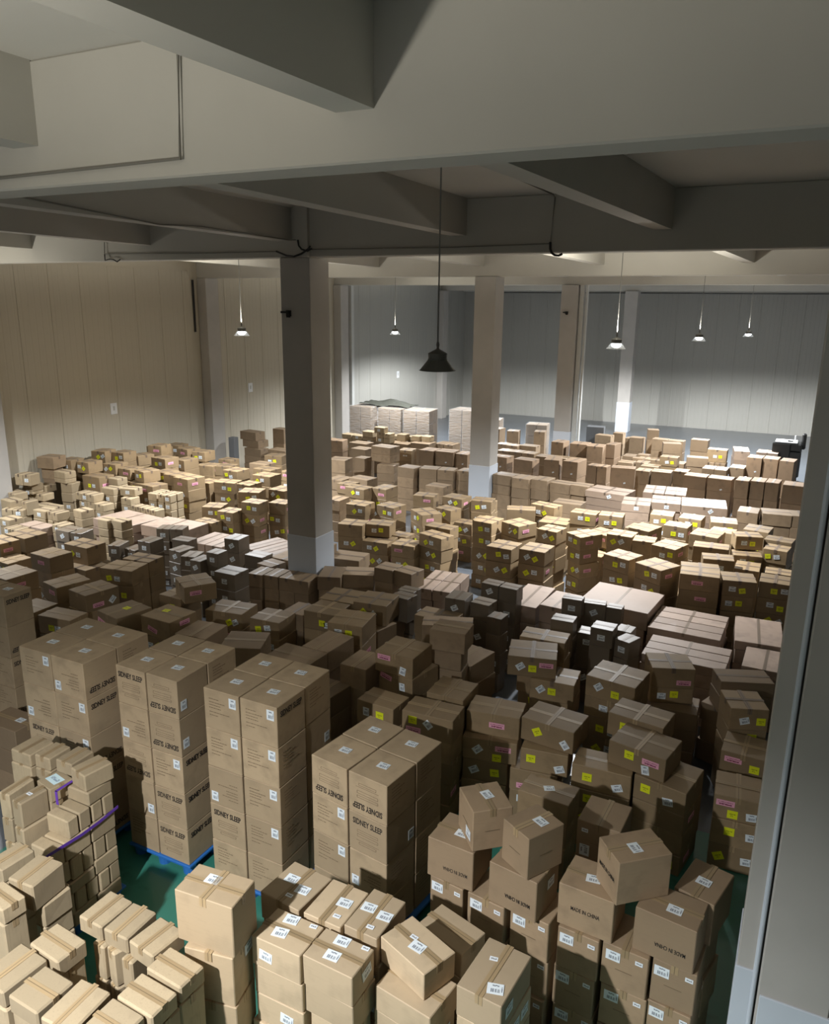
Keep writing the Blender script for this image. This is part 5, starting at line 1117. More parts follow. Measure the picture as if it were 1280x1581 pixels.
16,1,0,4,0,7,3,7,3,0,0,0.173,19.915,0.001,0.365,0.553,0.178,7
16,0,0,1,0,5,1,7,2,0,0,-1.282,17.515,0.741,0.5,0.438,0.278,-6.9 0,3,6,0,10 0,0,-10,-2,0 1,4,-5,0,0
18,1,0,1,0,1,4,11,5,0,0,-5.657,20.464,0.741,0.567,0.464,0.278,-7.1
18,1,0,1,0,1,5,11,5,0,0,-5.147,20.46,0.741,0.427,0.389,0.278,-8.2
24,3,0,1,0,1,4,7,9,0,0,-9.8,11.179,0.741,0.249,0.25,0.278,-0.6 0,0,0,0,0
24,3,0,2,0,1,4,7,9,0,0,-9.785,11.165,0.181,0.289,0.291,0.278,-0.1 0,0,0,0,0
25,0,0,1,0,2,2,10,3,0,0,-14.072,15.925,0.741,0.488,0.488,0.278,-2.2 0,3,-10,2,35 0,0,6,1,35
19,6,0,1,0,1,1,10,7,0,0,-2.517,22.704,0.678,0.602,0.238,0.358,-4 0,2,6,-12,20
17,8,0,1,0,1,1,3,2,1,0,-3.51,19.533,0.833,0.684,0.816,0.206,6.8
17,8,0,2,0,1,1,3,2,1,0,-3.493,19.531,0.625,0.684,0.816,0.206,8.2
10,0,0,1,0,2,1,3,4,0,0,-8.781,9.082,0.781,0.488,0.438,0.258,-2.3
10,0,0,1,0,2,3,3,4,0,0,-7.682,9.039,0.781,0.648,0.488,0.258,8.2 0,4,5,2,0
16,0,0,1,0,6,1,7,4,0,0,-2.693,18.404,0.781,0.513,0.494,0.258,2.3 0,3,-12,1,35 0,0,4,-3,0 1,4,-5,0,0
16,0,0,1,0,6,4,7,4,0,0,-0.618,18.069,0.781,0.52,0.568,0.258,-8.7 0,3,10,2,45 0,0,-6,1,45
18,6,0,1,0,3,1,11,4,0,0,-8.275,22.802,0.521,0.553,0.488,0.518,-7.2
18,6,0,1,0,3,2,11,4,0,0,-7.471,22.695,0.521,0.635,0.488,0.518,-6.9 0,2,6,-12,20
19,6,0,1,0,1,3,10,7,0,0,-1.855,22.803,0.681,0.635,0.488,0.358,-5.3 0,2,6,-12,20
19,6,0,2,0,1,3,10,7,0,0,-1.859,22.791,0.341,0.635,0.488,0.338,-5.1
26,2,0,1,0,5,9,8,12,1,0,-14.221,14.38,0.834,0.195,0.238,0.206,-0.5 0,0,0,0,0
26,2,0,1,0,5,7,8,12,0,0,-14.48,14.368,0.835,0.283,0.238,0.206,-1.1 0,0,0,0,0
26,2,0,1,0,5,12,8,12,0,1,-14.009,14.644,0.839,0.195,0.238,0.208,-0.8
26,2,0,2,0,5,12,8,12,0,1,-14.001,14.638,0.63,0.183,0.224,0.208,-0.5
26,2,0,3,0,5,12,8,12,0,1,-13.988,14.632,0.42,0.195,0.238,0.208,-0.6
26,2,0,1,0,5,11,8,12,0,0,-14.008,14.4,0.84,0.195,0.238,0.208,0.6 0,0,0,0,0
26,2,0,2,0,5,11,8,12,0,0,-13.997,14.381,0.63,0.195,0.238,0.208,1.5
17,8,0,1,0,1,2,3,2,0,0,-2.851,20.017,0.84,0.654,0.778,0.208,8
17,8,0,1,0,2,2,3,2,0,0,-1.985,20.083,0.841,1.061,0.928,0.208,6.8
17,8,0,2,0,2,2,3,2,0,0,-1.965,20.083,0.631,1.061,0.928,0.208,9.2
21,1,0,1,0,5,1,9,1,0,0,-12.902,22.028,0.526,0.588,0.488,0.523,-4.4
21,1,0,2,0,5,1,9,1,0,0,-12.908,22.02,0.001,0.588,0.488,0.523,-5.8
21,1,0,1,0,8,7,9,7,0,0,-11.905,24.571,0.526,0.738,0.588,0.523,-2.5
25,0,0,1,0,2,3,10,3,0,0,-13.476,15.963,0.751,0.57,0.412,0.298,12.2 0,3,11,0,35 0,0,-5,0,0
25,0,0,2,0,2,3,10,3,0,0,-13.486,15.968,0.451,0.57,0.412,0.298,11.7 0,3,-8,-3,0 0,0,8,0,0
26,0,0,1,0,6,4,8,6,0,0,-15.561,14.999,0.801,0.648,0.488,0.248,-7.3 0,3,-13,0,35 0,0,3,-3,35
26,0,0,1,0,6,6,8,6,0,0,-15.027,14.911,0.801,0.421,0.459,0.248,-7.4 0,3,7,2,10 0,0,-9,-2,10
1,5,0,1,0,2,1,2,1,0,0,-1.952,4.628,0.849,0.445,0.288,0.21,-14.6
1,5,0,1,0,1,7,2,8,0,0,-1.97,4.058,0.849,0.468,0.347,0.21,-9.1 1,0,5,0,5
5,9,0,1,0,1,2,1,2,0,0,-3.313,3.578,0.708,0.388,0.288,0.351,11.1
6,2,0,1,0,2,3,2,6,0,0,-3.999,3.307,0.796,0.118,0.188,0.263,-19.6
6,2,0,1,0,2,2,2,6,0,0,-4.158,3.31,0.796,0.118,0.188,0.263,-2
3,0,0,1,0,4,3,5,5,0,0,-1.745,9.471,0.804,0.648,0.568,0.266,-6.9 0,3,9,-1,10 0,0,-7,1,0
3,0,0,2,0,4,3,5,5,0,0,-1.746,9.464,0.536,0.648,0.568,0.266,-7.6 0,3,-9,-1,0 0,0,7,-3,0
3,0,0,3,0,4,3,5,5,0,0,-1.729,9.458,0.268,0.648,0.568,0.266,-6.4 0,3,-14,-3,45 0,0,2,0,0 1,4,-5,0,0
3,0,0,1,0,5,2,5,4,0,0,-1.211,10.168,0.851,0.558,0.483,0.218,21.2 0,3,3,2,0 0,0,-13,-1,0
16,0,0,1,0,4,6,7,6,0,0,-0.168,16.518,0.791,0.448,0.438,0.278,-7.8 0,3,6,1,0 0,0,-10,-3,0
18,1,0,1,0,1,1,11,5,0,0,-7.328,20.498,0.791,0.571,0.459,0.278,-7.8
18,1,0,2,0,1,1,11,5,0,0,-7.329,20.496,0.396,0.607,0.488,0.393,-7.4
18,1,0,3,0,1,1,11,5,0,0,-7.316,20.477,0.001,0.607,0.488,0.393,-7.4
18,1,0,1,0,1,2,11,5,0,0,-6.736,20.372,0.791,0.508,0.588,0.278,-4.5
18,1,0,2,0,1,2,11,5,0,0,-6.724,20.381,0.396,0.508,0.588,0.393,-7.1
18,1,0,1,0,1,3,11,5,0,0,-6.21,20.438,0.791,0.484,0.564,0.278,-6.7
18,1,0,2,0,1,3,11,5,0,0,-6.223,20.445,0.396,0.455,0.53,0.393,-6.2
24,0,0,1,0,7,1,7,1,0,0,-10.92,14.814,0.804,0.457,0.426,0.266,4.1 0,3,-13,2,0 0,0,3,0,0
24,0,0,2,0,7,1,7,1,0,0,-10.915,14.826,0.536,0.457,0.426,0.266,4 0,3,14,1,10 0,0,-2,-3,10 1,4,-5,0,0
24,0,0,3,0,7,1,7,1,0,0,-10.909,14.823,0.268,0.457,0.426,0.266,4.9 0,3,-5,-1,45 0,0,11,1,45
25,0,0,1,0,3,1,10,2,0,0,-12.856,16.054,0.791,0.448,0.488,0.278,-2.9 0,3,-10,2,35 0,0,6,2,35
25,1,0,1,0,7,2,10,2,0,0,-14.182,18.399,0.791,0.588,0.488,0.278,-2.5
21,1,0,1,0,8,4,9,7,2,0,-13.602,24.487,0.001,0.481,0.459,0.536,-4.6
17,8,0,1,0,2,1,3,2,0,0,-4.35,20.355,0.865,1.018,0.766,0.214,-9
17,8,0,2,0,2,1,3,2,0,0,-4.344,20.364,0.649,1.018,0.766,0.214,-9.1
19,1,0,1,0,8,2,10,4,0,0,-3.859,28.092,0.545,0.525,0.388,0.542,-3.3
19,1,0,1,0,8,1,10,4,1,0,-4.414,28.161,0.549,0.525,0.388,0.546,-3.5
3,0,0,1,0,1,2,5,3,0,0,-3.428,7.468,0.826,0.595,0.36,0.273,1.7 0,4,-9,1,0
3,0,0,2,0,1,2,5,3,0,0,-3.426,7.47,0.551,0.595,0.36,0.273,3.7 0,4,-6,2,0
3,0,0,3,0,1,2,5,3,0,0,-3.419,7.461,0.276,0.544,0.329,0.273,4.1 0,3,-8,0,10 0,0,8,-2,10 1,4,-5,0,0
3,0,0,4,0,1,2,5,3,0,0,-3.441,7.471,0.001,0.595,0.36,0.273,2 0,3,8,0,35 0,0,-8,1,35
12,3,0,1,0,2,4,4,5,0,0,-2.622,11.721,0.551,0.355,0.208,0.548,5
21,1,0,1,0,6,3,9,6,0,0,-13.317,22.715,0.551,0.71,0.488,0.548,-3.7
21,1,0,2,0,6,3,9,6,0,0,-13.316,22.707,0.001,0.71,0.488,0.548,-6.2
27,0,0,1,0,3,1,6,4,0,0,-13.678,10.05,0.826,0.636,0.506,0.273,-4.3 0,3,15,0,35 0,0,-1,-1,0 1,4,-5,0,0
3,1,0,1,0,5,4,5,4,0,0,-0.309,10.252,0.918,0.666,0.388,0.181,23.4
3,1,0,2,0,5,4,5,4,0,0,-0.305,10.26,0.851,0.666,0.388,0.065,22.2
11,1,0,1,0,4,3,6,4,0,0,-6.389,11.828,0.551,0.365,0.365,0.548,-2
18,6,0,1,0,5,6,11,6,0,0,-5.913,25.081,0.551,0.517,0.605,0.548,4.3
18,1,0,1,0,8,2,11,3,0,0,-8.414,26.992,0.551,0.388,0.488,0.548,9.8
26,2,0,1,0,4,3,8,13,0,0,-16.897,13.835,0.851,0.347,0.348,0.248,11.2
26,2,0,2,0,4,3,8,13,0,0,-16.915,13.862,0.601,0.347,0.348,0.248,12.9 0,0,0,0,0
26,2,0,3,0,4,3,8,13,0,0,-16.915,13.851,0.351,0.347,0.348,0.248,12
26,2,0,4,0,4,3,8,13,0,0,-16.918,13.845,0.001,0.347,0.348,0.348,12.5
27,2,0,1,0,5,2,6,3,0,0,-13.432,11.867,0.918,0.312,0.288,0.181,0.8
27,2,0,2,0,5,2,6,3,0,0,-13.443,11.875,0.734,0.312,0.288,0.181,-0.2
27,2,0,3,0,5,2,6,3,0,0,-13.422,11.878,0.551,0.312,0.288,0.181,0.9
27,2,0,4,0,5,2,6,3,0,0,-13.431,11.87,0.368,0.312,0.288,0.181,1.4
27,2,0,5,0,5,2,6,3,0,0,-13.43,11.879,0.184,0.312,0.288,0.181,-0.7
27,2,0,1,0,5,3,6,3,0,0,-13.086,11.944,0.918,0.345,0.288,0.181,-5
27,2,0,2,0,5,3,6,3,0,0,-13.095,11.96,0.734,0.345,0.288,0.181,-4.9
3,0,0,1,0,1,1,5,3,0,0,-4.057,7.397,0.841,0.51,0.368,0.278,-3.1 0,3,-11,2,0 0,0,5,2,0
3,0,0,1,0,2,3,5,13,0,0,-3.437,8.033,0.841,0.415,0.42,0.278,0.7 0,3,-13,-2,0 0,0,3,-1,0
3,0,0,2,0,2,3,5,13,0,0,-3.433,8.034,0.281,0.415,0.42,0.278,-0.9 0,3,-11,2,0 0,0,5,0,0
3,0,0,3,0,2,3,5,13,0,0,-3.444,8.01,0.001,0.454,0.459,0.278,0.5 0,3,-6,1,35 0,0,10,-1,35
3,0,0,1,0,5,1,5,4,0,0,-2.912,10.089,0.841,0.648,0.388,0.278,2.6 0,3,-11,-2,35 0,0,5,0,0
3,0,0,2,0,5,1,5,4,0,0,-2.93,10.084,0.561,0.648,0.388,0.278,4 0,4,11,-2,0
3,0,0,3,0,5,1,5,4,0,0,-2.907,10.105,0.281,0.648,0.388,0.278,3.1 0,3,-11,2,10 0,0,5,0,0
4,1,0,1,0,4,2,4,2,0,0,-4.357,9.885,0.841,0.738,0.388,0.278,20.5
9,0,0,1,0,2,2,3,3,0,0,-9.531,7.437,0.841,0.612,0.368,0.278,6.7 0,3,-3,1,0 0,0,13,-3,0
9,0,0,1,0,2,1,3,3,0,0,-10.183,7.463,0.841,0.488,0.488,0.278,-0.3 0,3,15,2,0 0,0,-1,1,0
12,3,0,1,0,1,1,4,7,0,0,-4.195,10.919,0.561,0.327,0.315,0.558,-6.3 0,0,0,0,30
12,3,0,1,0,1,3,4,7,0,0,-2.854,10.846,0.841,0.343,0.276,0.278,1.5
12,3,0,2,0,1,3,4,7,0,0,-2.868,10.848,0.561,0.323,0.26,0.278,2.3 0,0,0,0,0
12,3,0,1,0,1,5,4,7,0,0,-2.265,10.822,0.561,0.308,0.283,0.558,-2.6
15,0,0,1,0,4,1,6,6,0,0,-6.692,17.207,0.841,0.506,0.438,0.278,9.5 0,3,6,2,0 0,0,-10,-3,0
16,0,0,1,0,5,2,7,2,0,0,-0.155,16.985,0.841,0.529,0.388,0.278,-7.7
16,0,0,2,0,5,2,7,2,0,0,-0.142,17.013,0.561,0.529,0.388,0.278,-7.5 0,4,11,-2,0
23,0,0,1,0,1,1,1,1,0,0,-11.371,14.379,0.841,0.465,0.389,0.278,5 0,3,-9,-2,35 0,0,7,-2,35 1,4,-5,0,0
23,0,0,2,0,1,1,1,1,0,0,-11.356,14.394,0.561,0.465,0.389,0.278,2.7 1,4,-5,0,0
23,0,0,3,0,1,1,1,1,0,0,-11.368,14.398,0.281,0.465,0.389,0.278,3.1 1,4,-5,0,0
24,3,0,1,0,2,4,7,6,0,0,-9.849,11.866,0.841,0.331,0.388,0.278,4.8 0,0,0,0,30
24,3,0,2,0,2,4,7,6,0,0,-9.866,11.867,0.561,0.331,0.388,0.278,3.6 0,0,0,0,0
25,0,0,1,0,5,4,10,5,0,0,-15.235,17.262,0.841,0.577,0.488,0.278,6.9 0,3,-9,0,0 0,0,7,-1,0
25,0,0,1,0,5,5,10,5,0,0,-14.714,17.442,0.841,0.487,0.488,0.278,6.6 0,3,9,2,45 0,0,-7,-1,0
25,0,0,1,0,8,2,10,2,0,0,-14.442,19.438,0.841,0.588,0.488,0.278,10.9 0,3,8,0,10 0,0,-8,-3,10
26,2,0,1,0,3,3,8,7,0,0,-17.439,13.534,0.598,0.161,0.157,0.521,0.3
26,2,0,1,0,4,7,8,13,0,0,-15.699,14.105,0.941,0.432,0.338,0.178,0.5 0,0,0,0,0
26,2,0,2,0,4,7,8,13,0,0,-15.695,14.117,0.761,0.432,0.338,0.178,1.1
26,2,0,3,0,4,7,8,13,0,0,-15.715,14.133,0.581,0.432,0.338,0.178,-0.2 0,0,0,0,0
3,0,0,1,0,2,2,5,13,0,0,-4.165,8.247,0.856,0.549,0.549,0.283,-12.3 0,4,-10,2,0
2,4,0,1,0,1,14,2,14,0,0,-0.265,5.766,0.761,0.242,0.338,0.378,-12.9 0,0,-9,10,0 0,2,11,12,0
2,4,0,2,0,1,14,2,14,0,0,-0.242,5.772,0.381,0.242,0.338,0.378,-13.2 0,0,-9,10,0 0,2,11,12,0
2,4,0,3,0,1,14,2,14,0,0,-0.267,5.768,0.001,0.242,0.338,0.378,-12.1 0,0,-9,10,0 0,2,11,12,0
11,3,0,1,0,3,1,6,2,0,0,-5.339,10.609,0.768,0.304,0.25,0.381,-3.5
11,3,0,2,0,3,1,6,2,0,0,-5.363,10.595,0.384,0.304,0.25,0.381,-1.7
18,1,0,1,0,8,1,11,3,0,0,-9.401,26.946,0.576,0.427,0.488,0.573,8.9
19,1,0,1,0,7,1,10,1,0,0,-3.916,27.42,0.576,0.588,0.388,0.573,14.2
18,6,0,1,0,5,4,11,6,0,0,-7.169,25.256,0.576,0.421,0.588,0.573,-4.6
18,6,0,1,0,6,1,11,3,0,0,-5.506,25.683,0.576,0.328,0.588,0.573,-8.8
7,2,0,1,0,1,4,1,4,0,0,-4.882,3.424,0.968,0.118,0.265,0.191,-2.9
7,2,0,2,0,1,4,1,4,0,0,-4.878,3.422,0.774,0.118,0.265,0.191,-3.1
14,0,0,1,0,1,2,1,3,0,0,-0.695,13.943,0.891,0.511,0.459,0.278,10.9 0,3,3,1,0 0,0,-13,0,0
14,0,0,2,0,1,2,1,3,0,0,-0.696,13.923,0.611,0.511,0.459,0.278,11.8
14,0,0,3,0,1,2,1,3,0,0,-0.686,13.924,0.331,0.544,0.488,0.278,11.2 1,4,-5,0,0
14,0,0,4,0,1,2,1,3,0,0,-0.686,13.941,0.001,0.511,0.459,0.328,11.7 0,4,-10,0,0
14,0,0,1,0,1,3,1,3,0,0,-0.116,14.136,0.891,0.488,0.488,0.278,1.3 0,3,13,-3,0 0,0,-3,2,0 1,4,-5,0,0
14,0,0,2,0,1,3,1,3,0,0,-0.098,14.137,0.611,0.488,0.488,0.278,-0.4 0,3,-4,2,35 0,0,12,1,35
14,0,0,3,0,1,3,1,3,0,0,-0.093,14.117,0.331,0.488,0.488,0.278,-0.8 0,3,-4,2,0 0,0,12,-3,0
15,0,0,1,0,5,1,6,1,0,0,-5.135,17.285,0.891,0.547,0.316,0.278,-14.9 0,3,9,0,45 0,0,-7,2,45 1,4,-5,0,0
15,0,0,2,0,5,1,6,1,0,0,-5.145,17.271,0.611,0.598,0.346,0.278,-14.5
8,2,0,1,0,1,1,3,14,0,0,-6.289,4.189,0.921,0.131,0.3,0.258,3.7
8,2,0,2,0,1,1,3,14,0,0,-6.275,4.18,0.662,0.131,0.3,0.258,2.7
8,2,0,1,0,1,2,3,14,0,0,-6.038,4.137,0.921,0.136,0.286,0.258,-5
21,2,0,1,0,8,2,9,7,1,0,-14.36,24.337,0.598,0.448,0.348,0.595,-5.5 0,0,0,0,0
21,2,0,1,0,8,1,9,7,2,0,-14.805,24.37,0.599,0.421,0.327,0.596,-5.4 0,0,0,0,0
4,1,0,1,0,1,3,4,3,0,0,-4.708,8.023,0.901,0.388,0.491,0.298,-0.5
4,1,0,2,0,1,3,4,3,0,0,-4.707,8.006,0.601,0.365,0.461,0.298,-0
4,1,0,1,0,2,1,4,2,0,0,-5.4,8.279,0.901,0.425,0.608,0.298,-4.8
10,3,0,1,0,3,1,3,2,0,0,-8.437,9.968,0.901,0.438,0.388,0.298,0.1 0,0,0,0,0
11,3,0,1,0,3,2,6,2,0,0,-4.526,10.715,0.901,0.288,0.334,0.298,0.5 0,0,0,0,0
12,3,0,1,0,2,3,4,5,0,0,-2.905,11.48,0.601,0.299,0.196,0.598,4.2 0,0,0,0,30
12,3,0,2,0,2,3,4,5,0,0,-2.903,11.476,0.001,0.318,0.208,0.598,1.9 0,0,0,0,0
25,0,0,1,0,1,1,10,3,0,0,-14.242,15.358,0.901,0.588,0.568,0.298,-9.3 0,3,-9,-2,35 0,0,7,0,35
25,0,0,2,0,1,1,10,3,0,0,-14.256,15.37,0.601,0.588,0.568,0.298,-9.1 0,3,15,2,0 0,0,-1,-1,0
25,0,0,3,0,1,1,10,3,0,0,-14.26,15.364,0.301,0.588,0.568,0.298,-10.9 0,3,-7,1,45 0,0,9,-1,45
25,0,0,1,0,2,1,10,3,0,0,-14.805,15.486,0.901,0.505,0.488,0.298,-4.5
27,0,0,1,0,2,3,6,4,0,0,-11.919,9.211,0.901,0.572,0.463,0.298,-4.7 1,4,-5,0,0
27,0,0,2,0,2,3,6,4,0,0,-11.912,9.197,0.601,0.572,0.463,0.298,-5.6 0,3,8,-2,45 0,0,-8,-2,45
27,0,0,1,0,1,1,6,1,0,0,-11.603,8.168,0.901,0.625,0.568,0.298,-4.2
19,1,0,1,0,8,3,10,4,0,0,-3.078,28.056,0.601,0.565,0.388,0.598,-3.4
4,0,0,1,0,3,1,4,3,0,0,-6.072,9.307,0.611,0.528,0.501,0.608,3.1
15,0,0,1,0,1,2,6,3,0,0,-4.246,13.763,0.916,0.515,0.531,0.303,-2.6 0,3,-9,-2,35 0,0,7,1,0 1,4,-5,0,0
15,0,0,2,0,1,2,6,3,0,0,-4.232,13.76,0.611,0.515,0.531,0.303,-3.3 0,3,3,2,10 0,0,-13,-1,10
15,0,0,1,0,1,1,6,3,0,0,-4.854,13.624,0.916,0.52,0.532,0.303,-2.6 0,3,14,1,35 0,0,-2,0,35
15,0,0,2,0,1,1,6,3,0,0,-4.835,13.627,0.611,0.52,0.532,0.303,-4.1 0,3,-2,-3,35 0,0,14,-1,0
15,0,0,1,0,2,2,6,5,0,0,-5.147,15.304,0.916,0.523,0.527,0.303,-28.1 0,3,4,-1,0 0,0,-12,1,0
15,0,0,1,0,2,4,6,5,0,0,-3.703,15.146,0.916,0.385,0.488,0.303,-34.5 0,3,-3,-2,0 0,0,13,2,0 1,4,-5,0,0
15,0,0,2,0,2,4,6,5,0,0,-3.678,15.157,0.611,0.385,0.488,0.303,-36.5 0,3,-2,-1,35 0,0,14,1,35 1,4,-5,0,0
15,0,0,3,0,2,4,6,5,0,0,-3.703,15.163,0.306,0.385,0.488,0.303,-36.4 0,3,8,0,0 0,0,-8,-3,0
15,0,0,4,0,2,4,6,5,0,0,-3.697,15.144,0.001,0.385,0.488,0.303,-35.2 0,3,4,-2,35 0,0,-12,-3,35
15,0,0,1,0,2,3,6,5,0,0,-4.383,15.188,0.916,0.448,0.463,0.303,-11.3 0,3,12,0,0 0,0,-4,-3,0
15,0,0,2,0,2,3,6,5,0,0,-4.368,15.209,0.611,0.448,0.463,0.303,-10.8 0,3,12,-2,45 0,0,-4,2,45
15,0,0,3,0,2,3,6,5,0,0,-4.393,15.206,0.306,0.448,0.463,0.303,-10.7 0,3,12,-1,35 0,0,-4,1,0
15,0,0,4,0,2,3,6,5,0,0,-4.366,15.211,0.001,0.448,0.463,0.303,-11.6 0,4,8,-1,0
15,0,0,1,0,1,3,6,3,0,0,-2.677,14.109,0.916,0.543,0.478,0.303,-21.3 0,3,10,0,10 0,0,-6,-2,10
15,0,0,1,0,2,5,6,5,0,0,-3.003,15.548,0.916,0.516,0.449,0.303,-6
15,0,0,1,0,2,1,6,5,0,0,-5.768,15.183,0.916,0.448,0.551,0.303,-7.8 0,3,-2,2,0 0,0,14,1,0
15,0,0,2,0,2,1,6,5,0,0,-5.783,15.204,0.611,0.448,0.551,0.303,-8.4 0,3,11,0,45 0,0,-5,-2,45
15,0,0,3,0,2,1,6,5,0,0,-5.768,15.205,0.306,0.448,0.551,0.303,-6.8 0,3,13,-1,10 0,0,-3,2,0
15,0,0,4,0,2,1,6,5,0,0,-5.789,15.208,0.001,0.448,0.551,0.303,-7.2 0,3,11,-2,0 0,0,-5,1,0
15,0,0,1,0,4,4,6,6,0,0,-4.118,16.876,0.916,0.579,0.388,0.303,-3.3 0,3,11,-3,0 0,0,-5,2,0
15,0,0,1,0,4,5,6,6,0,0,-3.545,16.96,0.941,0.525,0.388,0.278,4.6 0,4,6,3,0
16,0,0,1,0,1,1,7,2,0,0,-2.02,13.837,0.941,0.57,0.542,0.278,-28.2 0,3,11,-2,35 0,0,-5,2,0
16,0,0,2,0,1,1,7,2,0,0,-2.015,13.831,0.661,0.57,0.542,0.278,-29.7
16,0,0,1,0,1,2,7,2,0,0,-1.286,13.714,0.941,0.648,0.388,0.278,5.6 0,4,4,0,0
16,0,0,2,0,1,2,7,2,0,0,-1.29,13.704,0.661,0.648,0.388,0.278,5.1
16,0,0,1,0,2,2,7,3,0,0,-2.015,15.19,0.941,0.498,0.556,0.278,-18.6 0,3,16,2,0 0,0,0,0,0
16,0,0,1,0,2,1,7,3,0,0,-2.519,15.339,0.941,0.399,0.389,0.278,3.9 0,3,-9,0,10 0,0,7,-1,10
16,0,0,1,0,3,1,7,3,0,0,-1.3,15.519,0.941,0.648,0.388,0.278,3.7 0,3,0,-3,45 0,0,16,2,45
16,0,0,1,0,4,2,7,6,0,0,-2.122,16.758,0.941,0.505,0.42,0.278,-7.5 0,4,-10,0,0
16,0,0,1,0,4,3,7,6,0,0,-1.468,16.396,0.941,0.561,0.568,0.278,-10.1 0,3,-4,-1,10 0,0,12,0,0
16,0,0,2,0,4,3,7,6,0,0,-1.478,16.387,0.661,0.561,0.568,0.278,-10.2 0,4,-6,0,0
16,0,0,1,0,4,4,7,6,0,0,-0.75,16.677,0.941,0.329,0.241,0.278,17.4 0,3,9,-3,0 0,0,-7,-2,0
25,0,0,1,0,4,2,10,2,0,0,-13.807,16.713,0.916,0.51,0.524,0.303,-1.4 0,3,-11,0,35 0,0,5,-2,0 1,4,-5,0,0
25,0,0,1,0,3,2,10,2,0,0,-12.659,16.584,0.916,0.585,0.488,0.303,0.4 0,3,5,-2,0 0,0,-11,-3,0 1,4,-5,0,0
25,0,0,2,0,3,2,10,2,0,0,-12.661,16.593,0.306,0.585,0.488,0.303,-2.1 0,3,-11,2,0 0,0,5,0,0
25,0,0,1,0,1,2,10,3,0,0,-11.845,14.91,0.916,0.543,0.488,0.303,16.7 0,3,-10,2,10 0,0,6,-1,0
26,2,0,1,0,3,2,8,7,0,0,-17.469,13.172,1.14,0.346,0.348,0.079,-0.8 0,0,0,0,0
27,0,0,1,0,2,4,6,4,0,0,-10.215,9.288,0.916,0.648,0.475,0.303,10 0,3,13,-2,0 0,0,-3,-3,0
27,0,0,2,0,2,4,6,4,0,0,-10.233,9.306,0.611,0.648,0.475,0.303,9.6 0,3,10,0,0 0,0,-6,-3,0 1,4,-5,0,0
27,0,0,1,0,3,4,6,4,0,0,-10.269,9.794,0.916,0.58,0.403,0.303,6.1 0,3,4,1,0 0,0,-12,2,0
27,0,0,2,0,3,4,6,4,0,0,-10.275,9.79,0.611,0.58,0.403,0.303,6.2
12,3,0,1,0,2,2,4,5,0,0,-3.963,11.537,0.831,0.312,0.264,0.413,-3.3 0,0,0,0,0
12,3,0,2,0,2,2,4,5,0,0,-3.964,11.525,0.416,0.312,0.264,0.413,-4.6 0,0,0,0,0
12,3,0,3,0,2,2,4,5,0,0,-3.944,11.533,0.001,0.312,0.264,0.413,-5 0,0,0,0,0
12,3,0,1,0,2,1,4,5,1,0,-4.273,11.545,0.834,0.269,0.227,0.415,-6.2 0,0,0,0,30
1,5,0,1,0,1,5,2,8,0,0,-2.407,4.296,1.001,0.289,0.427,0.248,-2.1 0,0,5,0,-5
1,5,0,2,0,1,5,2,8,0,0,-2.409,4.297,0.751,0.289,0.427,0.248,-2.7 0,0,5,0,-5
1,5,0,3,0,1,5,2,8,0,0,-2.417,4.286,0.501,0.289,0.427,0.248,-0.9
1,5,0,1,0,1,2,2,8,0,0,-2.894,3.851,1.001,0.422,0.308,0.248,0.3
1,5,0,2,0,1,2,2,8,0,0,-2.885,3.851,0.751,0.422,0.308,0.248,-0.3 0,0,6,0,-5
1,5,0,3,0,1,2,2,8,0,0,-2.914,3.832,0.501,0.422,0.308,0.248,-1.2 0,0,5,0,-5
1,5,0,1,0,1,4,2,8,0,0,-2.468,3.861,1.001,0.415,0.288,0.248,-3.5
1,5,0,2,0,1,4,2,8,0,0,-2.459,3.852,0.751,0.357,0.248,0.248,-2.6
1,5,0,1,0,1,8,2,8,0,0,-1.429,4.215,1.001,0.334,0.495,0.248,-6.3 1,0,0,0,0 1,0,14,0,0
1,5,0,2,0,1,8,2,8,0,0,-1.426,4.212,0.751,0.334,0.495,0.248,-5.7
11,0,0,1,0,1,1,6,1,0,0,-5.476,9.04,0.939,0.533,0.556,0.31,8.4 0,3,3,-3,35 0,0,-13,-1,0 1,4,-5,0,0
25,1,0,1,0,10,1,10,1,0,0,-16.095,22.003,0.834,0.488,0.388,0.415,-3
26,2,0,1,0,5,5,8,12,0,0,-15.924,14.524,1.059,0.361,0.338,0.21,-4.2
8,11,0,1,0,2,3,3,14,0,0,-6.038,4.412,0.722,0.213,0.203,0.577,-13
9,0,0,1,0,3,2,3,2,0,0,-9.596,8.063,1.057,0.483,0.568,0.262,-10.5 0,3,-12,-1,35 0,0,4,2,35
9,0,0,1,0,3,1,3,2,0,0,-10.217,8.105,1.057,0.462,0.568,0.262,-14.6
10,0,0,1,0,1,1,3,3,0,0,-7.807,7.824,1.057,0.579,0.516,0.262,-3.9 0,3,4,1,35 0,0,-12,-1,0
19,1,0,1,0,9,2,10,2,0,0,-4.82,28.847,0.901,0.388,0.388,0.448,15.2
19,1,0,2,0,9,2,10,2,0,0,-4.817,28.831,0.451,0.388,0.388,0.448,14.5
6,2,0,1,0,1,2,2,7,0,0,-4.313,3.007,0.908,0.328,0.232,0.451,-5.1
6,2,0,1,0,1,1,2,7,0,0,-4.376,2.715,0.908,0.287,0.331,0.451,-3.2
6,2,0,1,0,1,3,2,7,0,0,-4.065,2.707,0.908,0.291,0.288,0.451,-2.8
6,2,0,1,0,1,6,2,7,0,0,-3.41,2.993,0.908,0.33,0.223,0.451,-3.4
6,2,0,1,0,1,7,2,7,0,0,-3.41,3.228,0.908,0.338,0.222,0.451,-3.6
7,2,0,1,0,1,1,1,4,0,0,-5.391,3.469,0.908,0.21,0.294,0.451,-6.3
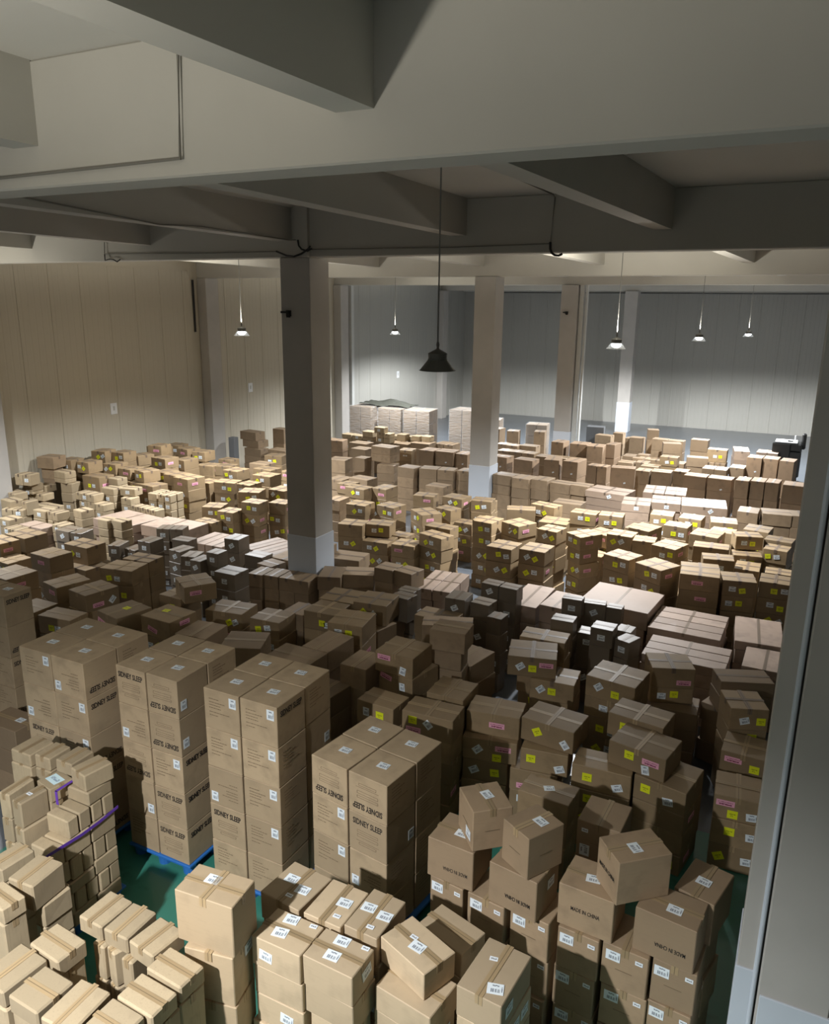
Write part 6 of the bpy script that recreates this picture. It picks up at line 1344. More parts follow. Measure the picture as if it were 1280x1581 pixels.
7,2,0,2,0,1,1,1,4,0,0,-5.401,3.479,0.454,0.21,0.294,0.451,-6.2
21,1,0,1,0,4,2,9,3,0,0,-11.746,21.508,1.121,0.738,0.538,0.238,-7.5
25,0,0,1,0,4,1,10,2,0,0,-15.481,16.615,1.097,0.448,0.549,0.272,-5.4 0,3,12,0,10 0,0,-4,-2,10
0,10,5,1,0,1,10,2,10,0,0,-3.095,5.617,0.961,0.441,0.448,0.408,-8.2 0,0 1,4
0,10,5,2,0,1,10,2,10,0,0,-3.095,5.617,0.551,0.441,0.448,0.408,-8.2 0,3 1,6
0,10,5,3,0,1,10,2,10,0,0,-3.095,5.617,0.141,0.441,0.448,0.408,-8.2 0,6 1,6
0,10,5,1,0,2,8,2,8,0,1,-3.031,6.072,0.961,0.441,0.448,0.408,-7.3 1,6
0,10,5,2,0,2,8,2,8,0,1,-3.031,6.072,0.551,0.441,0.448,0.408,-7.3 1,6
0,10,5,3,0,2,8,2,8,0,1,-3.031,6.072,0.141,0.441,0.448,0.408,-7.3 1,6
0,10,5,1,0,1,9,2,10,1,0,-3.544,5.68,0.961,0.441,0.448,0.408,-8.8 0,2
0,10,5,2,0,1,9,2,10,1,0,-3.544,5.68,0.551,0.441,0.448,0.408,-8.8 0,2
0,10,5,3,0,1,9,2,10,1,0,-3.544,5.68,0.141,0.441,0.448,0.408,-8.8 0,6
20,2,0,1,0,1,4,4,4,0,0,-13.035,24.142,1.192,0.266,0.348,0.186,-4.5
20,2,0,1,0,1,2,4,4,1,0,-13.312,24.166,1.196,0.266,0.348,0.182,-5.5 0,0,0,0,0
25,0,0,1,0,5,3,10,5,0,0,-15.673,17.562,1.137,0.206,0.22,0.282,4.7 0,3,-10,-3,45 0,0,6,1,45
7,2,0,1,0,1,3,1,4,0,0,-4.952,3.066,0.974,0.302,0.189,0.485,-5.5
8,2,0,1,0,2,1,3,14,0,0,-6.534,4.571,1.022,0.282,0.291,0.437,0.5
8,2,0,1,0,2,2,3,14,0,0,-6.271,4.599,1.022,0.211,0.267,0.437,1.5
25,0,0,1,0,6,1,10,3,0,0,-16.971,17.853,1.177,0.488,0.488,0.292,3.8 0,3,15,2,45 0,0,-1,-1,0
26,0,0,1,0,7,2,8,4,0,0,-16.633,16.12,1.177,0.448,0.488,0.292,-18 0,3,-12,0,0 0,0,4,-1,0
26,0,0,1,0,7,3,8,4,0,0,-15.779,16.119,1.177,0.529,0.459,0.292,-6.3 0,3,10,0,10 0,0,-6,1,10
26,2,0,1,0,4,2,8,13,0,0,-17.021,13.804,1.351,0.448,0.338,0.118,-3.5
26,0,0,1,0,5,1,8,12,0,0,-17.376,14.325,1.309,0.448,0.488,0.26,4 0,3,3,0,0 0,0,-13,1,0
26,0,0,2,0,5,1,8,12,0,0,-17.383,14.316,1.048,0.34,0.371,0.26,6.1 0,3,-8,1,0 0,0,8,2,0
4,1,0,1,0,2,2,4,2,0,0,-3.752,8.678,1.351,0.363,0.295,0.268,5.3
4,1,0,2,0,2,2,4,2,0,0,-3.739,8.679,1.081,0.363,0.295,0.268,6.7
26,0,0,1,0,7,1,8,4,0,0,-16.77,15.586,1.351,0.448,0.488,0.268,1.8 0,3,5,0,45 0,0,-11,-1,0
26,0,0,1,0,6,1,8,6,0,0,-17.223,15.297,1.393,0.448,0.488,0.276,10.2 0,3,3,1,35 0,0,-13,-2,0 1,4,-5,0,0
26,0,0,1,0,8,1,8,1,0,0,-16.506,16.678,1.601,0.448,0.488,0.068,8.7
26,1,0,1,0,4,1,8,13,0,0,-17.488,13.814,1.418,0.385,0.371,0.281,12.1
26,1,0,2,0,4,1,8,13,0,0,-17.477,13.806,1.301,0.355,0.342,0.115,11.3
0,10,2,1,0,1,3,2,10,0,0,-6.607,5.359,1.425,0.482,0.448,0.426,-0.4 0,2 1,0
0,10,2,2,0,1,3,2,10,0,0,-6.607,5.359,0.997,0.482,0.448,0.426,-0.4 0,2 1,1
0,10,2,3,0,1,3,2,10,0,0,-6.607,5.359,0.569,0.482,0.448,0.426,-0.4 0,6 1,0
0,10,2,4,0,1,3,2,10,0,0,-6.607,5.359,0.141,0.482,0.448,0.426,-0.4 0,6 1,1
0,10,2,1,0,1,1,2,10,1,0,-7.101,5.359,1.425,0.482,0.448,0.426,0.3 0,3
0,10,2,2,0,1,1,2,10,1,0,-7.101,5.359,0.997,0.482,0.448,0.426,0.3 0,0
0,10,3,1,0,1,6,2,10,0,0,-5.446,5.513,1.425,0.408,0.448,0.426,0.1 0,1 1,5
0,10,3,2,0,1,6,2,10,0,0,-5.446,5.513,0.997,0.408,0.448,0.426,0.1 0,2 1,0
0,10,3,3,0,1,6,2,10,0,0,-5.446,5.513,0.569,0.408,0.448,0.426,0.1 0,0 1,0
0,10,3,4,0,1,6,2,10,0,0,-5.446,5.513,0.141,0.408,0.448,0.426,0.1 0,0 1,0
0,10,3,1,0,1,5,2,10,1,0,-5.866,5.513,1.425,0.408,0.448,0.426,-0.9 0,3
0,10,3,2,0,1,5,2,10,1,0,-5.866,5.513,0.997,0.408,0.448,0.426,-0.9 0,1
0,10,3,3,0,1,5,2,10,1,0,-5.866,5.513,0.569,0.408,0.448,0.426,-0.9 0,4
0,10,3,4,0,1,5,2,10,1,0,-5.866,5.513,0.141,0.408,0.448,0.426,-0.9 0,6
0,10,4,1,0,1,8,2,10,0,0,-4.265,5.547,1.425,0.436,0.448,0.426,-0.9 0,2 1,6
0,10,4,2,0,1,8,2,10,0,0,-4.265,5.547,0.997,0.436,0.448,0.426,-0.9 0,2 1,6
0,10,4,3,0,1,8,2,10,0,0,-4.265,5.547,0.569,0.436,0.448,0.426,-0.9 0,2 1,6
0,10,4,4,0,1,8,2,10,0,0,-4.265,5.547,0.141,0.436,0.448,0.426,-0.9 0,6 1,6
0,10,4,1,0,2,6,2,8,0,1,-4.265,6.007,1.425,0.436,0.448,0.426,-0.1 1,5
0,10,4,2,0,2,6,2,8,0,1,-4.265,6.007,0.997,0.436,0.448,0.426,-0.1 1,5
0,10,4,3,0,2,6,2,8,0,1,-4.265,6.007,0.569,0.436,0.448,0.426,-0.1 1,5
0,10,4,4,0,2,6,2,8,0,1,-4.265,6.007,0.141,0.436,0.448,0.426,-0.1 1,5
0,10,4,1,0,1,7,2,10,1,0,-4.713,5.547,1.425,0.436,0.448,0.426,-0.9 0,2
0,10,4,2,0,1,7,2,10,1,0,-4.713,5.547,0.997,0.436,0.448,0.426,-0.9 0,3
0,10,4,3,0,1,7,2,10,1,0,-4.713,5.547,0.569,0.436,0.448,0.426,-0.9 0,0
0,10,4,4,0,1,7,2,10,1,0,-4.713,5.547,0.141,0.436,0.448,0.426,-0.9 0,6
0,10,1,1,0,2,2,2,8,0,0,-9,6.225,1.425,0.402,0.408,0.426,0.3 0,6 1,1
0,10,1,2,0,2,2,2,8,0,0,-9,6.225,0.997,0.402,0.408,0.426,0.3 0,6 1,0
0,10,1,3,0,2,2,2,8,0,0,-9,6.225,0.569,0.402,0.408,0.426,0.3 0,6 1,1
"""
BURIED = """
-16.20,16.65,1.320,0.45,0.49,0.280,7 -16.61,14.47,1.045,0.39,0.35,0.200,-4 -5.75,3.97,0.142,0.29,0.29,0.128,1 -5.75,3.75,0.142,0.29,0.12,0.158,-0
-5.75,3.97,0.271,0.29,0.13,0.239,-1 -5.74,3.83,0.271,0.29,0.13,0.239,0 -5.74,3.97,0.511,0.29,0.29,0.159,-0 -5.74,3.75,0.511,0.29,0.12,0.159,-1
-5.76,3.94,0.671,0.29,0.13,0.209,-1 -5.76,3.80,0.671,0.29,0.13,0.209,-0 -7.12,29.85,0.001,0.65,0.49,0.298,7 -3.67,15.72,0.111,0.64,0.49,0.278,-9
-3.67,15.72,0.001,0.64,0.49,0.108,-9 -7.37,14.46,0.111,0.54,0.49,0.278,2 -7.37,14.45,0.001,0.54,0.49,0.108,4 -7.79,15.07,0.521,0.42,0.36,0.198,-4
-7.81,15.07,0.321,0.42,0.36,0.198,-5 -7.78,15.07,0.001,0.42,0.36,0.318,-5 -12.18,13.65,0.441,0.55,0.34,0.278,-3 -12.18,13.65,0.161,0.55,0.34,0.278,-4
-12.16,13.67,0.001,0.55,0.34,0.158,-3 -1.54,7.89,0.001,0.65,0.38,0.245,2 -0.15,8.99,0.494,0.48,0.49,0.245,-2 -0.15,9.00,0.248,0.48,0.49,0.245,-1
-0.14,8.99,0.001,0.48,0.49,0.245,-1 -5.04,25.67,0.376,0.49,0.48,0.373,-3 -5.02,25.68,0.001,0.49,0.48,0.373,-2 -4.55,25.91,0.376,0.39,0.45,0.373,-2
-4.55,25.89,0.001,0.39,0.45,0.373,-4 -9.02,19.69,0.251,0.59,0.49,0.248,-5 -9.03,19.69,0.001,0.59,0.49,0.248,-5 -12.63,13.05,0.251,1.25,0.85,0.248,-1
-12.63,13.04,0.001,1.25,0.85,0.248,0 -10.73,12.57,0.501,0.44,0.84,0.248,1 -10.73,12.56,0.251,0.44,0.84,0.248,-0 -10.72,12.57,0.001,0.44,0.84,0.248,0
-11.18,12.57,0.501,0.41,0.79,0.248,-1 -11.17,12.55,0.251,0.44,0.84,0.248,-1 -11.18,12.57,0.001,0.44,0.84,0.248,1 -2.22,5.41,0.381,0.33,0.39,0.378,-8
-2.23,5.41,0.001,0.33,0.39,0.378,-9 -1.83,5.36,0.001,0.34,0.39,0.378,-8 -0.35,5.39,0.001,0.33,0.39,0.378,-5 -16.61,13.02,0.581,0.36,0.35,0.178,-0
-16.58,13.01,0.401,0.36,0.35,0.178,1 -16.58,13.01,0.001,0.36,0.35,0.398,2 -16.97,13.02,0.585,0.34,0.33,0.178,2 -16.96,13.02,0.405,0.36,0.35,0.178,0
-16.97,13.01,0.001,0.36,0.35,0.402,-1 -13.94,13.87,0.513,0.17,0.29,0.254,-4 -13.95,13.86,0.257,0.17,0.29,0.254,-5 -13.95,13.87,0.001,0.17,0.29,0.254,-4
-14.12,13.90,0.579,0.17,0.29,0.191,-4 -14.12,13.87,0.387,0.16,0.27,0.191,-4 -14.13,13.90,0.194,0.17,0.29,0.191,-4 -14.13,13.87,0.001,0.17,0.29,0.191,-3
-14.50,13.92,0.585,0.17,0.29,0.193,-4 -14.50,13.93,0.391,0.17,0.29,0.193,-3 -14.50,13.92,0.196,0.17,0.29,0.193,-5 -14.49,13.92,0.001,0.17,0.29,0.193,-5
-14.68,13.93,0.586,0.17,0.29,0.193,-4 -14.67,13.93,0.391,0.17,0.29,0.193,-4 -14.68,13.92,0.196,0.16,0.27,0.193,-6 -14.69,13.93,0.001,0.17,0.29,0.193,-6
-14.31,13.92,0.586,0.17,0.29,0.193,-4 -14.31,13.90,0.391,0.17,0.29,0.193,-5 -14.31,13.90,0.196,0.17,0.29,0.193,-6 -14.32,13.92,0.001,0.17,0.29,0.193,-6
-2.25,26.83,0.395,0.33,0.49,0.392,-2 -2.26,26.82,0.001,0.33,0.49,0.392,-4 -5.14,26.80,0.395,0.37,0.28,0.392,-1 -5.13,26.81,0.001,0.37,0.28,0.392,-4
-5.16,26.52,0.396,0.37,0.28,0.393,-2 -5.14,26.52,0.001,0.37,0.28,0.393,-5 -2.59,26.86,0.396,0.33,0.49,0.393,-3 -2.60,26.84,0.001,0.31,0.46,0.393,-4
-4.63,26.66,0.397,0.41,0.48,0.394,-2 -4.63,26.65,0.001,0.41,0.48,0.394,-3 -4.75,27.04,0.398,0.35,0.26,0.395,-2 -4.74,27.04,0.001,0.35,0.26,0.395,-4
-4.21,26.62,0.400,0.39,0.46,0.397,-3 -4.20,26.63,0.001,0.39,0.46,0.397,-2 -4.76,26.28,0.401,0.33,0.24,0.398,-4 -4.77,26.26,0.001,0.30,0.22,0.398,-5
-3.84,12.29,0.268,0.51,1.08,0.265,0 -3.83,12.27,0.001,0.51,1.08,0.265,1 -1.01,29.76,0.401,0.69,0.69,0.398,-4 -1.02,29.75,0.001,0.69,0.69,0.398,-4
-3.53,26.36,0.401,0.52,0.49,0.398,-4 -3.55,26.36,0.001,0.52,0.49,0.398,-3 -4.20,25.40,0.401,0.55,0.48,0.398,-3 -4.23,25.40,0.001,0.51,0.45,0.398,-3
-11.68,18.74,0.001,0.52,0.59,0.398,-5 -9.09,12.48,0.551,0.36,0.94,0.248,-16 -9.09,12.48,0.301,0.36,0.94,0.248,-17 -9.08,12.47,0.001,0.36,0.94,0.298,-17
-9.45,12.57,0.551,0.36,0.94,0.248,-17 -9.45,12.57,0.301,0.34,0.89,0.248,-15 -9.43,12.57,0.001,0.36,0.94,0.298,-18 -9.80,12.68,0.551,0.34,0.89,0.248,-15
-9.81,12.68,0.301,0.36,0.94,0.248,-15 -9.79,12.67,0.001,0.36,0.94,0.298,-18 -15.27,11.54,0.201,0.79,0.39,0.198,-3 -15.27,11.53,0.001,0.79,0.39,0.198,-4
-13.95,12.91,0.201,1.20,0.92,0.198,-7 -13.93,12.92,0.001,1.20,0.92,0.198,-7 -11.93,11.19,0.551,0.31,0.34,0.248,-1 -11.94,11.21,0.301,0.31,0.34,0.248,-1
-11.94,11.20,0.001,0.31,0.34,0.298,-1 -15.54,13.70,0.450,0.32,0.34,0.178,-6 -15.52,13.67,0.001,0.32,0.34,0.447,-9 -1.13,11.50,0.608,1.18,0.26,0.200,-2
-1.15,11.51,0.406,1.18,0.26,0.200,-3 -1.13,11.51,0.203,1.11,0.25,0.200,-2 -1.14,11.52,0.001,1.18,0.26,0.200,-2 -1.14,11.79,0.608,1.18,0.26,0.200,-1
-1.12,11.79,0.406,1.11,0.25,0.200,-1 -1.15,11.77,0.203,1.18,0.26,0.200,-3 -1.14,11.79,0.001,1.18,0.26,0.200,-2 -15.87,13.71,0.633,0.32,0.34,0.178,-8
-15.86,13.72,0.453,0.32,0.34,0.178,-8 -15.88,13.71,0.001,0.32,0.34,0.450,-7 -16.20,13.75,0.639,0.32,0.34,0.178,-8 -16.18,13.76,0.459,0.32,0.34,0.178,-9
-16.20,13.75,0.001,0.32,0.34,0.456,-7 -5.12,19.19,0.261,0.74,0.49,0.278,-4 -5.13,19.21,0.001,0.74,0.49,0.258,-4 -11.79,9.84,0.541,0.59,0.49,0.278,-4
-11.81,9.84,0.261,0.59,0.49,0.278,-5 -11.79,9.83,0.001,0.59,0.49,0.258,-6 -2.57,9.52,0.281,0.59,0.49,0.278,6 -2.58,9.50,0.001,0.59,0.49,0.278,6
-15.63,11.17,0.691,0.18,0.35,0.148,-5 -15.63,11.17,0.541,0.18,0.35,0.148,-2 -15.64,11.18,0.391,0.18,0.35,0.148,-5 -15.63,11.16,0.001,0.18,0.35,0.388,-4
-15.40,11.15,0.692,0.17,0.33,0.148,-3 -15.40,11.14,0.542,0.18,0.35,0.148,-4 -15.39,11.17,0.392,0.18,0.35,0.148,-5 -15.39,11.16,0.001,0.18,0.35,0.389,-5
-3.28,12.18,0.284,0.48,0.78,0.281,-5 -3.28,12.18,0.001,0.48,0.78,0.281,-4 -2.41,12.81,0.001,1.09,1.00,0.281,-5 -5.57,29.38,0.001,0.53,0.39,0.423,-2
-12.31,21.09,0.001,0.39,0.39,0.423,-4 -5.37,12.11,0.426,0.34,0.53,0.211,4 -5.34,12.10,0.214,0.34,0.53,0.211,3 -5.35,12.11,0.001,0.34,0.53,0.211,3
-5.41,12.63,0.426,0.31,0.50,0.211,6 -5.40,12.62,0.214,0.31,0.50,0.211,3 -5.41,12.65,0.001,0.34,0.53,0.211,5 -5.72,12.07,0.426,0.34,0.53,0.211,5
-5.71,12.08,0.214,0.34,0.53,0.211,4 -5.70,12.08,0.001,0.34,0.53,0.211,3 -5.74,12.60,0.639,0.31,0.50,0.211,6 -5.74,12.60,0.426,0.34,0.53,0.211,5
-5.76,12.62,0.214,0.31,0.50,0.211,4 -5.74,12.60,0.001,0.31,0.50,0.211,3 -5.54,10.19,0.284,0.41,0.48,0.281,-3 -5.55,10.18,0.001,0.41,0.48,0.281,-4
-5.38,28.97,0.001,0.49,0.39,0.423,-4 -16.16,11.52,0.451,0.39,0.35,0.198,-6 -16.16,11.51,0.251,0.39,0.35,0.198,-6 -16.18,11.52,0.001,0.39,0.35,0.248,-4
-14.67,11.73,0.251,0.33,0.35,0.198,-6 -14.67,11.71,0.001,0.33,0.35,0.248,-5 -1.27,12.16,0.431,1.09,0.26,0.213,-1 -1.27,12.17,0.216,1.09,0.26,0.213,-3
-1.28,12.18,0.001,1.09,0.26,0.213,-1 -1.28,12.44,0.431,1.09,0.26,0.213,-0 -1.27,12.46,0.216,1.09,0.26,0.213,-3 -1.26,12.46,0.001,1.09,0.26,0.213,-2
-1.27,12.74,0.431,1.03,0.25,0.213,-1 -1.26,12.73,0.216,1.09,0.26,0.213,-2 -1.26,12.72,0.001,1.03,0.25,0.213,-1 -1.27,13.00,0.646,1.02,0.24,0.213,-2
-1.26,13.01,0.216,1.08,0.25,0.213,-2 -1.26,13.02,0.001,1.08,0.25,0.213,-1 -0.23,12.72,0.001,0.69,1.09,0.213,4 -0.08,15.59,0.591,0.49,0.39,0.278,-0
-0.08,15.60,0.001,0.49,0.39,0.308,1 -10.42,11.16,0.311,0.31,0.39,0.278,15 -10.40,11.18,0.001,0.31,0.39,0.308,15 -10.06,11.06,0.591,0.26,0.39,0.278,-1
-10.08,11.07,0.311,0.26,0.39,0.278,-1 -13.20,9.32,0.591,0.49,0.49,0.278,-4 -13.20,9.34,0.311,0.49,0.49,0.278,-5 -13.21,9.33,0.001,0.49,0.49,0.308,-5
-8.32,11.10,0.140,0.31,0.44,0.248,2 -8.32,11.08,0.001,0.31,0.44,0.137,4 -7.99,11.10,0.140,0.31,0.44,0.248,6 -8.00,11.12,0.001,0.31,0.44,0.137,4
-8.62,11.03,0.142,0.26,0.38,0.248,2 -8.62,11.03,0.001,0.29,0.41,0.139,4 -7.67,11.11,0.394,0.31,0.44,0.248,4 -7.68,11.10,0.144,0.31,0.44,0.248,5
-7.67,11.12,0.001,0.31,0.44,0.141,3 -10.45,28.13,0.401,0.39,0.49,0.498,-8 -10.46,28.12,0.001,0.39,0.49,0.398,-7 -10.93,18.68,0.451,0.66,0.48,0.448,-9
-10.91,18.70,0.001,0.66,0.48,0.448,-9 -10.85,11.37,0.001,0.34,0.39,0.148,-6 -8.64,12.04,0.651,0.60,0.61,0.248,-3 -8.63,12.02,0.401,0.60,0.61,0.248,-5
-8.63,12.01,0.151,0.60,0.61,0.248,-5 -8.64,12.01,0.001,0.60,0.61,0.148,-5 -8.72,11.48,0.651,0.39,0.39,0.248,-10 -8.72,11.47,0.401,0.36,0.36,0.248,-9
-8.71,11.47,0.151,0.39,0.39,0.248,-10 -8.72,11.47,0.001,0.39,0.39,0.148,-11 -12.21,11.01,0.401,0.24,0.36,0.248,16 -12.22,11.02,0.151,0.24,0.36,0.248,16
-12.21,11.01,0.001,0.22,0.33,0.148,16 -9.71,23.18,0.001,0.45,0.59,0.448,-3 -10.86,22.98,0.001,0.52,0.59,0.448,-4 -10.28,23.03,0.001,0.59,0.55,0.448,1
-16.56,12.11,0.549,0.27,0.34,0.178,23 -16.55,12.10,0.001,0.27,0.34,0.546,23 -16.82,12.00,0.735,0.27,0.34,0.178,19 -16.82,12.01,0.555,0.26,0.32,0.178,19
-16.83,12.01,0.001,0.23,0.29,0.552,19 -0.71,16.33,0.641,0.51,0.36,0.278,10 -0.71,16.33,0.361,0.47,0.33,0.278,11 -0.69,16.35,0.001,0.51,0.36,0.358,10
-8.73,14.55,0.001,0.59,0.49,0.358,11 -9.50,16.14,0.361,0.55,0.49,0.278,1 -9.51,16.13,0.001,0.55,0.49,0.358,-1 -8.76,16.36,0.001,0.54,0.49,0.358,-11
-7.76,16.21,0.001,0.65,0.52,0.358,-39 -7.42,16.75,0.361,0.49,0.39,0.278,-16 -7.43,16.75,0.001,0.49,0.39,0.358,-17 -11.83,14.06,0.361,0.45,0.45,0.278,4
-11.82,14.07,0.001,0.45,0.45,0.358,2 -12.46,14.27,0.641,0.48,0.49,0.278,18 -12.48,14.25,0.361,0.48,0.49,0.278,17 -12.47,14.27,0.001,0.48,0.49,0.358,18
-11.14,11.78,0.641,0.42,0.29,0.278,5 -11.14,11.78,0.361,0.42,0.29,0.278,4 -11.14,11.77,0.001,0.42,0.29,0.358,4 -15.12,14.14,0.561,0.33,0.34,0.178,1
-15.14,14.16,0.001,0.33,0.34,0.558,3 -5.43,9.68,0.628,0.43,0.45,0.311,-11 -5.44,9.68,0.314,0.40,0.42,0.311,-13 -5.45,9.69,0.001,0.40,0.42,0.311,-13
-6.88,15.23,0.001,0.65,0.39,0.158,-6 -9.18,11.65,0.421,0.44,0.34,0.258,-3 -9.19,11.68,0.161,0.41,0.32,0.258,-3 -9.19,11.67,0.001,0.44,0.34,0.158,-2
-15.48,12.21,0.542,0.19,0.34,0.198,-5 -15.49,12.19,0.342,0.19,0.34,0.198,-6 -15.49,12.20,0.001,0.19,0.34,0.339,-5 -15.29,12.17,0.549,0.19,0.34,0.198,-5
-15.30,12.17,0.349,0.19,0.34,0.198,-6 -15.29,12.18,0.001,0.19,0.34,0.346,-5 -6.93,11.73,0.476,0.56,0.46,0.235,21 -6.93,11.73,0.238,0.56,0.46,0.235,23
-6.92,11.73,0.001,0.56,0.46,0.235,21 -7.61,12.44,0.714,0.66,0.55,0.235,8 -7.59,12.42,0.476,0.66,0.55,0.235,8 -7.58,12.44,0.238,0.66,0.55,0.235,8
-7.60,12.43,0.001,0.66,0.55,0.235,9 -7.35,11.46,0.476,0.42,0.61,0.235,22 -7.34,11.46,0.238,0.36,0.52,0.235,21 -7.35,11.46,0.001,0.40,0.57,0.235,20
-0.03,22.67,0.001,0.51,0.59,0.473,-3 -15.81,12.16,0.551,0.41,0.34,0.198,-1 -15.81,12.17,0.351,0.41,0.34,0.198,-1 -15.81,12.17,0.001,0.41,0.34,0.348,1
-15.02,12.59,0.001,0.34,0.34,0.348,-10 -13.82,11.17,0.451,0.40,0.39,0.248,1 -13.82,11.17,0.201,0.40,0.39,0.248,-0 -13.81,11.15,0.001,0.40,0.39,0.198,-1
-13.42,11.18,0.701,0.27,0.39,0.248,11 -13.43,11.16,0.451,0.27,0.39,0.248,12 -13.43,11.18,0.201,0.27,0.39,0.248,12 -13.42,11.18,0.001,0.27,0.39,0.198,11
-3.52,23.17,0.476,0.56,0.49,0.473,-0 -3.52,23.17,0.001,0.56,0.49,0.473,1 -4.02,23.08,0.001,0.41,0.49,0.473,-3 -3.02,23.51,0.001,0.39,0.49,0.473,-2
-17.45,13.26,0.779,0.25,0.35,0.178,5 -17.48,13.27,0.599,0.25,0.35,0.178,7 -17.46,13.28,0.419,0.25,0.35,0.178,5 -17.46,13.28,0.001,0.25,0.35,0.416,6
-17.21,13.28,0.780,0.11,0.16,0.178,5 -17.19,13.31,0.600,0.16,0.22,0.178,5 -17.21,13.31,0.420,0.11,0.16,0.178,4 -17.19,13.31,0.001,0.11,0.16,0.417,6
-7.39,24.34,0.001,0.50,0.49,0.478,-3 -6.33,24.27,0.483,0.50,0.49,0.480,-2 -6.35,24.27,0.001,0.50,0.49,0.480,-5 -6.85,24.31,0.485,0.50,0.49,0.482,-4
-6.86,24.32,0.001,0.50,0.49,0.482,-3 -1.91,10.90,0.324,0.25,0.31,0.321,-19 -1.91,10.88,0.001,0.25,0.31,0.321,-22 -2.01,11.24,0.648,0.25,0.28,0.321,-5
-2.03,11.25,0.324,0.25,0.28,0.321,-6 -2.01,11.25,0.001,0.25,0.28,0.321,-6 -4.75,16.74,0.691,0.65,0.57,0.278,-0 -8.42,17.56,0.411,0.55,0.44,0.278,8
-8.39,17.55,0.131,0.55,0.44,0.278,8 -8.41,17.56,0.001,0.55,0.44,0.128,6 -7.63,17.75,0.411,0.58,0.49,0.278,-8 -7.64,17.76,0.131,0.58,0.49,0.278,-9
-7.64,17.74,0.001,0.58,0.49,0.128,-9 -9.72,17.79,0.131,0.45,0.57,0.278,-5 -9.71,17.78,0.001,0.45,0.57,0.128,-4 -10.32,17.46,0.411,0.65,0.44,0.278,-9
-10.31,17.47,0.131,0.65,0.44,0.278,-9 -10.31,17.47,0.001,0.65,0.44,0.128,-9 -10.83,17.75,0.411,0.42,0.41,0.278,-7 -10.83,17.73,0.131,0.45,0.44,0.278,-8
-10.83,17.76,0.001,0.45,0.44,0.128,-7 -6.88,17.64,0.411,0.62,0.39,0.278,6 -6.85,17.63,0.131,0.62,0.39,0.278,5 -6.86,17.63,0.001,0.62,0.39,0.128,5
-16.30,20.87,0.001,0.74,0.39,0.353,-5 -15.44,21.06,0.711,0.73,0.49,0.258,-2 -15.46,21.06,0.356,0.73,0.49,0.353,-4 -15.44,21.04,0.001,0.73,0.49,0.353,-3
-13.09,18.30,0.411,0.45,0.49,0.278,-2 -13.10,18.30,0.131,0.45,0.49,0.278,-3 -13.10,18.31,0.001,0.45,0.49,0.128,-2 -11.61,11.28,0.131,0.33,0.39,0.278,1
-11.60,11.28,0.001,0.33,0.39,0.128,1 -4.94,7.54,0.324,0.39,0.48,0.321,-8 -4.94,7.53,0.001,0.39,0.48,0.321,-7 -6.77,9.60,0.324,0.39,0.47,0.321,1
-6.77,9.61,0.001,0.39,0.47,0.321,-1 -11.05,25.16,0.495,0.34,0.61,0.492,-4 -11.04,25.15,0.001,0.34,0.61,0.492,-4 -7.95,24.61,0.495,0.44,0.49,0.492,-3
-7.97,24.61,0.001,0.44,0.49,0.492,-2 -8.86,24.65,0.497,0.44,0.49,0.494,-3 -8.86,24.67,0.001,0.44,0.49,0.494,-4 -14.27,22.80,0.001,0.42,0.49,0.494,8
-11.39,25.17,0.497,0.32,0.57,0.494,-2 -11.39,25.18,0.001,0.34,0.61,0.494,-3 -8.83,25.46,0.498,0.41,0.44,0.495,-1 -8.85,25.47,0.001,0.41,0.44,0.495,-4
-5.29,22.35,0.001,0.28,0.39,0.495,-6 -5.00,22.32,0.001,0.26,0.36,0.496,-6 -8.41,24.64,0.499,0.44,0.49,0.496,-4 -8.41,24.63,0.001,0.41,0.46,0.496,-4
-9.26,25.53,0.499,0.41,0.44,0.496,-3 -9.26,25.55,0.001,0.41,0.44,0.496,-4 -14.69,22.74,0.501,0.39,0.46,0.498,9 -14.70,22.73,0.001,0.42,0.49,0.498,7
-12.43,19.92,0.001,0.59,0.59,0.498,8 -15.73,19.01,0.501,0.23,0.21,0.498,-0 -15.74,19.00,0.001,0.23,0.21,0.498,-0 -3.73,9.18,0.334,0.49,0.61,0.331,-12
-3.72,9.19,0.001,0.49,0.61,0.331,-11 -4.68,10.33,0.334,0.65,0.42,0.331,-1 -4.68,10.32,0.001,0.65,0.42,0.331,-1 -4.37,21.90,0.501,0.65,0.39,0.498,9
-4.36,21.88,0.001,0.65,0.39,0.498,9 -6.62,22.71,0.001,0.46,0.69,0.498,7 -5.99,22.74,0.001,0.48,0.69,0.498,-8 -8.33,25.62,0.501,0.59,0.44,0.498,-2
-8.33,25.62,0.001,0.59,0.44,0.498,-3 -6.63,29.23,0.001,0.61,0.39,0.498,-7 -0.73,25.58,0.501,0.42,0.59,0.498,-4 -0.73,25.58,0.001,0.42,0.59,0.498,-6
-1.19,25.57,0.501,0.43,0.59,0.498,-6 -1.19,25.55,0.001,0.43,0.59,0.498,-5 -0.90,22.50,0.001,0.35,0.59,0.498,-6 -0.53,22.52,0.001,0.33,0.59,0.498,-6
-2.93,26.27,0.001,0.61,0.36,0.498,7 -3.72,25.92,0.001,0.55,0.39,0.498,-4 -1.81,28.55,0.001,0.49,0.99,0.498,7 -11.51,22.56,0.001,0.45,0.49,0.498,9
-9.66,20.48,0.001,0.54,0.49,0.348,7 -9.15,20.53,0.001,0.48,0.49,0.348,7 -8.61,20.70,0.001,0.42,0.49,0.348,-4 -6.94,9.10,0.501,0.53,0.47,0.248,4
-6.95,9.10,0.251,0.50,0.44,0.248,2 -6.95,9.12,0.001,0.53,0.47,0.248,3 -11.57,12.10,0.740,0.27,0.32,0.278,19 -11.57,12.10,0.460,0.27,0.32,0.278,20
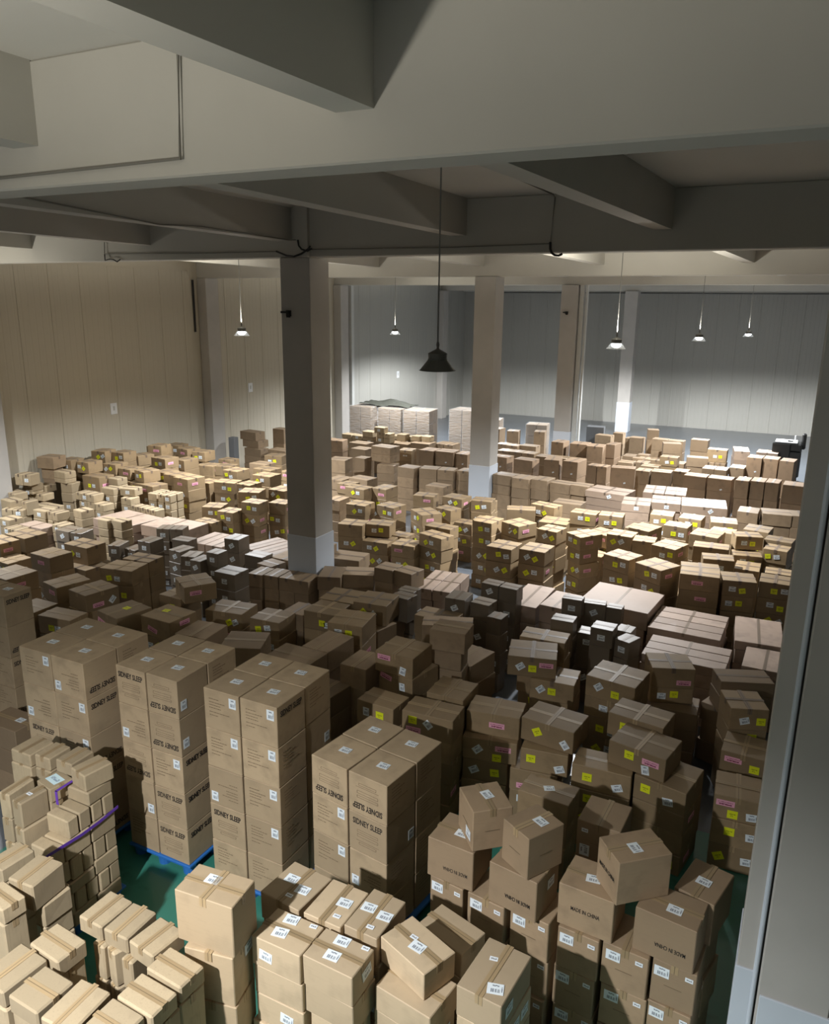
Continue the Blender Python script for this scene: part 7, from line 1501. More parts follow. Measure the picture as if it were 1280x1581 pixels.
-11.57,12.10,0.180,0.29,0.34,0.278,20 -11.60,12.10,0.001,0.29,0.34,0.177,19 -3.49,16.16,0.461,0.37,0.30,0.278,-23 -3.48,16.16,0.181,0.27,0.22,0.278,-23
-3.48,16.16,0.001,0.37,0.30,0.178,-22 -2.90,16.89,0.741,0.54,0.49,0.278,-13 -2.88,16.91,0.461,0.54,0.49,0.278,-12 -2.90,16.90,0.181,0.54,0.49,0.278,-11
-2.88,16.89,0.001,0.54,0.49,0.178,-11 -0.93,19.72,0.461,0.46,0.61,0.278,-2 -0.92,19.71,0.181,0.46,0.61,0.278,-2 -0.91,19.70,0.001,0.46,0.61,0.178,-3
-0.34,19.82,0.461,0.63,0.61,0.278,7 -0.34,19.82,0.181,0.63,0.61,0.278,7 -0.32,19.81,0.001,0.59,0.57,0.178,7 -1.28,17.51,0.461,0.50,0.44,0.278,-8
-1.28,17.52,0.181,0.50,0.44,0.278,-6 -1.26,17.53,0.001,0.50,0.44,0.178,-6 -5.68,20.47,0.371,0.57,0.46,0.368,-8 -5.68,20.46,0.001,0.57,0.46,0.368,-7
-5.13,20.45,0.371,0.47,0.42,0.368,-8 -5.14,20.45,0.001,0.50,0.45,0.368,-9 -9.79,11.17,0.461,0.27,0.27,0.278,0 -9.80,11.18,0.001,0.29,0.29,0.178,1
-14.09,15.93,0.461,0.49,0.49,0.278,-2 -14.09,15.93,0.181,0.49,0.49,0.278,-3 -14.08,15.93,0.001,0.49,0.49,0.178,-3 -2.54,22.71,0.340,0.60,0.24,0.337,-5
-2.54,22.72,0.001,0.60,0.24,0.337,-6 -2.51,22.97,0.680,0.60,0.24,0.358,-6 -2.49,22.97,0.340,0.60,0.24,0.337,-4 -2.50,22.98,0.001,0.60,0.24,0.337,-4
-3.51,19.52,0.417,0.68,0.82,0.206,8 -3.49,19.53,0.209,0.68,0.82,0.206,6 -3.50,19.51,0.001,0.68,0.82,0.206,7 -8.78,9.09,0.521,0.49,0.44,0.258,-5
-8.79,9.10,0.261,0.49,0.44,0.258,-3 -8.80,9.08,0.001,0.49,0.44,0.258,-5 -7.70,9.05,0.521,0.65,0.49,0.258,8 -7.70,9.06,0.261,0.65,0.49,0.258,8
-7.69,9.06,0.001,0.65,0.49,0.258,9 -2.04,18.38,0.781,0.51,0.50,0.258,-5 -2.03,18.39,0.521,0.51,0.50,0.258,-3 -2.04,18.37,0.261,0.51,0.50,0.258,-3
-2.02,18.38,0.001,0.51,0.50,0.258,-4 -2.67,18.40,0.521,0.51,0.49,0.258,1 -2.69,18.38,0.261,0.51,0.49,0.258,4 -2.68,18.38,0.001,0.51,0.49,0.258,2
-1.35,18.39,0.781,0.57,0.55,0.258,8 -1.35,18.39,0.521,0.57,0.55,0.258,7 -1.35,18.39,0.261,0.57,0.55,0.258,7 -1.35,18.41,0.001,0.57,0.55,0.258,7
-0.61,18.06,0.521,0.52,0.57,0.258,-9 -0.61,18.07,0.261,0.52,0.57,0.258,-7 -0.59,18.05,0.001,0.52,0.57,0.258,-8 -8.28,22.80,0.001,0.55,0.49,0.518,-8
-7.45,22.69,0.001,0.63,0.49,0.518,-9 -1.87,22.78,0.001,0.64,0.49,0.338,-6 -3.35,21.12,0.833,0.53,0.97,0.206,5 -3.35,21.10,0.625,0.53,0.97,0.206,5
-3.35,21.09,0.417,0.53,0.97,0.206,4 -3.33,21.10,0.209,0.53,0.97,0.206,5 -3.34,21.10,0.001,0.53,0.97,0.206,4 -14.20,14.39,0.625,0.19,0.24,0.206,1
-14.21,14.40,0.417,0.19,0.24,0.206,0 -14.22,14.38,0.209,0.19,0.24,0.206,0 -14.19,14.38,0.001,0.19,0.24,0.206,1 -17.01,14.50,0.842,0.39,0.35,0.198,-5
-17.01,14.50,0.642,0.39,0.35,0.198,-4 -17.02,14.48,0.442,0.39,0.35,0.198,-4 -17.02,14.50,0.001,0.39,0.35,0.439,-4 -2.81,21.15,0.834,0.53,0.97,0.206,6
-2.79,21.16,0.626,0.53,0.97,0.206,5 -2.80,21.17,0.418,0.53,0.97,0.206,6 -2.81,21.14,0.209,0.50,0.91,0.206,5 -2.80,21.17,0.001,0.53,0.97,0.206,6
-14.48,14.38,0.626,0.28,0.24,0.206,-1 -14.49,14.37,0.418,0.28,0.24,0.206,-2 -14.49,14.36,0.209,0.28,0.24,0.206,-0 -14.50,14.38,0.001,0.28,0.24,0.206,-0
-14.21,14.63,0.835,0.19,0.24,0.206,-2 -14.19,14.64,0.626,0.19,0.24,0.206,1 -14.22,14.64,0.418,0.19,0.24,0.206,-0 -14.21,14.62,0.209,0.19,0.24,0.206,-2
-14.22,14.64,0.001,0.19,0.24,0.206,-2 -16.60,14.47,0.846,0.39,0.35,0.198,-4 -16.61,14.47,0.646,0.39,0.35,0.198,-3 -16.61,14.47,0.446,0.39,0.35,0.198,-3
-16.62,14.48,0.001,0.39,0.35,0.443,-3 -14.48,14.62,0.839,0.28,0.24,0.208,2 -14.48,14.63,0.630,0.28,0.24,0.208,0 -14.49,14.64,0.420,0.28,0.24,0.208,-0
-14.51,14.63,0.211,0.28,0.24,0.208,1 -14.48,14.62,0.001,0.28,0.24,0.208,2 -14.01,14.64,0.211,0.19,0.24,0.208,2 -14.01,14.62,0.001,0.19,0.24,0.208,1
-14.00,14.38,0.420,0.19,0.24,0.208,2 -14.01,14.39,0.211,0.19,0.24,0.208,-1 -14.00,14.38,0.001,0.19,0.24,0.208,2 -2.87,20.00,0.630,0.65,0.78,0.208,7
-2.86,20.01,0.420,0.70,0.83,0.208,7 -2.87,20.01,0.211,0.60,0.71,0.208,9 -2.85,19.99,0.001,0.65,0.78,0.208,8 -2.31,11.81,0.789,0.25,0.21,0.261,0
-2.30,11.81,0.526,0.25,0.21,0.261,1 -2.31,11.82,0.264,0.25,0.21,0.261,1 -2.32,11.83,0.001,0.25,0.21,0.261,1 -1.99,20.10,0.421,1.00,0.87,0.208,7
-1.98,20.11,0.211,1.06,0.93,0.208,9 -1.97,20.11,0.001,1.06,0.93,0.208,7 -11.89,24.58,0.001,0.74,0.59,0.523,0 -13.46,15.97,0.001,0.61,0.44,0.448,11
-15.58,14.98,0.551,0.65,0.49,0.248,-9 -15.59,14.97,0.301,0.65,0.49,0.248,-8 -15.58,14.99,0.001,0.65,0.49,0.298,-8 -15.01,14.92,0.551,0.45,0.49,0.248,-7
-15.03,14.90,0.301,0.45,0.49,0.248,-8 -15.01,14.91,0.001,0.45,0.49,0.298,-8 -1.96,4.64,0.637,0.45,0.29,0.210,-15 -1.96,4.64,0.425,0.45,0.29,0.210,-16
-1.96,4.63,0.213,0.45,0.29,0.210,-17 -1.94,4.65,0.001,0.45,0.29,0.210,-15 -1.95,4.05,0.637,0.47,0.35,0.210,-9 -1.94,4.04,0.425,0.47,0.35,0.210,-8
-1.95,4.05,0.213,0.47,0.35,0.210,-8 -1.94,4.04,0.001,0.47,0.35,0.210,-8 -3.32,3.58,0.354,0.39,0.29,0.351,11 -3.31,3.58,0.001,0.39,0.29,0.351,11
-4.01,3.33,0.531,0.12,0.19,0.263,-20 -3.99,3.32,0.266,0.12,0.19,0.263,-20 -4.01,3.30,0.001,0.12,0.19,0.263,-19 -3.85,3.31,0.796,0.12,0.19,0.263,-3
-3.84,3.30,0.531,0.12,0.19,0.263,-4 -3.84,3.30,0.266,0.12,0.19,0.263,-2 -3.84,3.32,0.001,0.12,0.19,0.263,-2 -4.15,3.30,0.531,0.11,0.18,0.263,-3
-4.14,3.31,0.266,0.12,0.19,0.263,-3 -4.16,3.31,0.001,0.12,0.19,0.263,-2 -1.27,8.58,0.804,0.56,0.38,0.266,-9 -1.27,8.57,0.536,0.49,0.33,0.266,-9
-1.27,8.59,0.268,0.61,0.41,0.266,-10 -1.28,8.59,0.001,0.56,0.38,0.266,-9 -1.74,9.46,0.001,0.65,0.57,0.266,-7 -0.16,16.51,0.511,0.45,0.44,0.278,-10
-0.16,16.51,0.231,0.45,0.44,0.278,-7 -0.16,16.50,0.001,0.45,0.44,0.228,-9 -6.74,20.37,0.001,0.51,0.59,0.393,-7 -6.22,20.46,0.001,0.45,0.53,0.393,-7
-10.92,14.84,0.001,0.46,0.43,0.266,4 -12.84,16.06,0.511,0.45,0.49,0.278,-4 -12.85,16.07,0.231,0.45,0.49,0.278,-4 -12.84,16.07,0.001,0.45,0.49,0.228,-3
-13.59,17.83,0.791,0.61,0.46,0.278,-3 -13.60,17.83,0.511,0.65,0.49,0.278,-2 -13.60,17.85,0.231,0.56,0.42,0.278,-2 -13.61,17.83,0.001,0.56,0.42,0.228,-2
-14.20,18.41,0.511,0.59,0.49,0.278,-2 -14.21,18.39,0.231,0.59,0.49,0.278,-2 -14.21,18.41,0.001,0.59,0.49,0.228,-4 -15.46,18.41,0.791,0.49,0.39,0.278,-4
-15.45,18.40,0.511,0.49,0.39,0.278,-2 -15.46,18.42,0.231,0.49,0.39,0.278,-4 -15.44,18.42,0.001,0.49,0.39,0.228,-3 -12.54,24.41,0.536,0.48,0.46,0.533,-4
-12.54,24.42,0.001,0.51,0.49,0.533,-3 -13.08,24.46,0.536,0.51,0.49,0.533,-4 -13.08,24.46,0.001,0.51,0.49,0.533,-4 -13.59,24.49,0.539,0.51,0.49,0.536,-3
-4.36,20.37,0.433,1.02,0.77,0.214,-9 -4.36,20.36,0.217,1.02,0.77,0.214,-9 -4.36,20.38,0.001,1.02,0.77,0.214,-8 -3.87,28.12,0.001,0.53,0.39,0.542,-4
-8.12,12.33,0.546,0.33,0.38,0.543,5 -8.11,12.32,0.001,0.33,0.38,0.543,5 -2.37,24.90,0.548,0.34,0.29,0.545,-4 -2.37,24.89,0.001,0.34,0.29,0.545,-2
-2.03,24.87,0.548,0.34,0.29,0.545,-3 -2.03,24.86,0.001,0.32,0.27,0.545,-4 -4.42,28.15,0.001,0.53,0.39,0.546,-5 -2.05,24.56,0.549,0.34,0.29,0.546,-3
-2.04,24.57,0.001,0.32,0.27,0.546,-2 -2.40,24.59,0.550,0.32,0.27,0.547,-1 -2.38,24.57,0.001,0.34,0.29,0.547,-1 -2.61,11.72,0.001,0.33,0.20,0.548,7
-13.68,10.05,0.551,0.64,0.51,0.273,-3 -13.70,10.04,0.276,0.64,0.51,0.273,-5 -13.69,10.05,0.001,0.64,0.51,0.273,-4 -13.76,9.53,0.826,0.59,0.37,0.273,-7
-13.76,9.54,0.551,0.59,0.37,0.273,-8 -13.75,9.52,0.276,0.59,0.37,0.273,-7 -13.76,9.53,0.001,0.63,0.40,0.273,-6 -6.38,11.84,0.001,0.39,0.39,0.548,-5
-5.92,25.09,0.001,0.52,0.61,0.548,3 -6.48,25.23,0.551,0.57,0.59,0.548,-0 -6.47,25.22,0.001,0.53,0.55,0.548,0 -8.41,27.00,0.001,0.39,0.49,0.548,11
-13.45,11.88,0.001,0.31,0.29,0.181,1 -13.08,11.96,0.551,0.30,0.25,0.181,-5 -13.10,11.95,0.368,0.32,0.27,0.181,-5 -13.08,11.94,0.184,0.32,0.27,0.181,-5
-13.08,11.95,0.001,0.35,0.29,0.181,-3 -17.61,12.68,0.935,0.31,0.35,0.178,-9 -17.61,12.68,0.755,0.29,0.33,0.178,-8 -17.62,12.67,0.575,0.31,0.35,0.178,-7
-17.62,12.66,0.001,0.31,0.35,0.572,-8 -17.29,12.60,0.936,0.29,0.33,0.178,-11 -17.29,12.59,0.756,0.31,0.35,0.178,-11 -17.30,12.60,0.576,0.29,0.33,0.178,-10
-17.29,12.60,0.001,0.29,0.33,0.573,-10 -4.06,7.40,0.561,0.51,0.37,0.278,-5 -4.06,7.40,0.281,0.51,0.37,0.278,-5 -4.05,7.40,0.001,0.51,0.37,0.278,-4
-3.43,8.01,0.561,0.42,0.42,0.278,1 -2.92,10.08,0.001,0.65,0.39,0.278,4 -4.35,9.90,0.561,0.69,0.36,0.278,21 -4.36,9.90,0.281,0.69,0.36,0.278,20
-4.36,9.90,0.001,0.74,0.39,0.278,19 -9.53,7.45,0.561,0.61,0.37,0.278,4 -9.53,7.43,0.281,0.61,0.37,0.278,6 -9.54,7.43,0.001,0.61,0.37,0.278,6
-10.19,7.46,0.561,0.49,0.49,0.278,-1 -10.18,7.48,0.281,0.49,0.49,0.278,1 -10.18,7.46,0.001,0.49,0.49,0.278,1 -4.19,10.91,0.001,0.28,0.27,0.558,-6
-2.87,10.84,0.281,0.30,0.24,0.278,0 -2.87,10.84,0.001,0.32,0.26,0.278,1 -2.26,10.82,0.001,0.31,0.28,0.558,-3 -6.69,17.22,0.561,0.51,0.44,0.278,8
-6.69,17.20,0.281,0.51,0.44,0.278,7 -6.70,17.21,0.001,0.51,0.44,0.278,7 -0.15,17.01,0.281,0.53,0.39,0.278,-9 -0.14,17.01,0.001,0.53,0.39,0.278,-10
-11.38,14.39,0.001,0.43,0.36,0.278,4 -9.85,11.86,0.281,0.33,0.39,0.278,5 -9.85,11.85,0.001,0.33,0.39,0.278,5 -15.23,17.27,0.561,0.58,0.49,0.278,7
-15.25,17.28,0.281,0.58,0.49,0.278,7 -15.24,17.27,0.001,0.58,0.49,0.278,9 -14.71,17.43,0.561,0.42,0.42,0.278,9 -14.71,17.44,0.281,0.49,0.49,0.278,9
-14.71,17.42,0.001,0.46,0.46,0.278,9 -14.46,19.45,0.421,0.59,0.49,0.418,9 -14.44,19.46,0.001,0.59,0.49,0.418,11 -15.70,14.11,0.001,0.43,0.34,0.578,-1
-4.16,8.27,0.571,0.55,0.55,0.283,-11 -4.15,8.26,0.286,0.55,0.55,0.283,-10 -4.15,8.26,0.001,0.55,0.55,0.283,-12 -1.15,6.25,0.761,0.39,0.42,0.378,-2
-1.16,6.27,0.381,0.39,0.42,0.378,-1 -1.17,6.28,0.001,0.39,0.42,0.378,-2 -5.36,10.61,0.001,0.30,0.25,0.381,-3 -9.42,26.97,0.001,0.43,0.49,0.573,10
-3.93,27.40,0.001,0.59,0.39,0.573,16 -7.17,25.27,0.001,0.42,0.59,0.573,-6 -5.51,25.68,0.001,0.31,0.55,0.573,-9 -4.88,3.42,0.581,0.12,0.27,0.191,-2
-4.86,3.43,0.388,0.12,0.27,0.191,-3 -4.88,3.43,0.194,0.12,0.27,0.191,-2 -4.86,3.44,0.001,0.12,0.27,0.191,-1 -1.35,14.20,0.891,0.65,0.49,0.278,10
-1.35,14.18,0.611,0.65,0.49,0.278,11 -1.35,14.17,0.331,0.65,0.49,0.278,10 -1.33,14.18,0.001,0.65,0.49,0.328,11 -0.10,14.14,0.001,0.49,0.49,0.328,-1
-5.12,17.27,0.331,0.64,0.37,0.278,-13 -5.15,17.29,0.001,0.60,0.35,0.328,-15 -5.56,16.67,0.891,0.65,0.39,0.278,17 -5.56,16.66,0.611,0.65,0.39,0.278,19
-5.57,16.66,0.331,0.65,0.39,0.278,17 -5.54,16.65,0.001,0.65,0.39,0.328,18 -6.29,4.20,0.402,0.13,0.30,0.258,2 -6.29,4.19,0.143,0.13,0.30,0.258,4
-6.06,4.15,0.662,0.14,0.29,0.258,-4 -6.05,4.16,0.402,0.14,0.29,0.258,-4 -6.04,4.16,0.143,0.14,0.29,0.258,-5 -13.13,24.99,0.592,0.37,0.28,0.589,-7
-13.13,24.98,0.001,0.37,0.28,0.589,-7 -12.53,25.06,0.595,0.34,0.25,0.592,-3 -12.51,25.07,0.001,0.34,0.25,0.592,-4 -6.48,7.89,0.953,0.57,0.55,0.236,23
-6.49,7.87,0.715,0.57,0.55,0.236,22 -6.48,7.88,0.477,0.57,0.55,0.236,23 -6.48,7.90,0.239,0.57,0.55,0.236,21 -6.50,7.89,0.001,0.57,0.55,0.236,23
-14.36,24.33,0.001,0.45,0.35,0.595,-5 -14.80,24.38,0.001,0.42,0.33,0.596,-5 -4.70,8.01,0.301,0.36,0.46,0.298,-1 -4.71,7.99,0.001,0.36,0.46,0.298,-2
-5.39,8.29,0.601,0.42,0.61,0.298,-3 -5.40,8.29,0.301,0.42,0.61,0.298,-4 -5.41,8.28,0.001,0.42,0.61,0.298,-5 -8.43,9.99,0.601,0.44,0.39,0.298,1
-8.44,9.98,0.301,0.44,0.39,0.298,1 -8.43,9.97,0.001,0.44,0.39,0.298,1 -4.52,10.71,0.601,0.29,0.33,0.298,1 -4.53,10.72,0.301,0.25,0.29,0.298,2
-4.52,10.73,0.001,0.29,0.33,0.298,1 -14.24,15.37,0.001,0.59,0.57,0.298,-9 -14.79,15.49,0.601,0.47,0.46,0.298,-5 -14.80,15.50,0.301,0.47,0.46,0.298,-6
-14.79,15.49,0.001,0.51,0.49,0.298,-6 -11.92,9.20,0.301,0.57,0.46,0.298,-6 -11.93,9.21,0.001,0.57,0.46,0.298,-4 -11.62,8.15,0.601,0.63,0.57,0.298,-4
-11.62,8.16,0.301,0.63,0.57,0.298,-6 -11.62,8.15,0.001,0.63,0.57,0.298,-6 -3.10,28.03,0.001,0.57,0.39,0.598,-3 -6.07,9.32,0.001,0.53,0.50,0.608,1
-6.14,9.86,0.611,0.60,0.56,0.608,5 -6.13,9.87,0.001,0.60,0.56,0.608,4 -4.23,13.78,0.306,0.52,0.53,0.303,-3 -4.25,13.76,0.001,0.52,0.53,0.303,-3
-4.84,13.63,0.306,0.52,0.53,0.303,-5 -4.84,13.65,0.001,0.52,0.53,0.303,-4 -5.12,15.29,0.611,0.52,0.53,0.303,-27 -5.13,15.30,0.306,0.52,0.53,0.303,-28
-5.15,15.30,0.001,0.52,0.53,0.303,-27 -2.69,14.10,0.611,0.54,0.48,0.303,-21 -2.69,14.09,0.306,0.54,0.48,0.303,-21 -2.67,14.10,0.001,0.54,0.48,0.303,-20
-3.00,15.55,0.611,0.52,0.45,0.303,-4 -3.01,15.55,0.306,0.52,0.45,0.303,-4 -3.02,15.54,0.001,0.52,0.45,0.303,-6 -4.13,16.88,0.611,0.54,0.36,0.303,-1
-4.14,16.88,0.306,0.50,0.33,0.303,-3 -4.11,16.88,0.001,0.50,0.33,0.303,-3 -3.54,16.96,0.661,0.53,0.39,0.278,4 -3.54,16.95,0.381,0.53,0.39,0.278,3
-3.55,16.96,0.001,0.53,0.39,0.378,5 -2.02,13.85,0.381,0.57,0.54,0.278,-29 -2.03,13.85,0.001,0.57,0.54,0.378,-31 -1.30,13.72,0.381,0.61,0.36,0.278,6
-1.29,13.71,0.001,0.61,0.36,0.378,6 -2.03,15.21,0.661,0.50,0.56,0.278,-19 -2.03,15.20,0.381,0.50,0.56,0.278,-17 -2.04,15.21,0.001,0.50,0.56,0.378,-17
-2.52,15.35,0.661,0.36,0.36,0.278,4 -2.53,15.34,0.381,0.36,0.36,0.278,2 -2.53,15.32,0.001,0.40,0.39,0.378,2 -1.12,14.81,0.941,0.54,0.39,0.278,11
-1.12,14.80,0.661,0.54,0.39,0.278,11 -1.12,14.81,0.381,0.54,0.39,0.278,12 -1.12,14.81,0.001,0.54,0.39,0.378,11 -1.31,15.52,0.661,0.65,0.39,0.278,4
-1.32,15.53,0.381,0.65,0.39,0.278,3 -1.32,15.50,0.001,0.65,0.39,0.378,4 -2.69,16.22,0.941,0.47,0.57,0.278,-18 -2.69,16.25,0.661,0.47,0.57,0.278,-18
-2.68,16.22,0.381,0.47,0.57,0.278,-19 -2.70,16.23,0.001,0.47,0.57,0.378,-18 -2.13,16.76,0.661,0.50,0.42,0.278,-7 -2.12,16.76,0.381,0.50,0.42,0.278,-7
-2.12,16.78,0.001,0.50,0.42,0.378,-7 -1.49,16.40,0.381,0.56,0.57,0.278,-8 -1.48,16.39,0.001,0.56,0.57,0.378,-9 -0.75,16.68,0.661,0.33,0.24,0.278,17
-0.74,16.68,0.381,0.33,0.24,0.278,17 -0.76,16.68,0.001,0.33,0.24,0.378,17 -13.81,16.72,0.611,0.51,0.52,0.303,-4 -13.81,16.73,0.306,0.51,0.52,0.303,-2
-13.79,16.74,0.001,0.51,0.52,0.303,-2 -12.67,16.59,0.611,0.58,0.49,0.303,-0 -12.66,16.60,0.001,0.58,0.49,0.303,-1 -11.87,14.91,0.611,0.54,0.49,0.303,19
-11.86,14.91,0.306,0.54,0.49,0.303,17 -11.87,14.93,0.001,0.54,0.49,0.303,19 -11.31,15.44,0.916,0.50,0.49,0.303,-2 -11.32,15.44,0.611,0.50,0.49,0.303,-4
-11.33,15.45,0.306,0.50,0.49,0.303,-2 -11.31,15.43,0.001,0.50,0.49,0.303,-4 -15.30,15.63,0.916,0.50,0.49,0.303,-4 -15.30,15.63,0.611,0.50,0.49,0.303,-4
-15.30,15.63,0.306,0.50,0.49,0.303,-4 -15.29,15.63,0.001,0.50,0.49,0.303,-4 -10.23,9.31,0.306,0.65,0.48,0.303,8 -10.21,9.30,0.001,0.65,0.48,0.303,9
-10.29,9.80,0.306,0.58,0.40,0.303,4 -10.28,9.78,0.001,0.58,0.40,0.303,6 -5.53,7.72,0.916,0.63,0.48,0.303,-2 -5.54,7.71,0.611,0.63,0.48,0.303,-1
-5.54,7.72,0.306,0.63,0.48,0.303,-0 -5.54,7.73,0.001,0.63,0.48,0.303,-1 -7.19,7.80,0.993,0.51,0.52,0.246,4 -7.17,7.78,0.745,0.51,0.52,0.246,7
-7.17,7.80,0.497,0.51,0.52,0.246,4 -7.17,7.79,0.249,0.51,0.52,0.246,4 -7.17,7.78,0.001,0.51,0.52,0.246,5 -4.28,11.56,0.418,0.29,0.25,0.415,-6
-4.26,11.55,0.001,0.31,0.26,0.415,-4 -3.11,4.27,1.001,0.39,0.41,0.248,-6 -3.11,4.26,0.751,0.39,0.41,0.248,-7 -3.10,4.27,0.501,0.39,0.41,0.248,-5
-3.11,4.26,0.251,0.39,0.41,0.248,-6 -3.11,4.28,0.001,0.39,0.41,0.248,-5 -2.74,4.24,1.001,0.31,0.39,0.248,-2 -2.73,4.24,0.751,0.28,0.35,0.248,-0
-2.74,4.25,0.501,0.28,0.35,0.248,-2 -2.74,4.25,0.251,0.31,0.39,0.248,-1 -2.72,4.26,0.001,0.33,0.41,0.248,-2 -2.43,4.31,0.251,0.29,0.43,0.248,-4
-2.42,4.28,0.001,0.27,0.40,0.248,-1 -2.89,3.84,0.251,0.42,0.31,0.248,-1 -2.91,3.84,0.001,0.42,0.31,0.248,0 -2.46,3.85,0.501,0.42,0.29,0.248,-1
-2.48,3.85,0.251,0.36,0.25,0.248,-2 -2.46,3.87,0.001,0.42,0.29,0.248,-1 -1.42,4.20,0.501,0.33,0.50,0.248,-6 -1.44,4.20,0.251,0.33,0.50,0.248,-5
-1.42,4.20,0.001,0.33,0.50,0.248,-5 -5.48,9.02,0.626,0.53,0.56,0.310,7 -5.48,9.03,0.314,0.53,0.56,0.310,9 -5.49,9.05,0.001,0.53,0.56,0.310,8
-16.08,22.00,0.418,0.49,0.39,0.415,-4 -16.10,22.00,0.001,0.49,0.39,0.415,-2 -15.94,14.52,0.848,0.36,0.34,0.210,-2 -15.93,14.52,0.636,0.36,0.34,0.210,-3
-15.94,14.53,0.424,0.36,0.34,0.210,-4 -15.94,14.53,0.213,0.36,0.34,0.210,-3 -15.93,14.52,0.001,0.36,0.34,0.210,-3 -6.04,4.43,0.143,0.21,0.20,0.577,-12
-9.57,8.09,0.793,0.48,0.57,0.262,-12 -9.59,8.08,0.529,0.48,0.57,0.262,-12 -9.58,8.08,0.265,0.48,0.57,0.262,-10 -9.59,8.09,0.001,0.48,0.57,0.262,-10
-10.23,8.12,0.793,0.46,0.57,0.262,-14 -10.21,8.13,0.529,0.46,0.57,0.262,-16 -10.21,8.12,0.265,0.46,0.57,0.262,-16 -10.22,8.10,0.001,0.46,0.57,0.262,-14
-8.48,7.65,1.057,0.51,0.57,0.262,-11 -8.49,7.66,0.793,0.51,0.57,0.262,-12 -8.47,7.65,0.529,0.51,0.57,0.262,-13 -8.50,7.66,0.265,0.51,0.57,0.262,-10
-8.48,7.65,0.001,0.51,0.57,0.262,-10 -7.81,7.82,0.793,0.58,0.52,0.262,-5 -7.82,7.85,0.529,0.58,0.52,0.262,-2 -7.82,7.85,0.265,0.58,0.52,0.262,-3
-7.80,7.84,0.001,0.58,0.52,0.262,-2 -16.20,16.66,1.057,0.45,0.49,0.262,7 -16.21,16.65,0.793,0.45,0.49,0.262,7 -16.21,16.65,0.529,0.45,0.49,0.262,7
-16.20,16.64,0.265,0.45,0.49,0.262,6 -16.20,16.65,0.001,0.45,0.49,0.262,7 -16.05,15.13,1.057,0.28,0.30,0.262,-3 -16.04,15.13,0.793,0.28,0.30,0.262,-2
-16.06,15.14,0.529,0.28,0.30,0.262,-1 -16.06,15.11,0.265,0.28,0.30,0.262,-2 -16.06,15.14,0.001,0.28,0.30,0.262,-1 -4.81,28.85,0.001,0.39,0.39,0.448,15
-4.30,3.01,0.454,0.33,0.23,0.451,-3 -4.31,3.03,0.001,0.33,0.23,0.451,-5 -4.39,2.71,0.454,0.29,0.33,0.451,-3 -4.38,2.72,0.001,0.29,0.33,0.451,-3
-4.07,2.68,0.454,0.29,0.29,0.451,-1 -4.06,2.70,0.001,0.29,0.29,0.451,-1 -3.76,2.72,0.908,0.27,0.34,0.451,1 -3.76,2.72,0.454,0.27,0.34,0.451,2
-3.74,2.70,0.001,0.27,0.34,0.451,2 -3.46,2.70,0.908,0.29,0.29,0.451,-4 -3.46,2.71,0.454,0.29,0.29,0.451,-3 -3.45,2.71,0.001,0.29,0.29,0.451,-2
-3.41,2.98,0.454,0.33,0.22,0.451,-3 -3.40,2.97,0.001,0.33,0.22,0.451,-1 -3.40,3.23,0.454,0.34,0.22,0.451,-5 -3.39,3.23,0.001,0.34,0.22,0.451,-5
-5.40,3.48,0.001,0.21,0.29,0.451,-6 -11.74,21.51,0.561,0.33,0.24,0.558,-9 -11.74,21.52,0.001,0.33,0.24,0.558,-8 -15.49,16.62,0.823,0.45,0.55,0.272,-4
-15.48,16.61,0.549,0.45,0.55,0.272,-5 -15.48,16.62,0.275,0.45,0.55,0.272,-4 -15.50,16.62,0.001,0.45,0.55,0.272,-6 -3.48,6.14,0.961,0.44,0.45,0.408,-9
-3.48,6.14,0.551,0.44,0.45,0.408,-9 -3.48,6.14,0.141,0.44,0.45,0.408,-9 -15.68,17.58,0.853,0.21,0.22,0.282,2 -16.52,15.04,1.137,0.45,0.48,0.282,4
-16.52,15.02,0.853,0.45,0.48,0.282,3 -16.51,15.03,0.569,0.45,0.48,0.282,4 -16.52,15.03,0.285,0.45,0.48,0.282,4 -16.53,15.03,0.001,0.45,0.48,0.282,4
-4.92,3.05,0.488,0.30,0.19,0.485,-6 -4.94,3.08,0.001,0.30,0.19,0.485,-7 -6.52,4.57,0.582,0.28,0.29,0.437,0 -6.52,4.58,0.143,0.28,0.29,0.437,-2
-6.28,4.61,0.582,0.20,0.25,0.437,1 -6.27,4.61,0.143,0.21,0.27,0.437,0 -6.01,4.66,1.022,0.14,0.17,0.437,-0 -6.00,4.64,0.582,0.14,0.17,0.437,-0
-6.00,4.64,0.143,0.14,0.17,0.437,0 -16.20,17.53,1.177,0.49,0.49,0.292,-9 -16.22,17.53,0.883,0.49,0.49,0.292,-9 -16.22,17.54,0.589,0.49,0.49,0.292,-11
-16.21,17.52,0.295,0.49,0.49,0.292,-11 -16.22,17.53,0.001,0.49,0.49,0.292,-11 -16.95,17.85,0.883,0.49,0.49,0.292,4 -16.97,17.86,0.589,0.49,0.49,0.292,4
-16.95,17.84,0.295,0.49,0.49,0.292,6 -16.96,17.86,0.001,0.49,0.49,0.292,6 -17.17,17.32,1.177,0.61,0.49,0.292,-7 -17.15,17.34,0.883,0.61,0.49,0.292,-9
-17.15,17.32,0.589,0.61,0.49,0.292,-8 -17.16,17.34,0.295,0.58,0.46,0.292,-9 -17.14,17.33,0.001,0.61,0.49,0.292,-9 -16.61,16.12,0.883,0.45,0.49,0.292,-18
-16.61,16.11,0.589,0.45,0.49,0.292,-17 -16.61,16.13,0.295,0.45,0.49,0.292,-17 -16.63,16.13,0.001,0.45,0.49,0.292,-18 -15.78,16.11,0.883,0.53,0.46,0.292,-5
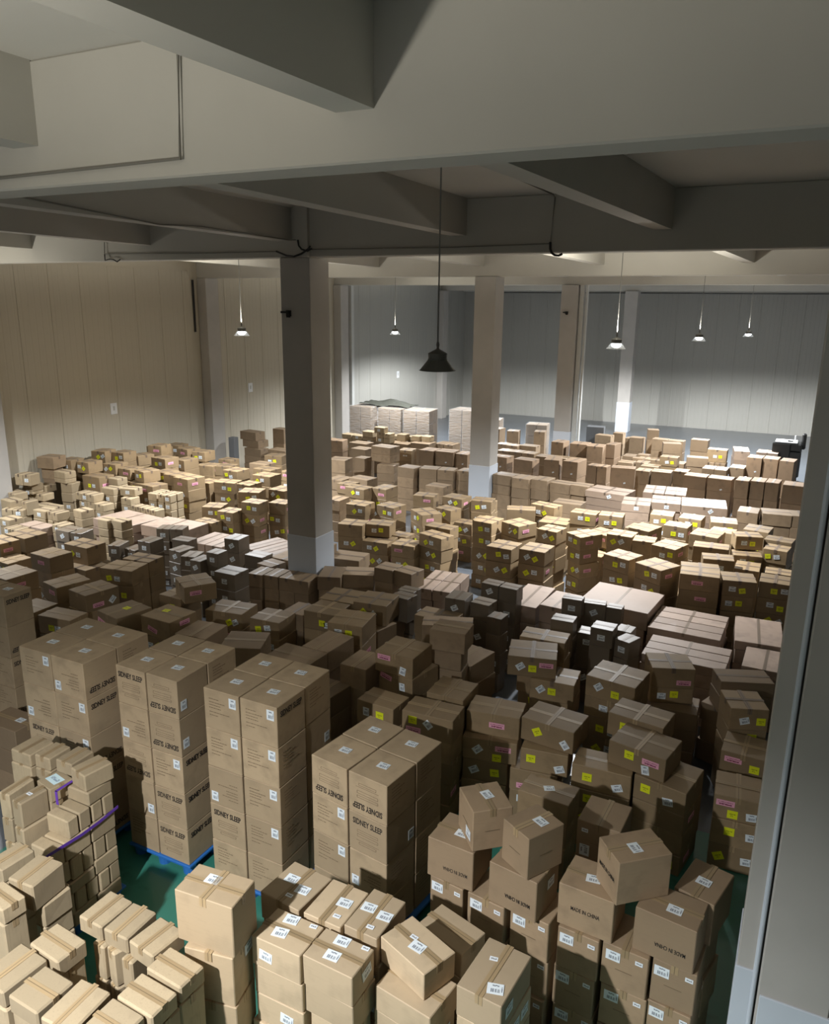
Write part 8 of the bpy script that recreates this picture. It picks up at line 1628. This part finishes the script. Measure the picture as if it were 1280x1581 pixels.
-15.80,16.12,0.589,0.53,0.46,0.292,-5 -15.79,16.12,0.295,0.48,0.42,0.292,-4 -15.78,16.11,0.001,0.56,0.49,0.292,-5 -17.36,14.33,0.786,0.28,0.30,0.260,6
-17.36,14.32,0.524,0.20,0.22,0.260,4 -17.37,14.34,0.263,0.28,0.30,0.260,5 -17.37,14.31,0.001,0.20,0.22,0.260,5 -3.75,8.67,0.811,0.36,0.29,0.268,5
-3.76,8.69,0.541,0.30,0.24,0.268,6 -3.75,8.69,0.271,0.30,0.24,0.268,4 -3.74,8.66,0.001,0.36,0.29,0.268,5 -16.79,15.60,1.081,0.42,0.46,0.268,0
-16.79,15.60,0.811,0.42,0.46,0.268,2 -16.78,15.60,0.541,0.42,0.46,0.268,0 -16.77,15.59,0.271,0.45,0.49,0.268,1 -16.79,15.60,0.001,0.42,0.46,0.268,2
-17.22,15.28,1.114,0.42,0.46,0.276,9 -17.22,15.29,0.836,0.45,0.49,0.276,11 -17.22,15.30,0.558,0.45,0.49,0.276,11 -17.22,15.30,0.279,0.45,0.49,0.276,12
-17.22,15.30,0.001,0.45,0.49,0.276,11 -6.61,5.82,1.425,0.48,0.45,0.426,-1 -6.61,5.82,0.997,0.48,0.45,0.426,-1 -6.61,5.82,0.569,0.48,0.45,0.426,-1
-6.61,5.82,0.141,0.48,0.45,0.426,-1 -7.10,5.36,0.569,0.48,0.45,0.426,0 -7.10,5.36,0.141,0.48,0.45,0.426,0 -7.10,5.82,1.425,0.48,0.45,0.426,-1
-7.10,5.82,0.997,0.48,0.45,0.426,-1 -7.10,5.82,0.569,0.48,0.45,0.426,-1 -7.10,5.82,0.141,0.48,0.45,0.426,-1 -5.45,5.97,1.425,0.41,0.45,0.426,-0
-5.45,5.97,0.997,0.41,0.45,0.426,-0 -5.45,5.97,0.569,0.41,0.45,0.426,-0 -5.45,5.97,0.141,0.41,0.45,0.426,-0 -5.87,5.97,1.425,0.41,0.45,0.426,0
-5.87,5.97,0.997,0.41,0.45,0.426,0 -5.87,5.97,0.569,0.41,0.45,0.426,0 -5.87,5.97,0.141,0.41,0.45,0.426,0 -4.71,6.01,1.425,0.44,0.45,0.426,-1
-4.71,6.01,0.997,0.44,0.45,0.426,-1 -4.71,6.01,0.569,0.44,0.45,0.426,-1 -4.71,6.01,0.141,0.44,0.45,0.426,-1 -9.00,6.22,0.141,0.40,0.41,0.426,0
-9.41,6.22,1.425,0.40,0.41,0.426,1 -9.41,6.22,0.997,0.40,0.41,0.426,1 -9.41,6.22,0.569,0.40,0.41,0.426,1 -9.41,6.22,0.141,0.40,0.41,0.426,1
"""
cable([(-3.8, 2.4, 7.42), (-3.6, 3.9, 7.42), (-3.58, 3.995, 7.40), (-3.61, 3.99, 6.76), (-4.43, 3.99, 6.75), (-5.27, 3.99, 6.74), (-9.0, 3.99, 6.74)], .011, 'thin conduit running down and along the nearest girder, upper left')
cable([(-3.50, 8.0, 7.42), (-3.52, 11.3, 7.42), (-3.53, 11.43, 7.40), (-3.56, 11.42, 6.78), (-5.08, 11.42, 6.76), (-7.63, 11.42, 6.78)], .010, 'thin cable along the second girder, right of the front pillar')
cable([(-3.56, 11.415, 6.80), (-3.55, 11.40, 6.70), (-3.53, 11.40, 6.655), (-3.48, 11.40, 6.62), (-3.42, 11.40, 6.615), (-3.37, 11.40, 6.635)], .018, 'black hooked cable end below the second girder', 'wire')
cable([(-8.33, 11.40, 6.76), (-8.11, 11.37, 6.69), (-7.94, 11.36, 6.67), (-7.8, 11.37, 6.71), (-7.66, 11.38, 6.79), (-7.63, 11.38, 6.83)], .016, 'black cable sagging across the top of the front pillar', 'wire')
cable([(-7.87, 11.375, 6.93), (-7.85, 11.37, 6.84), (-7.79, 11.365, 6.78), (-7.68, 11.37, 6.75), (-7.60, 11.38, 6.79)], .015, 'short black cable curling down to the front pillar top', 'wire')
cable([(-8.02, 6.2, 7.02), (-8.02, 7.2, 6.97), (-8.02, 8.4, 6.91), (-8.02, 9.2, 6.955), (-8.02, 11.3, 6.93), (-7.9, 11.37, 6.93)], .010, 'thin cable sagging beneath the beam that meets the front pillar')
cable([(-12.33, 11.43, 7.12), (-12.36, 11.43, 6.79), (-10.14, 11.43, 6.76), (-8.37, 11.43, 6.76)], .009, 'thin cable along the second girder, left of the front pillar')
cable([(-12.35, 11.42, 6.78), (-12.33, 11.40, 6.67), (-12.2, 11.4, 6.69), (-12.11, 11.4, 6.68), (-12.02, 11.4, 6.64), (-11.93, 11.4, 6.68)], .012, 'dark wavy cable end below the second girder, upper left', 'wire')
cable([(-16.2, 42 - .33, 6.62), (-9, 41.65, 6.62), (-2, 41.65, 6.60), (5, 41.65, 6.62)], .02, 'cable along the bottom of the far edge girder', 'wire')
cable([(X0 + .05, 19.9, 6.6), (X0 + .05, 19.9, 5.0)], .035, 'dark downpipe on the left wall beside its pilaster', 'wire', 'drain_pipe')['category'] = 'pipe'

# ------------------------------------------------------------------ pendant lamps
def pendant(x, y, z, watts, cone, blend, up_share, label):
    root = empty('pendant_lamp', (x, y, z))
    tag(root, label, 'lamp', 'pendant lamps hanging from the ceiling')
    bm = bmesh.new(); add_tube(bm, [(0, 0, .25), (0, 0, ZC - z)], .008, 6)
    link('cord', finish(bm, 'cord'), M['cord'], root)
    bm = bmesh.new(); lathe(bm, [(0, .30), (.012, .30), (.018, .27), (.012, .235), (.02, .225), (.095, .185), (.105, .18), (.1, .125), (.108, .12), (.104, .108), (0, .108)])
    link('housing', finish(bm, 'housing'), M['shade'], root)
    bm = bmesh.new()
    lathe(bm, [(.10, .118), (.19, .004), (.20, 0), (.192, -.004), (.186, .004), (.096, .112), (.10, .118)], 28)
    link('shade', finish(bm, 'shade'), M['shade'] if watts == 0 else M['skirt'], root)
    bm = bmesh.new(); lathe(bm, [(0, .02), (.05, .022), (.085, .045), (.098, .075), (.09, .104), (0, .104)], 20)
    link('lens', finish(bm, 'lens'), M['lens'] if watts else M['lens_off'], root)
    if watts:
        l = bpy.data.lights.new('lamp_light', 'SPOT')
        l.energy = watts; l.spot_size = R(cone); l.spot_blend = blend; l.shadow_soft_size = 0.07
        l.color = (0.96, 0.98, 1.0)
        lo = bpy.data.objects.new('lamp_light', l); COL.objects.link(lo); lo.parent = root
        lo.location = (0, 0, -.012)
        # added upward spot that brightens ceiling and beams, as if the reflector leaked
        l = bpy.data.lights.new('added_uplight', 'SPOT'); l.energy = watts * up_share; l.spot_size = R(176); l.spot_blend = 0.5; l.shadow_soft_size = 0.12; l.color = (1.0, 0.95, 0.84)
        lo = bpy.data.objects.new('added_uplight', l); COL.objects.link(lo); lo.parent = root
        lo.location = (0, 0, .33); lo.rotation_euler = (PI, 0, 0)
for a in LAMPS: pendant(*a)

# ------------------------------------------------------------------ shared small pieces
def sticker_mesh(kind, wd, hg):
    bm = bmesh.new()
    uvl = bm.loops.layers.uv.new('uv')
    add_box(bm, -wd / 2, wd / 2, -hg / 2, hg / 2, 0, .0015)
    for f in bm.faces:
        for l in f.loops: l[uvl].uv = (l.vert.co.x / wd + .5, l.vert.co.y / hg + .5)
    me = finish(bm, kind); me.materials.append(M[kind if kind != 'W' else 'w'])
    return me
SIZES = {'w': (.112, .088), 'W': (.085, .105), 's': (.058, .036), 'y': (.105, .095), 'p': (.185, .068), 'N': (.17, .11)}
STK = {k: sticker_mesh(k, *v) for k, v in SIZES.items()}
STN = {'w': 'white_label', 'W': 'white_label', 's': 'small_label', 'y': 'yellow_label', 'p': 'pink_label', 'N': 'pale_blue_label'}

def text_mesh(s, width, height, off):
    cu = bpy.data.curves.new('t', 'FONT'); cu.body = s; cu.align_x = 'CENTER'; cu.align_y = 'CENTER'; cu.extrude = .0006; cu.offset = off; cu.resolution_u = 2
    o = bpy.data.objects.new('t', cu); COL.objects.link(o)
    dg = bpy.context.evaluated_depsgraph_get()
    me = bpy.data.meshes.new_from_object(o.evaluated_get(dg))
    bpy.data.objects.remove(o)
    xs = [v.co.x for v in me.vertices]; ys = [v.co.y for v in me.vertices]
    cx, cy = (max(xs) + min(xs)) / 2, (max(ys) + min(ys)) / 2
    sx, sy = width / (max(xs) - min(xs)), height / (max(ys) - min(ys))
    for v in me.vertices: v.co.x = (v.co.x - cx) * sx; v.co.y = (v.co.y - cy) * sy; v.co.z = .0008 if v.co.z > 0 else 0
    me.materials.clear(); me.materials.append(M['ink'])
    return me
TXT = {'sleep': text_mesh('SIDNEY SLEEP', .34, .062, .02), 'china': text_mesh('MADE IN CHINA', .23, .036, .008)}
def bars_mesh(rects, mat):
    bm = bmesh.new()
    for x0, x1, y0, y1 in rects: add_box(bm, x0, x1, y0, y1, 0, .0008)
    me = finish(bm, 'printed_lines'); me.materials.append(mat); return me
def frame(x0, x1, y0, y1, t=.0025): return [(x0, x1, y0, y0 + t), (x0, x1, y1 - t, y1), (x0, x0 + t, y0, y1), (x1 - t, x1, y0, y1)]
rnd = random.Random(5)
spec = []
for k, (ln, yy) in enumerate(((.10, .11), (.17, .075), (.13, .045), (.15, .015), (.22, -.03), (.10, -.065))):
    x = -.15
    while x < -.15 + ln:
        q = rnd.uniform(.008, .03); spec.append((x, x + q, yy, yy + .007)); x += q + .006
BARS = {'spec': bars_mesh(spec, M['faint_ink']),
        'frames': bars_mesh(frame(-.12, .12, .03, .055) + frame(-.12, .12, -.02, .01) + [(-.13, .13, -.06, -.057)] + frame(-.1, .1, -.10, -.075), M['faint_ink']),
        'line': bars_mesh([(-.065 + i * .011, -.057 + i * .011, -.003, .003) for i in range(12)], M['faint_ink'])}
FM = {'f': Matrix.Rotation(PI / 2, 4, 'X'), 'r': Matrix.Rotation(PI / 2, 4, 'Z') @ Matrix.Rotation(PI / 2, 4, 'X'),
      'l': Matrix.Rotation(-PI / 2, 4, 'Z') @ Matrix.Rotation(PI / 2, 4, 'X'), 't': Matrix.Identity(4)}
def on_face(name, me, parent, face, u, v, rot, wd, dp, hg):
    o = link(name, me, None, parent)
    e = .001
    if face == 'f': c = Vector((u, -dp / 2 - e, hg / 2 + v))
    elif face == 'r': c = Vector((wd / 2 + e, u, hg / 2 + v))
    elif face == 'l': c = Vector((-wd / 2 - e, -u, hg / 2 + v))
    else: c = Vector((u, v, hg + e))
    o.matrix_local = Matrix.Translation(c) @ FM[face] @ Matrix.Rotation(R(rot), 4, 'Z')
    return o

_cm = {}
def carton_mesh(st, wd, dp, hg, var):
    key = (st, round(wd, 2), round(dp, 2), round(hg, 2), var)
    if key in _cm: return _cm[key]
    r = random.Random(hash(key) & 0xffff if False else int(wd * 977 + dp * 613 + hg * 389) + var)
    bm = bmesh.new()
    vs = add_box(bm, -wd / 2, wd / 2, -dp / 2, dp / 2, 0, hg)
    j = .004
    for v in vs:
        v.co.x += r.uniform(-j, j * .3) * (1 if v.co.x > 0 else -1); v.co.y += r.uniform(-j, j * .3) * (1 if v.co.y > 0 else -1)
        if v.co.z > 0: v.co.z -= r.uniform(0, .004)
    es = list(bm.edges)
    bmesh.ops.bevel(bm, geom=es, offset=.012 if st == 'S' else .006, segments=1, affect='EDGES')
    me = finish(bm, 'carton'); me.materials.append(M[st])
    _cm[key] = me
    return me
_tm = {}
def tape_mesh(L, hg, along_x, W, tw=.05, mat='tape'):
    """one strip along the top, turned down over both ends"""
    key = (round(L, 2), along_x, tw, mat, hg > .2)
    if key in _tm: return _tm[key]
    bm = bmesh.new(); uvl = bm.loops.layers.uv.new('uv')
    t = .0012; dn = min(.07, hg * .4); a = tw / 2
    pts = [(-L / 2 - t, -dn), (-L / 2 - t, t), (L / 2 + t, t), (L / 2 + t, -dn), (L / 2 - .001, -dn), (L / 2 - .001, -.001), (-L / 2 + .001, -.001), (-L / 2 + .001, -dn)]
    A = [bm.verts.new((p, -a, q)) for p, q in pts]; B = [bm.verts.new((p, a, q)) for p, q in pts]
    for i in range(8):
        k = (i + 1) % 8
        bm.faces.new((A[i], A[k], B[k], B[i]))
    for loop in ((0, 1, 6, 7), (1, 2, 5, 6), (2, 3, 4, 5)):
        bm.faces.new([A[i] for i in loop[::-1]]); bm.faces.new([B[i] for i in loop])
    bmesh.ops.recalc_face_normals(bm, faces=bm.faces)
    for f in bm.faces:
        for l in f.loops: l[uvl].uv = (l.vert.co.y / tw + .5, l.vert.co.x)
    if not along_x: bmesh.ops.rotate(bm, verts=bm.verts, matrix=Matrix.Rotation(PI / 2, 3, 'Z'))
    me = finish(bm, 'tape'); me.materials.append(M[mat])
    _tm[key] = me
    return me

# ------------------------------------------------------------------ labels: what tells each carton apart
REG = {'A': 'tall stack', 'F': 'front labelled cluster', 'M': 'pile by right pillar', 'K': 'stickered parcels, mid right', 'J': 'behind tall stacks',
       'C': 'by green floor gap', 'R': 'small cartons, lower left', 'U': 'pile at lower left edge', 'T': 'purple-strapped pallet', 'a': 'behind leftmost tall stacks',
       'b': 'heap beyond tall stacks', 'c': 'dim heap below front pillar', 'd': 'dark filmed cluster, centre right', 'e': 'flat pile by right pillar',
       'f': 'shaded row behind flat cartons', 'g': 'bright-topped heap, centre right', 'h': 'bright heap near right pillar', 'i': 'broad cartons, centre right',
       'j': 'area right of second pillar', 'k': 'area before grey back wall', 'l': 'area before wrapped pallets', 'm': 'between first two pillars',
       'n': 'right of front pillar', 'o': 'left of front pillar', 'q': 'heap before front pillar, left', 'r': 'lit pile by left wall',
       's': 'heap along left wall', 't': 'left midfield heap', 'v': 'strapped pallet'}
KIND = {'K': ('parcel_carton', 'brown parcel carton'), 'G': ('kraft_carton', 'plain kraft carton'), 'S': ('small_carton', 'small pale carton'), 'D': ('filmed_carton', 'dark filmed carton'),
        'M': ('square_carton', 'square brown carton'), 'F': ('labelled_carton', 'tan carton'), 'E': ('upright_carton', 'upright brown carton'), 'P': ('flat_carton', 'wide pinkish carton'),
        'Q': ('long_carton', 'broad taped carton'), 'C': ('cube_carton', 'cube-shaped tan carton'), 'A': ('printed_carton', 'kraft carton with black lettering'), 'T': ('strapped_carton', 'pale carton under a purple strap'), 'V': ('grey_crate', 'grey crate')}
ORD = ['', 'first', 'second', 'third', 'fourth', 'fifth', 'sixth', 'seventh', 'eighth', 'ninth', 'tenth', 'eleventh', 'twelfth', 'thirteenth', 'fourteenth', 'fifteenth', 'sixteenth', 'seventeenth', 'eighteenth', 'nineteenth', 'twentieth']
LV = ['topmost', 'second down', 'third down', 'fourth down', 'fifth down', 'sixth down', 'seventh down', 'eighth down']
STACK = {'S0': 'leftmost', 'S1': 'second', 'S2': 'third', 'S3': 'fourth', 'S4': 'rightmost'}
def describe(reg, e, st, lvl, row, col, nrow, ncol, i, j, stk):
    look = KIND[st][1]
    if st == 'A':
        return 'kraft carton with faint print, %s, %s %s column of the %s tall stack' % (LV[lvl], 'far' if j else 'near', 'right' if i == 0 else 'left', STACK[e])
    ks = [s[1] for s in stk]
    if lvl > 6: lvl = 6
    front = 'with a yellow label' if 'y' in ks and 'w' not in ks and 'p' not in ks else ''
    look2 = look
    if 'y' in ks and 'p' in ks: look2 = 'yellow-and-pink-labelled carton'
    elif 'y' in ks: look2 = 'yellow-labelled carton'
    elif 'p' in ks: look2 = 'pink-labelled carton'
    elif st in 'KGDS' and ('w' in ks or 'W' in ks): look2 = {'K': 'brown', 'G': 'kraft', 'D': 'dark', 'S': 'pale'}[st] + ' white-labelled carton'
    rw = 'nearest row' if row == 1 else ('farthest row' if row == nrow else '%s row' % ORD[min(row, 20)])
    return '%s, %s, %s from left, %s, %s' % (look2, LV[lvl], ORD[col], rw, REG[reg])

# ------------------------------------------------------------------ cartons
seen = {}
def build_carton(reg, e, st, lvl, top, row, col, nrow, ncol, i, j, x, y, z, wd, dp, hg, ang, stk, code):
    name, look = KIND[st]
    near = y < 9.5
    me = carton_mesh(st, wd, dp, hg, random.randrange(2) if not near else random.randrange(50))
    o = link(name, me)
    o.location = (x, y, z); o.rotation_euler = (0, 0, R(ang))
    lab = describe(reg, e, st, lvl, row, col, nrow, ncol, i, j, stk)
    n = seen.get(lab, 0); seen[lab] = n + 1
    tag(o, lab, 'carton' if st != 'V' else 'crate', ('printed tall cartons' if st == 'A' else KIND[st][1] + 's, ' + REG[reg]))
    if n: DUP.append((lab, e))
    # tape
    if st not in 'VA' and not (st == 'S' and e == 'T'):
        long_x = wd >= dp
        if st == 'P' or st == 'Q': long_x = False
        if reg == 'R' or reg == 'T': long_x = wd > dp
        tw = .055 if st in 'KGEFQMC' else .045
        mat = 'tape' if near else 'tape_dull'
        if top or lvl == 0 or near:
            L = wd if long_x else dp
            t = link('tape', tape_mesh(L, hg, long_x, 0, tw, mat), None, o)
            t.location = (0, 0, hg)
            if st in 'KQ' and (y > 8 or random.random() < .3) or st == 'C':
                L = dp if long_x else wd
                t = link('tape', tape_mesh(L, hg, not long_x, 0, tw, mat), None, o)
                t.location = (0, 0, hg + .0013)
    for s in stk:
        face, kind, u, v, rot = s
        sw, sh = SIZES[kind]
        ext = (math.hypot(sw, sh) / 2) if rot not in (0, 5, -5, 10, -10, 8) else 0
        fw, fh = {'f': (wd, hg), 'r': (dp, hg), 'l': (dp, hg), 't': (wd, dp)}[face]
        hx, hy = (max(sw / 2, ext), max(sh / 2, ext))
        u = max(-fw / 2 + hx + .008, min(fw / 2 - hx - .008, u)) if fw > 2 * hx else 0
        v = max(-fh / 2 + hy + .008, min(fh / 2 - hy - .008, v)) if fh > 2 * hy else 0
        on_face(STN[kind], STK[kind], o, face, u, v, rot, wd, dp, hg)
    for face, cc in code:
        if cc == 'T':
            on_face('printed_text', TXT['sleep'], o, face, 0, .12, 0, wd, dp, hg)
            if face == 'f': on_face('printed_frames', BARS['frames'], o, face, 0, -.02, 0, wd, dp, hg)
        elif cc == 't':
            on_face('printed_text', TXT['sleep'], o, face, 0, -.12, 180, wd, dp, hg)
            if face == 'f': on_face('printed_frames', BARS['frames'], o, face, 0, .02, 180, wd, dp, hg)
        elif cc == 's':
            on_face('printed_lines', BARS['spec'], o, face, 0, .0, 0, wd, dp, hg); on_face('white_label', STK['W'], o, face, wd / 2 - .075, .12, 0, wd, dp, hg)
        elif cc == 'b':
            on_face('printed_lines', BARS['spec'], o, face, 0, .0, 180, wd, dp, hg); on_face('white_label', STK['W'], o, face, -wd / 2 + .075, -.12, 0, wd, dp, hg)
        elif cc == 'L': on_face('white_label', STK['W'], o, face, wd / 2 - .06, -.1, 0, wd, dp, hg)
        elif cc == 'B': on_face('white_label', STK['W'], o, face, (-1 if face == 'r' and e != 'S3' else 1) * (dp / 2 - .08), -.08, 0, wd, dp, hg)
        elif cc == 'n': on_face('printed_lines', BARS['spec'], o, face, 0, .02, 0, wd, dp, hg)
        elif cc == 'm': on_face('printed_text', TXT['china'], o, face, .05, -.06, 180, wd, dp, hg)
        elif cc == 'M': on_face('printed_text', TXT['china'], o, face, 0, .0, 0, wd, dp, hg)
        elif cc == 'q': on_face('printed_line', BARS['line'], o, face, 0, -.01, 0, wd, dp, hg)
    return o

def wrapped_pallet(x, y, z, wd, dp, hg, ang, label):
    wd -= .05; dp -= .05
    root = empty('wrapped_pallet', (x, y, 0), R(ang))
    tag(root, label, 'pallet', 'film-wrapped pallet loads')
    nz = max(1, int(round(hg / .48)))
    for a in range(2):
        for b in range(2):
            for c in range(nz):
                me = carton_mesh('G', wd / 2 - .02, dp / 2 - .02, hg / nz - .004, (a + b) % 2)
                o = link('carton', me, None, root)
                o.location = ((a - .5) * wd / 2, (b - .5) * dp / 2, z + c * hg / nz)
    for k in range(3):
        bm = bmesh.new(); add_box(bm, -wd / 2, wd / 2, -.06 + (k - 1) * dp * .42, .06 + (k - 1) * dp * .42, 0, z - .03)
        link('runner', finish(bm, 'runner'), M['blue'], root)
    bm = bmesh.new(); add_box(bm, -wd / 2, wd / 2, -dp / 2, dp / 2, z - .03, z - .002)
    link('deck', finish(bm, 'deck'), M['blue'], root)
    bm = bmesh.new(); vs = add_box(bm, -wd / 2 - .01, wd / 2 + .01, -dp / 2 - .01, dp / 2 + .01, z + .01, z + hg + .01)
    bmesh.ops.delete(bm, geom=[f for f in bm.faces if abs(f.normal.z) > .9 or f.calc_center_median().z < z + .02], context='FACES_ONLY')
    link('stretch_film', finish(bm, 'film'), M['film'], root)

DUP = []
RK = 'AFMKJCRUTabcdefghijklmnoqrstv S'; SK = 'KGSDMFEPQCATVW'; FK = 'frlt'; NK = 'wWsypN'; CK = 'TtsbLBnmMq'
STN_OF = {1: 'S0', 2: 'S1', 3: 'S2', 4: 'S3', 5: 'S4', 6: 'T'}
CELL = []
for l in CARTONS.strip().split('\n'):
    parts = l.split(' ')
    CELL.append(([float(q) for q in parts[0].split(',')], [[int(q) for q in p.split(',')] for p in parts[1:]]))
WP = {11: 'leftmost of the tall film-wrapped pallet loads at the far left back', 12: 'second film-wrapped pallet load from the left at the back', 13: 'shiny film-wrapped pallet load in the middle at the back', 14: 'film-wrapped pallet load partly behind the second pillar',
      7: 'low film-topped load just left of the third pillar', 8: 'low film-topped load just right of the second pillar'}
for nums, extra in CELL:
    reg, st = RK[int(nums[0])], SK[int(nums[1])]
    eid, lvl, top, row, col, nrow, ncol, i, j = (int(q) for q in nums[2:11])
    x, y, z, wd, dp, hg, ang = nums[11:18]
    if st == 'W':
        if not top: continue
        if z < .1: hg -= .14 - z; z = .14
        if z > .3: hg = z + hg - .14; z = .14
        wrapped_pallet(x, y, z, wd, dp, hg, ang, WP[eid])
        continue
    stk = [(FK[q[0]], NK[q[1]], q[2] / 100, q[3] / 100, q[4]) for q in extra if len(q) == 5]
    code = [(FK[q[0]], CK[q[1]]) for q in extra if len(q) == 2]
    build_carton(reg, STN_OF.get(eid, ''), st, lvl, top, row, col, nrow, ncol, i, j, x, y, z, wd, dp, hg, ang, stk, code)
print('duplicate labels:', len(DUP), DUP[:8])

# cartons wholly buried inside the stacks: uncountable from outside, kept as one mass
bm = bmesh.new()
for tok in BURIED.split():
    x, y, z, wd, dp, hg, ang = map(float, tok.split(','))
    wd -= .018; dp -= .018; hg -= .004
    vs = add_box(bm, -wd / 2, wd / 2, -dp / 2, dp / 2, .002, hg)
    ca, sa = math.cos(R(ang)), math.sin(R(ang))
    for v in vs:
        a, b = v.co.x, v.co.y
        v.co = Vector((x + a * ca - b * sa, y + a * sa + b * ca, z + v.co.z))
o = link('buried_cartons', finish(bm, 'buried'), M['K'])
o['kind'] = 'stuff'; tag(o, 'brown cartons buried under and behind the visible ones in every heap', 'cartons')

# ------------------------------------------------------------------ blue pallets under the tall and the strapped stacks
def pallet(x0, x1, y0, y1, label, ang=0):
    cx, cy = (x0 + x1) / 2, (y0 + y1) / 2
    root = empty('plastic_pallet', (cx, cy, 0), R(ang)); tag(root, label, 'pallet', 'blue plastic pallets')
    hw, hd = (x1 - x0) / 2, (y1 - y0) / 2
    box_obj('deck', -hw, hw, -hd, hd, .11, .14, M['blue'], root, bev=.006)
    for a in (-1, 0, 1):
        for b in (-1, 0, 1):
            bm = bmesh.new(); lathe(bm, [(0, 0), (.065, 0), (.075, .11), (0, .11)], 12, a * (hw - .09), b * (hd - .09))
            link('foot', finish(bm, 'foot'), M['blue'], root)
names = {'S0': 'leftmost', 'S1': 'second', 'S2': 'third', 'S3': 'fourth', 'S4': 'rightmost'}
for e, nme in names.items():
    pts = []
    for c, _ in CELL:
        if STN_OF.get(int(c[2])) == e:
            x, y, z, wd, dp, hg, ang = c[11:18]; pts.append((x, y, wd, dp, ang))
    xa = min(p[0] - p[2] / 2 for p in pts); xb = max(p[0] + p[2] / 2 for p in pts); ya = min(p[1] - p[3] / 2 for p in pts); yb = max(p[1] + p[3] / 2 for p in pts)
    pallet(xa - .02, xb + .02, ya - .02, max(yb, ya + .85) + .02, 'blue plastic pallet under the %s tall carton stack' % nme, pts[0][4])
pallet(-6.95, -5.62, 3.66, 4.78, 'blue plastic pallet under the purple-strapped small cartons')

# purple straps round the small-carton pallet
def ribbon(name, pts, wd, label):
    bm = bmesh.new(); pr = None
    for p in pts:
        a = bm.verts.new((p[0], p[1], p[2] - wd / 2)); b = bm.verts.new((p[0], p[1], p[2] + wd / 2))
        c = bm.verts.new((p[0] + .003, p[1], p[2] + wd / 2)); d = bm.verts.new((p[0] + .003, p[1], p[2] - wd / 2))
        q = (a, b, c, d)
        if pr:
            for k in range(4): bm.faces.new((pr[k], pr[(k + 1) % 4], q[(k + 1) % 4], q[k]))
        else: bm.faces.new(q)
        pr = q
    bm.faces.new(pr[::-1]); bmesh.ops.recalc_face_normals(bm, faces=bm.faces)
    return tag(link(name, finish(bm, name), M['purple']), label, 'strap')
ribbon('purple_strap', [(-5.582, 3.74, 1.10), (-5.58, 3.95, 1.10), (-5.578, 4.3, 1.075), (-5.582, 4.5, 1.075), (-5.58, 4.735, 1.10)], .032, 'purple strap drawn tight along the side of the strapped pallet')

# ------------------------------------------------------------------ black machine by the right pillar
mx, my = -.42, 30.2
root = empty('floor_machine', (mx, my, 0)); tag(root, 'black boxy machine with white things on top, beside the right pillar', 'machine')
box_obj('body', -.46, .46, -.35, .35, .25, 1.12, M['black'], root, bev=.03)
box_obj('side_cover', -.48, .1, -.38, -.33, .62, 1.42, M['black'], root, bev=.03)
box_obj('hood', -.44, .46, -.33, .35, 1.12, 1.42, M['black'], root, bev=.05)
box_obj('top_tray', -.40, .30, -.30, .32, 1.42, 1.46, M['white'], root, bev=.01)
box_obj('lever', .18, .23, -.05, .0, 1.46, 1.66, M['white'], root, bev=.008)
box_obj('handle', -.02, .16, -.22, -.14, 1.46, 1.50, M['black'], root, bev=.01)
box_obj('headrest', .42, .56, -.1, .1, 1.2, 1.75, M['black'], root, bev=.04)
for k, (a, b) in enumerate(((-.36, -.28), (.36, -.28), (-.36, .28), (.36, .28))):
    bm = bmesh.new(); lathe(bm, [(0, -.05), (.12, -.05), (.13, 0), (.12, .05), (0, .05)], 16)
    wv = link('wheel', finish(bm, 'wheel'), M['black'], root); wv.location = (a, b, .13); wv.rotation_euler = (PI / 2, 0, PI / 2)
box_obj('leg', -.3, .3, -.2, .2, .13, .25, M['black'], root)
# second strap, over the raised carton on top of the pallet
bm = bmesh.new()
add_box(bm, -5.875, -5.845, 4.285, 4.29, 1.31, 1.456)
add_box(bm, -5.875, -5.845, 4.285, 4.56, 1.4525, 1.456)
tag(link('purple_strap', finish(bm, 'strap'), M['purple']), 'short purple strap folded over the blue-labelled carton on the strapped pallet', 'strap')
# dark plastic sheet thrown over the wrapped loads
bm = bmesh.new()
N = 9
def sheet(a, b, d): return bm.verts.new((-15.3 + a * .26, 25.9 + b * .12, 2.20 + d + .05 * (1 + math.sin(a * 1.3 + b) * math.sin(b * .9 + 1)) + .16 * math.exp(-((a - 4) ** 2 + (b - 5) ** 2) / 5)))
lo = [[sheet(a, b, 0) for b in range(N)] for a in range(N)]; hi = [[sheet(a, b, .01) for b in range(N)] for a in range(N)]
for a in range(N - 1):
    for b in range(N - 1):
        bm.faces.new((hi[a][b], hi[a + 1][b], hi[a + 1][b + 1], hi[a][b + 1])); bm.faces.new((lo[a][b + 1], lo[a + 1][b + 1], lo[a + 1][b], lo[a][b]))
for k in range(N - 1):
    bm.faces.new((lo[k][0], lo[k + 1][0], hi[k + 1][0], hi[k][0])); bm.faces.new((hi[k][N - 1], hi[k + 1][N - 1], lo[k + 1][N - 1], lo[k][N - 1]))
    bm.faces.new((hi[0][k], hi[0][k + 1], lo[0][k + 1], lo[0][k])); bm.faces.new((lo[N - 1][k], lo[N - 1][k + 1], hi[N - 1][k + 1], hi[N - 1][k]))
tag(link('plastic_sheet', finish(bm, 'sheet'), plain('dark_sheet', (0.09, 0.095, 0.08), .45)), 'crumpled dark plastic sheet lying over the leftmost wrapped pallet loads', 'sheet')
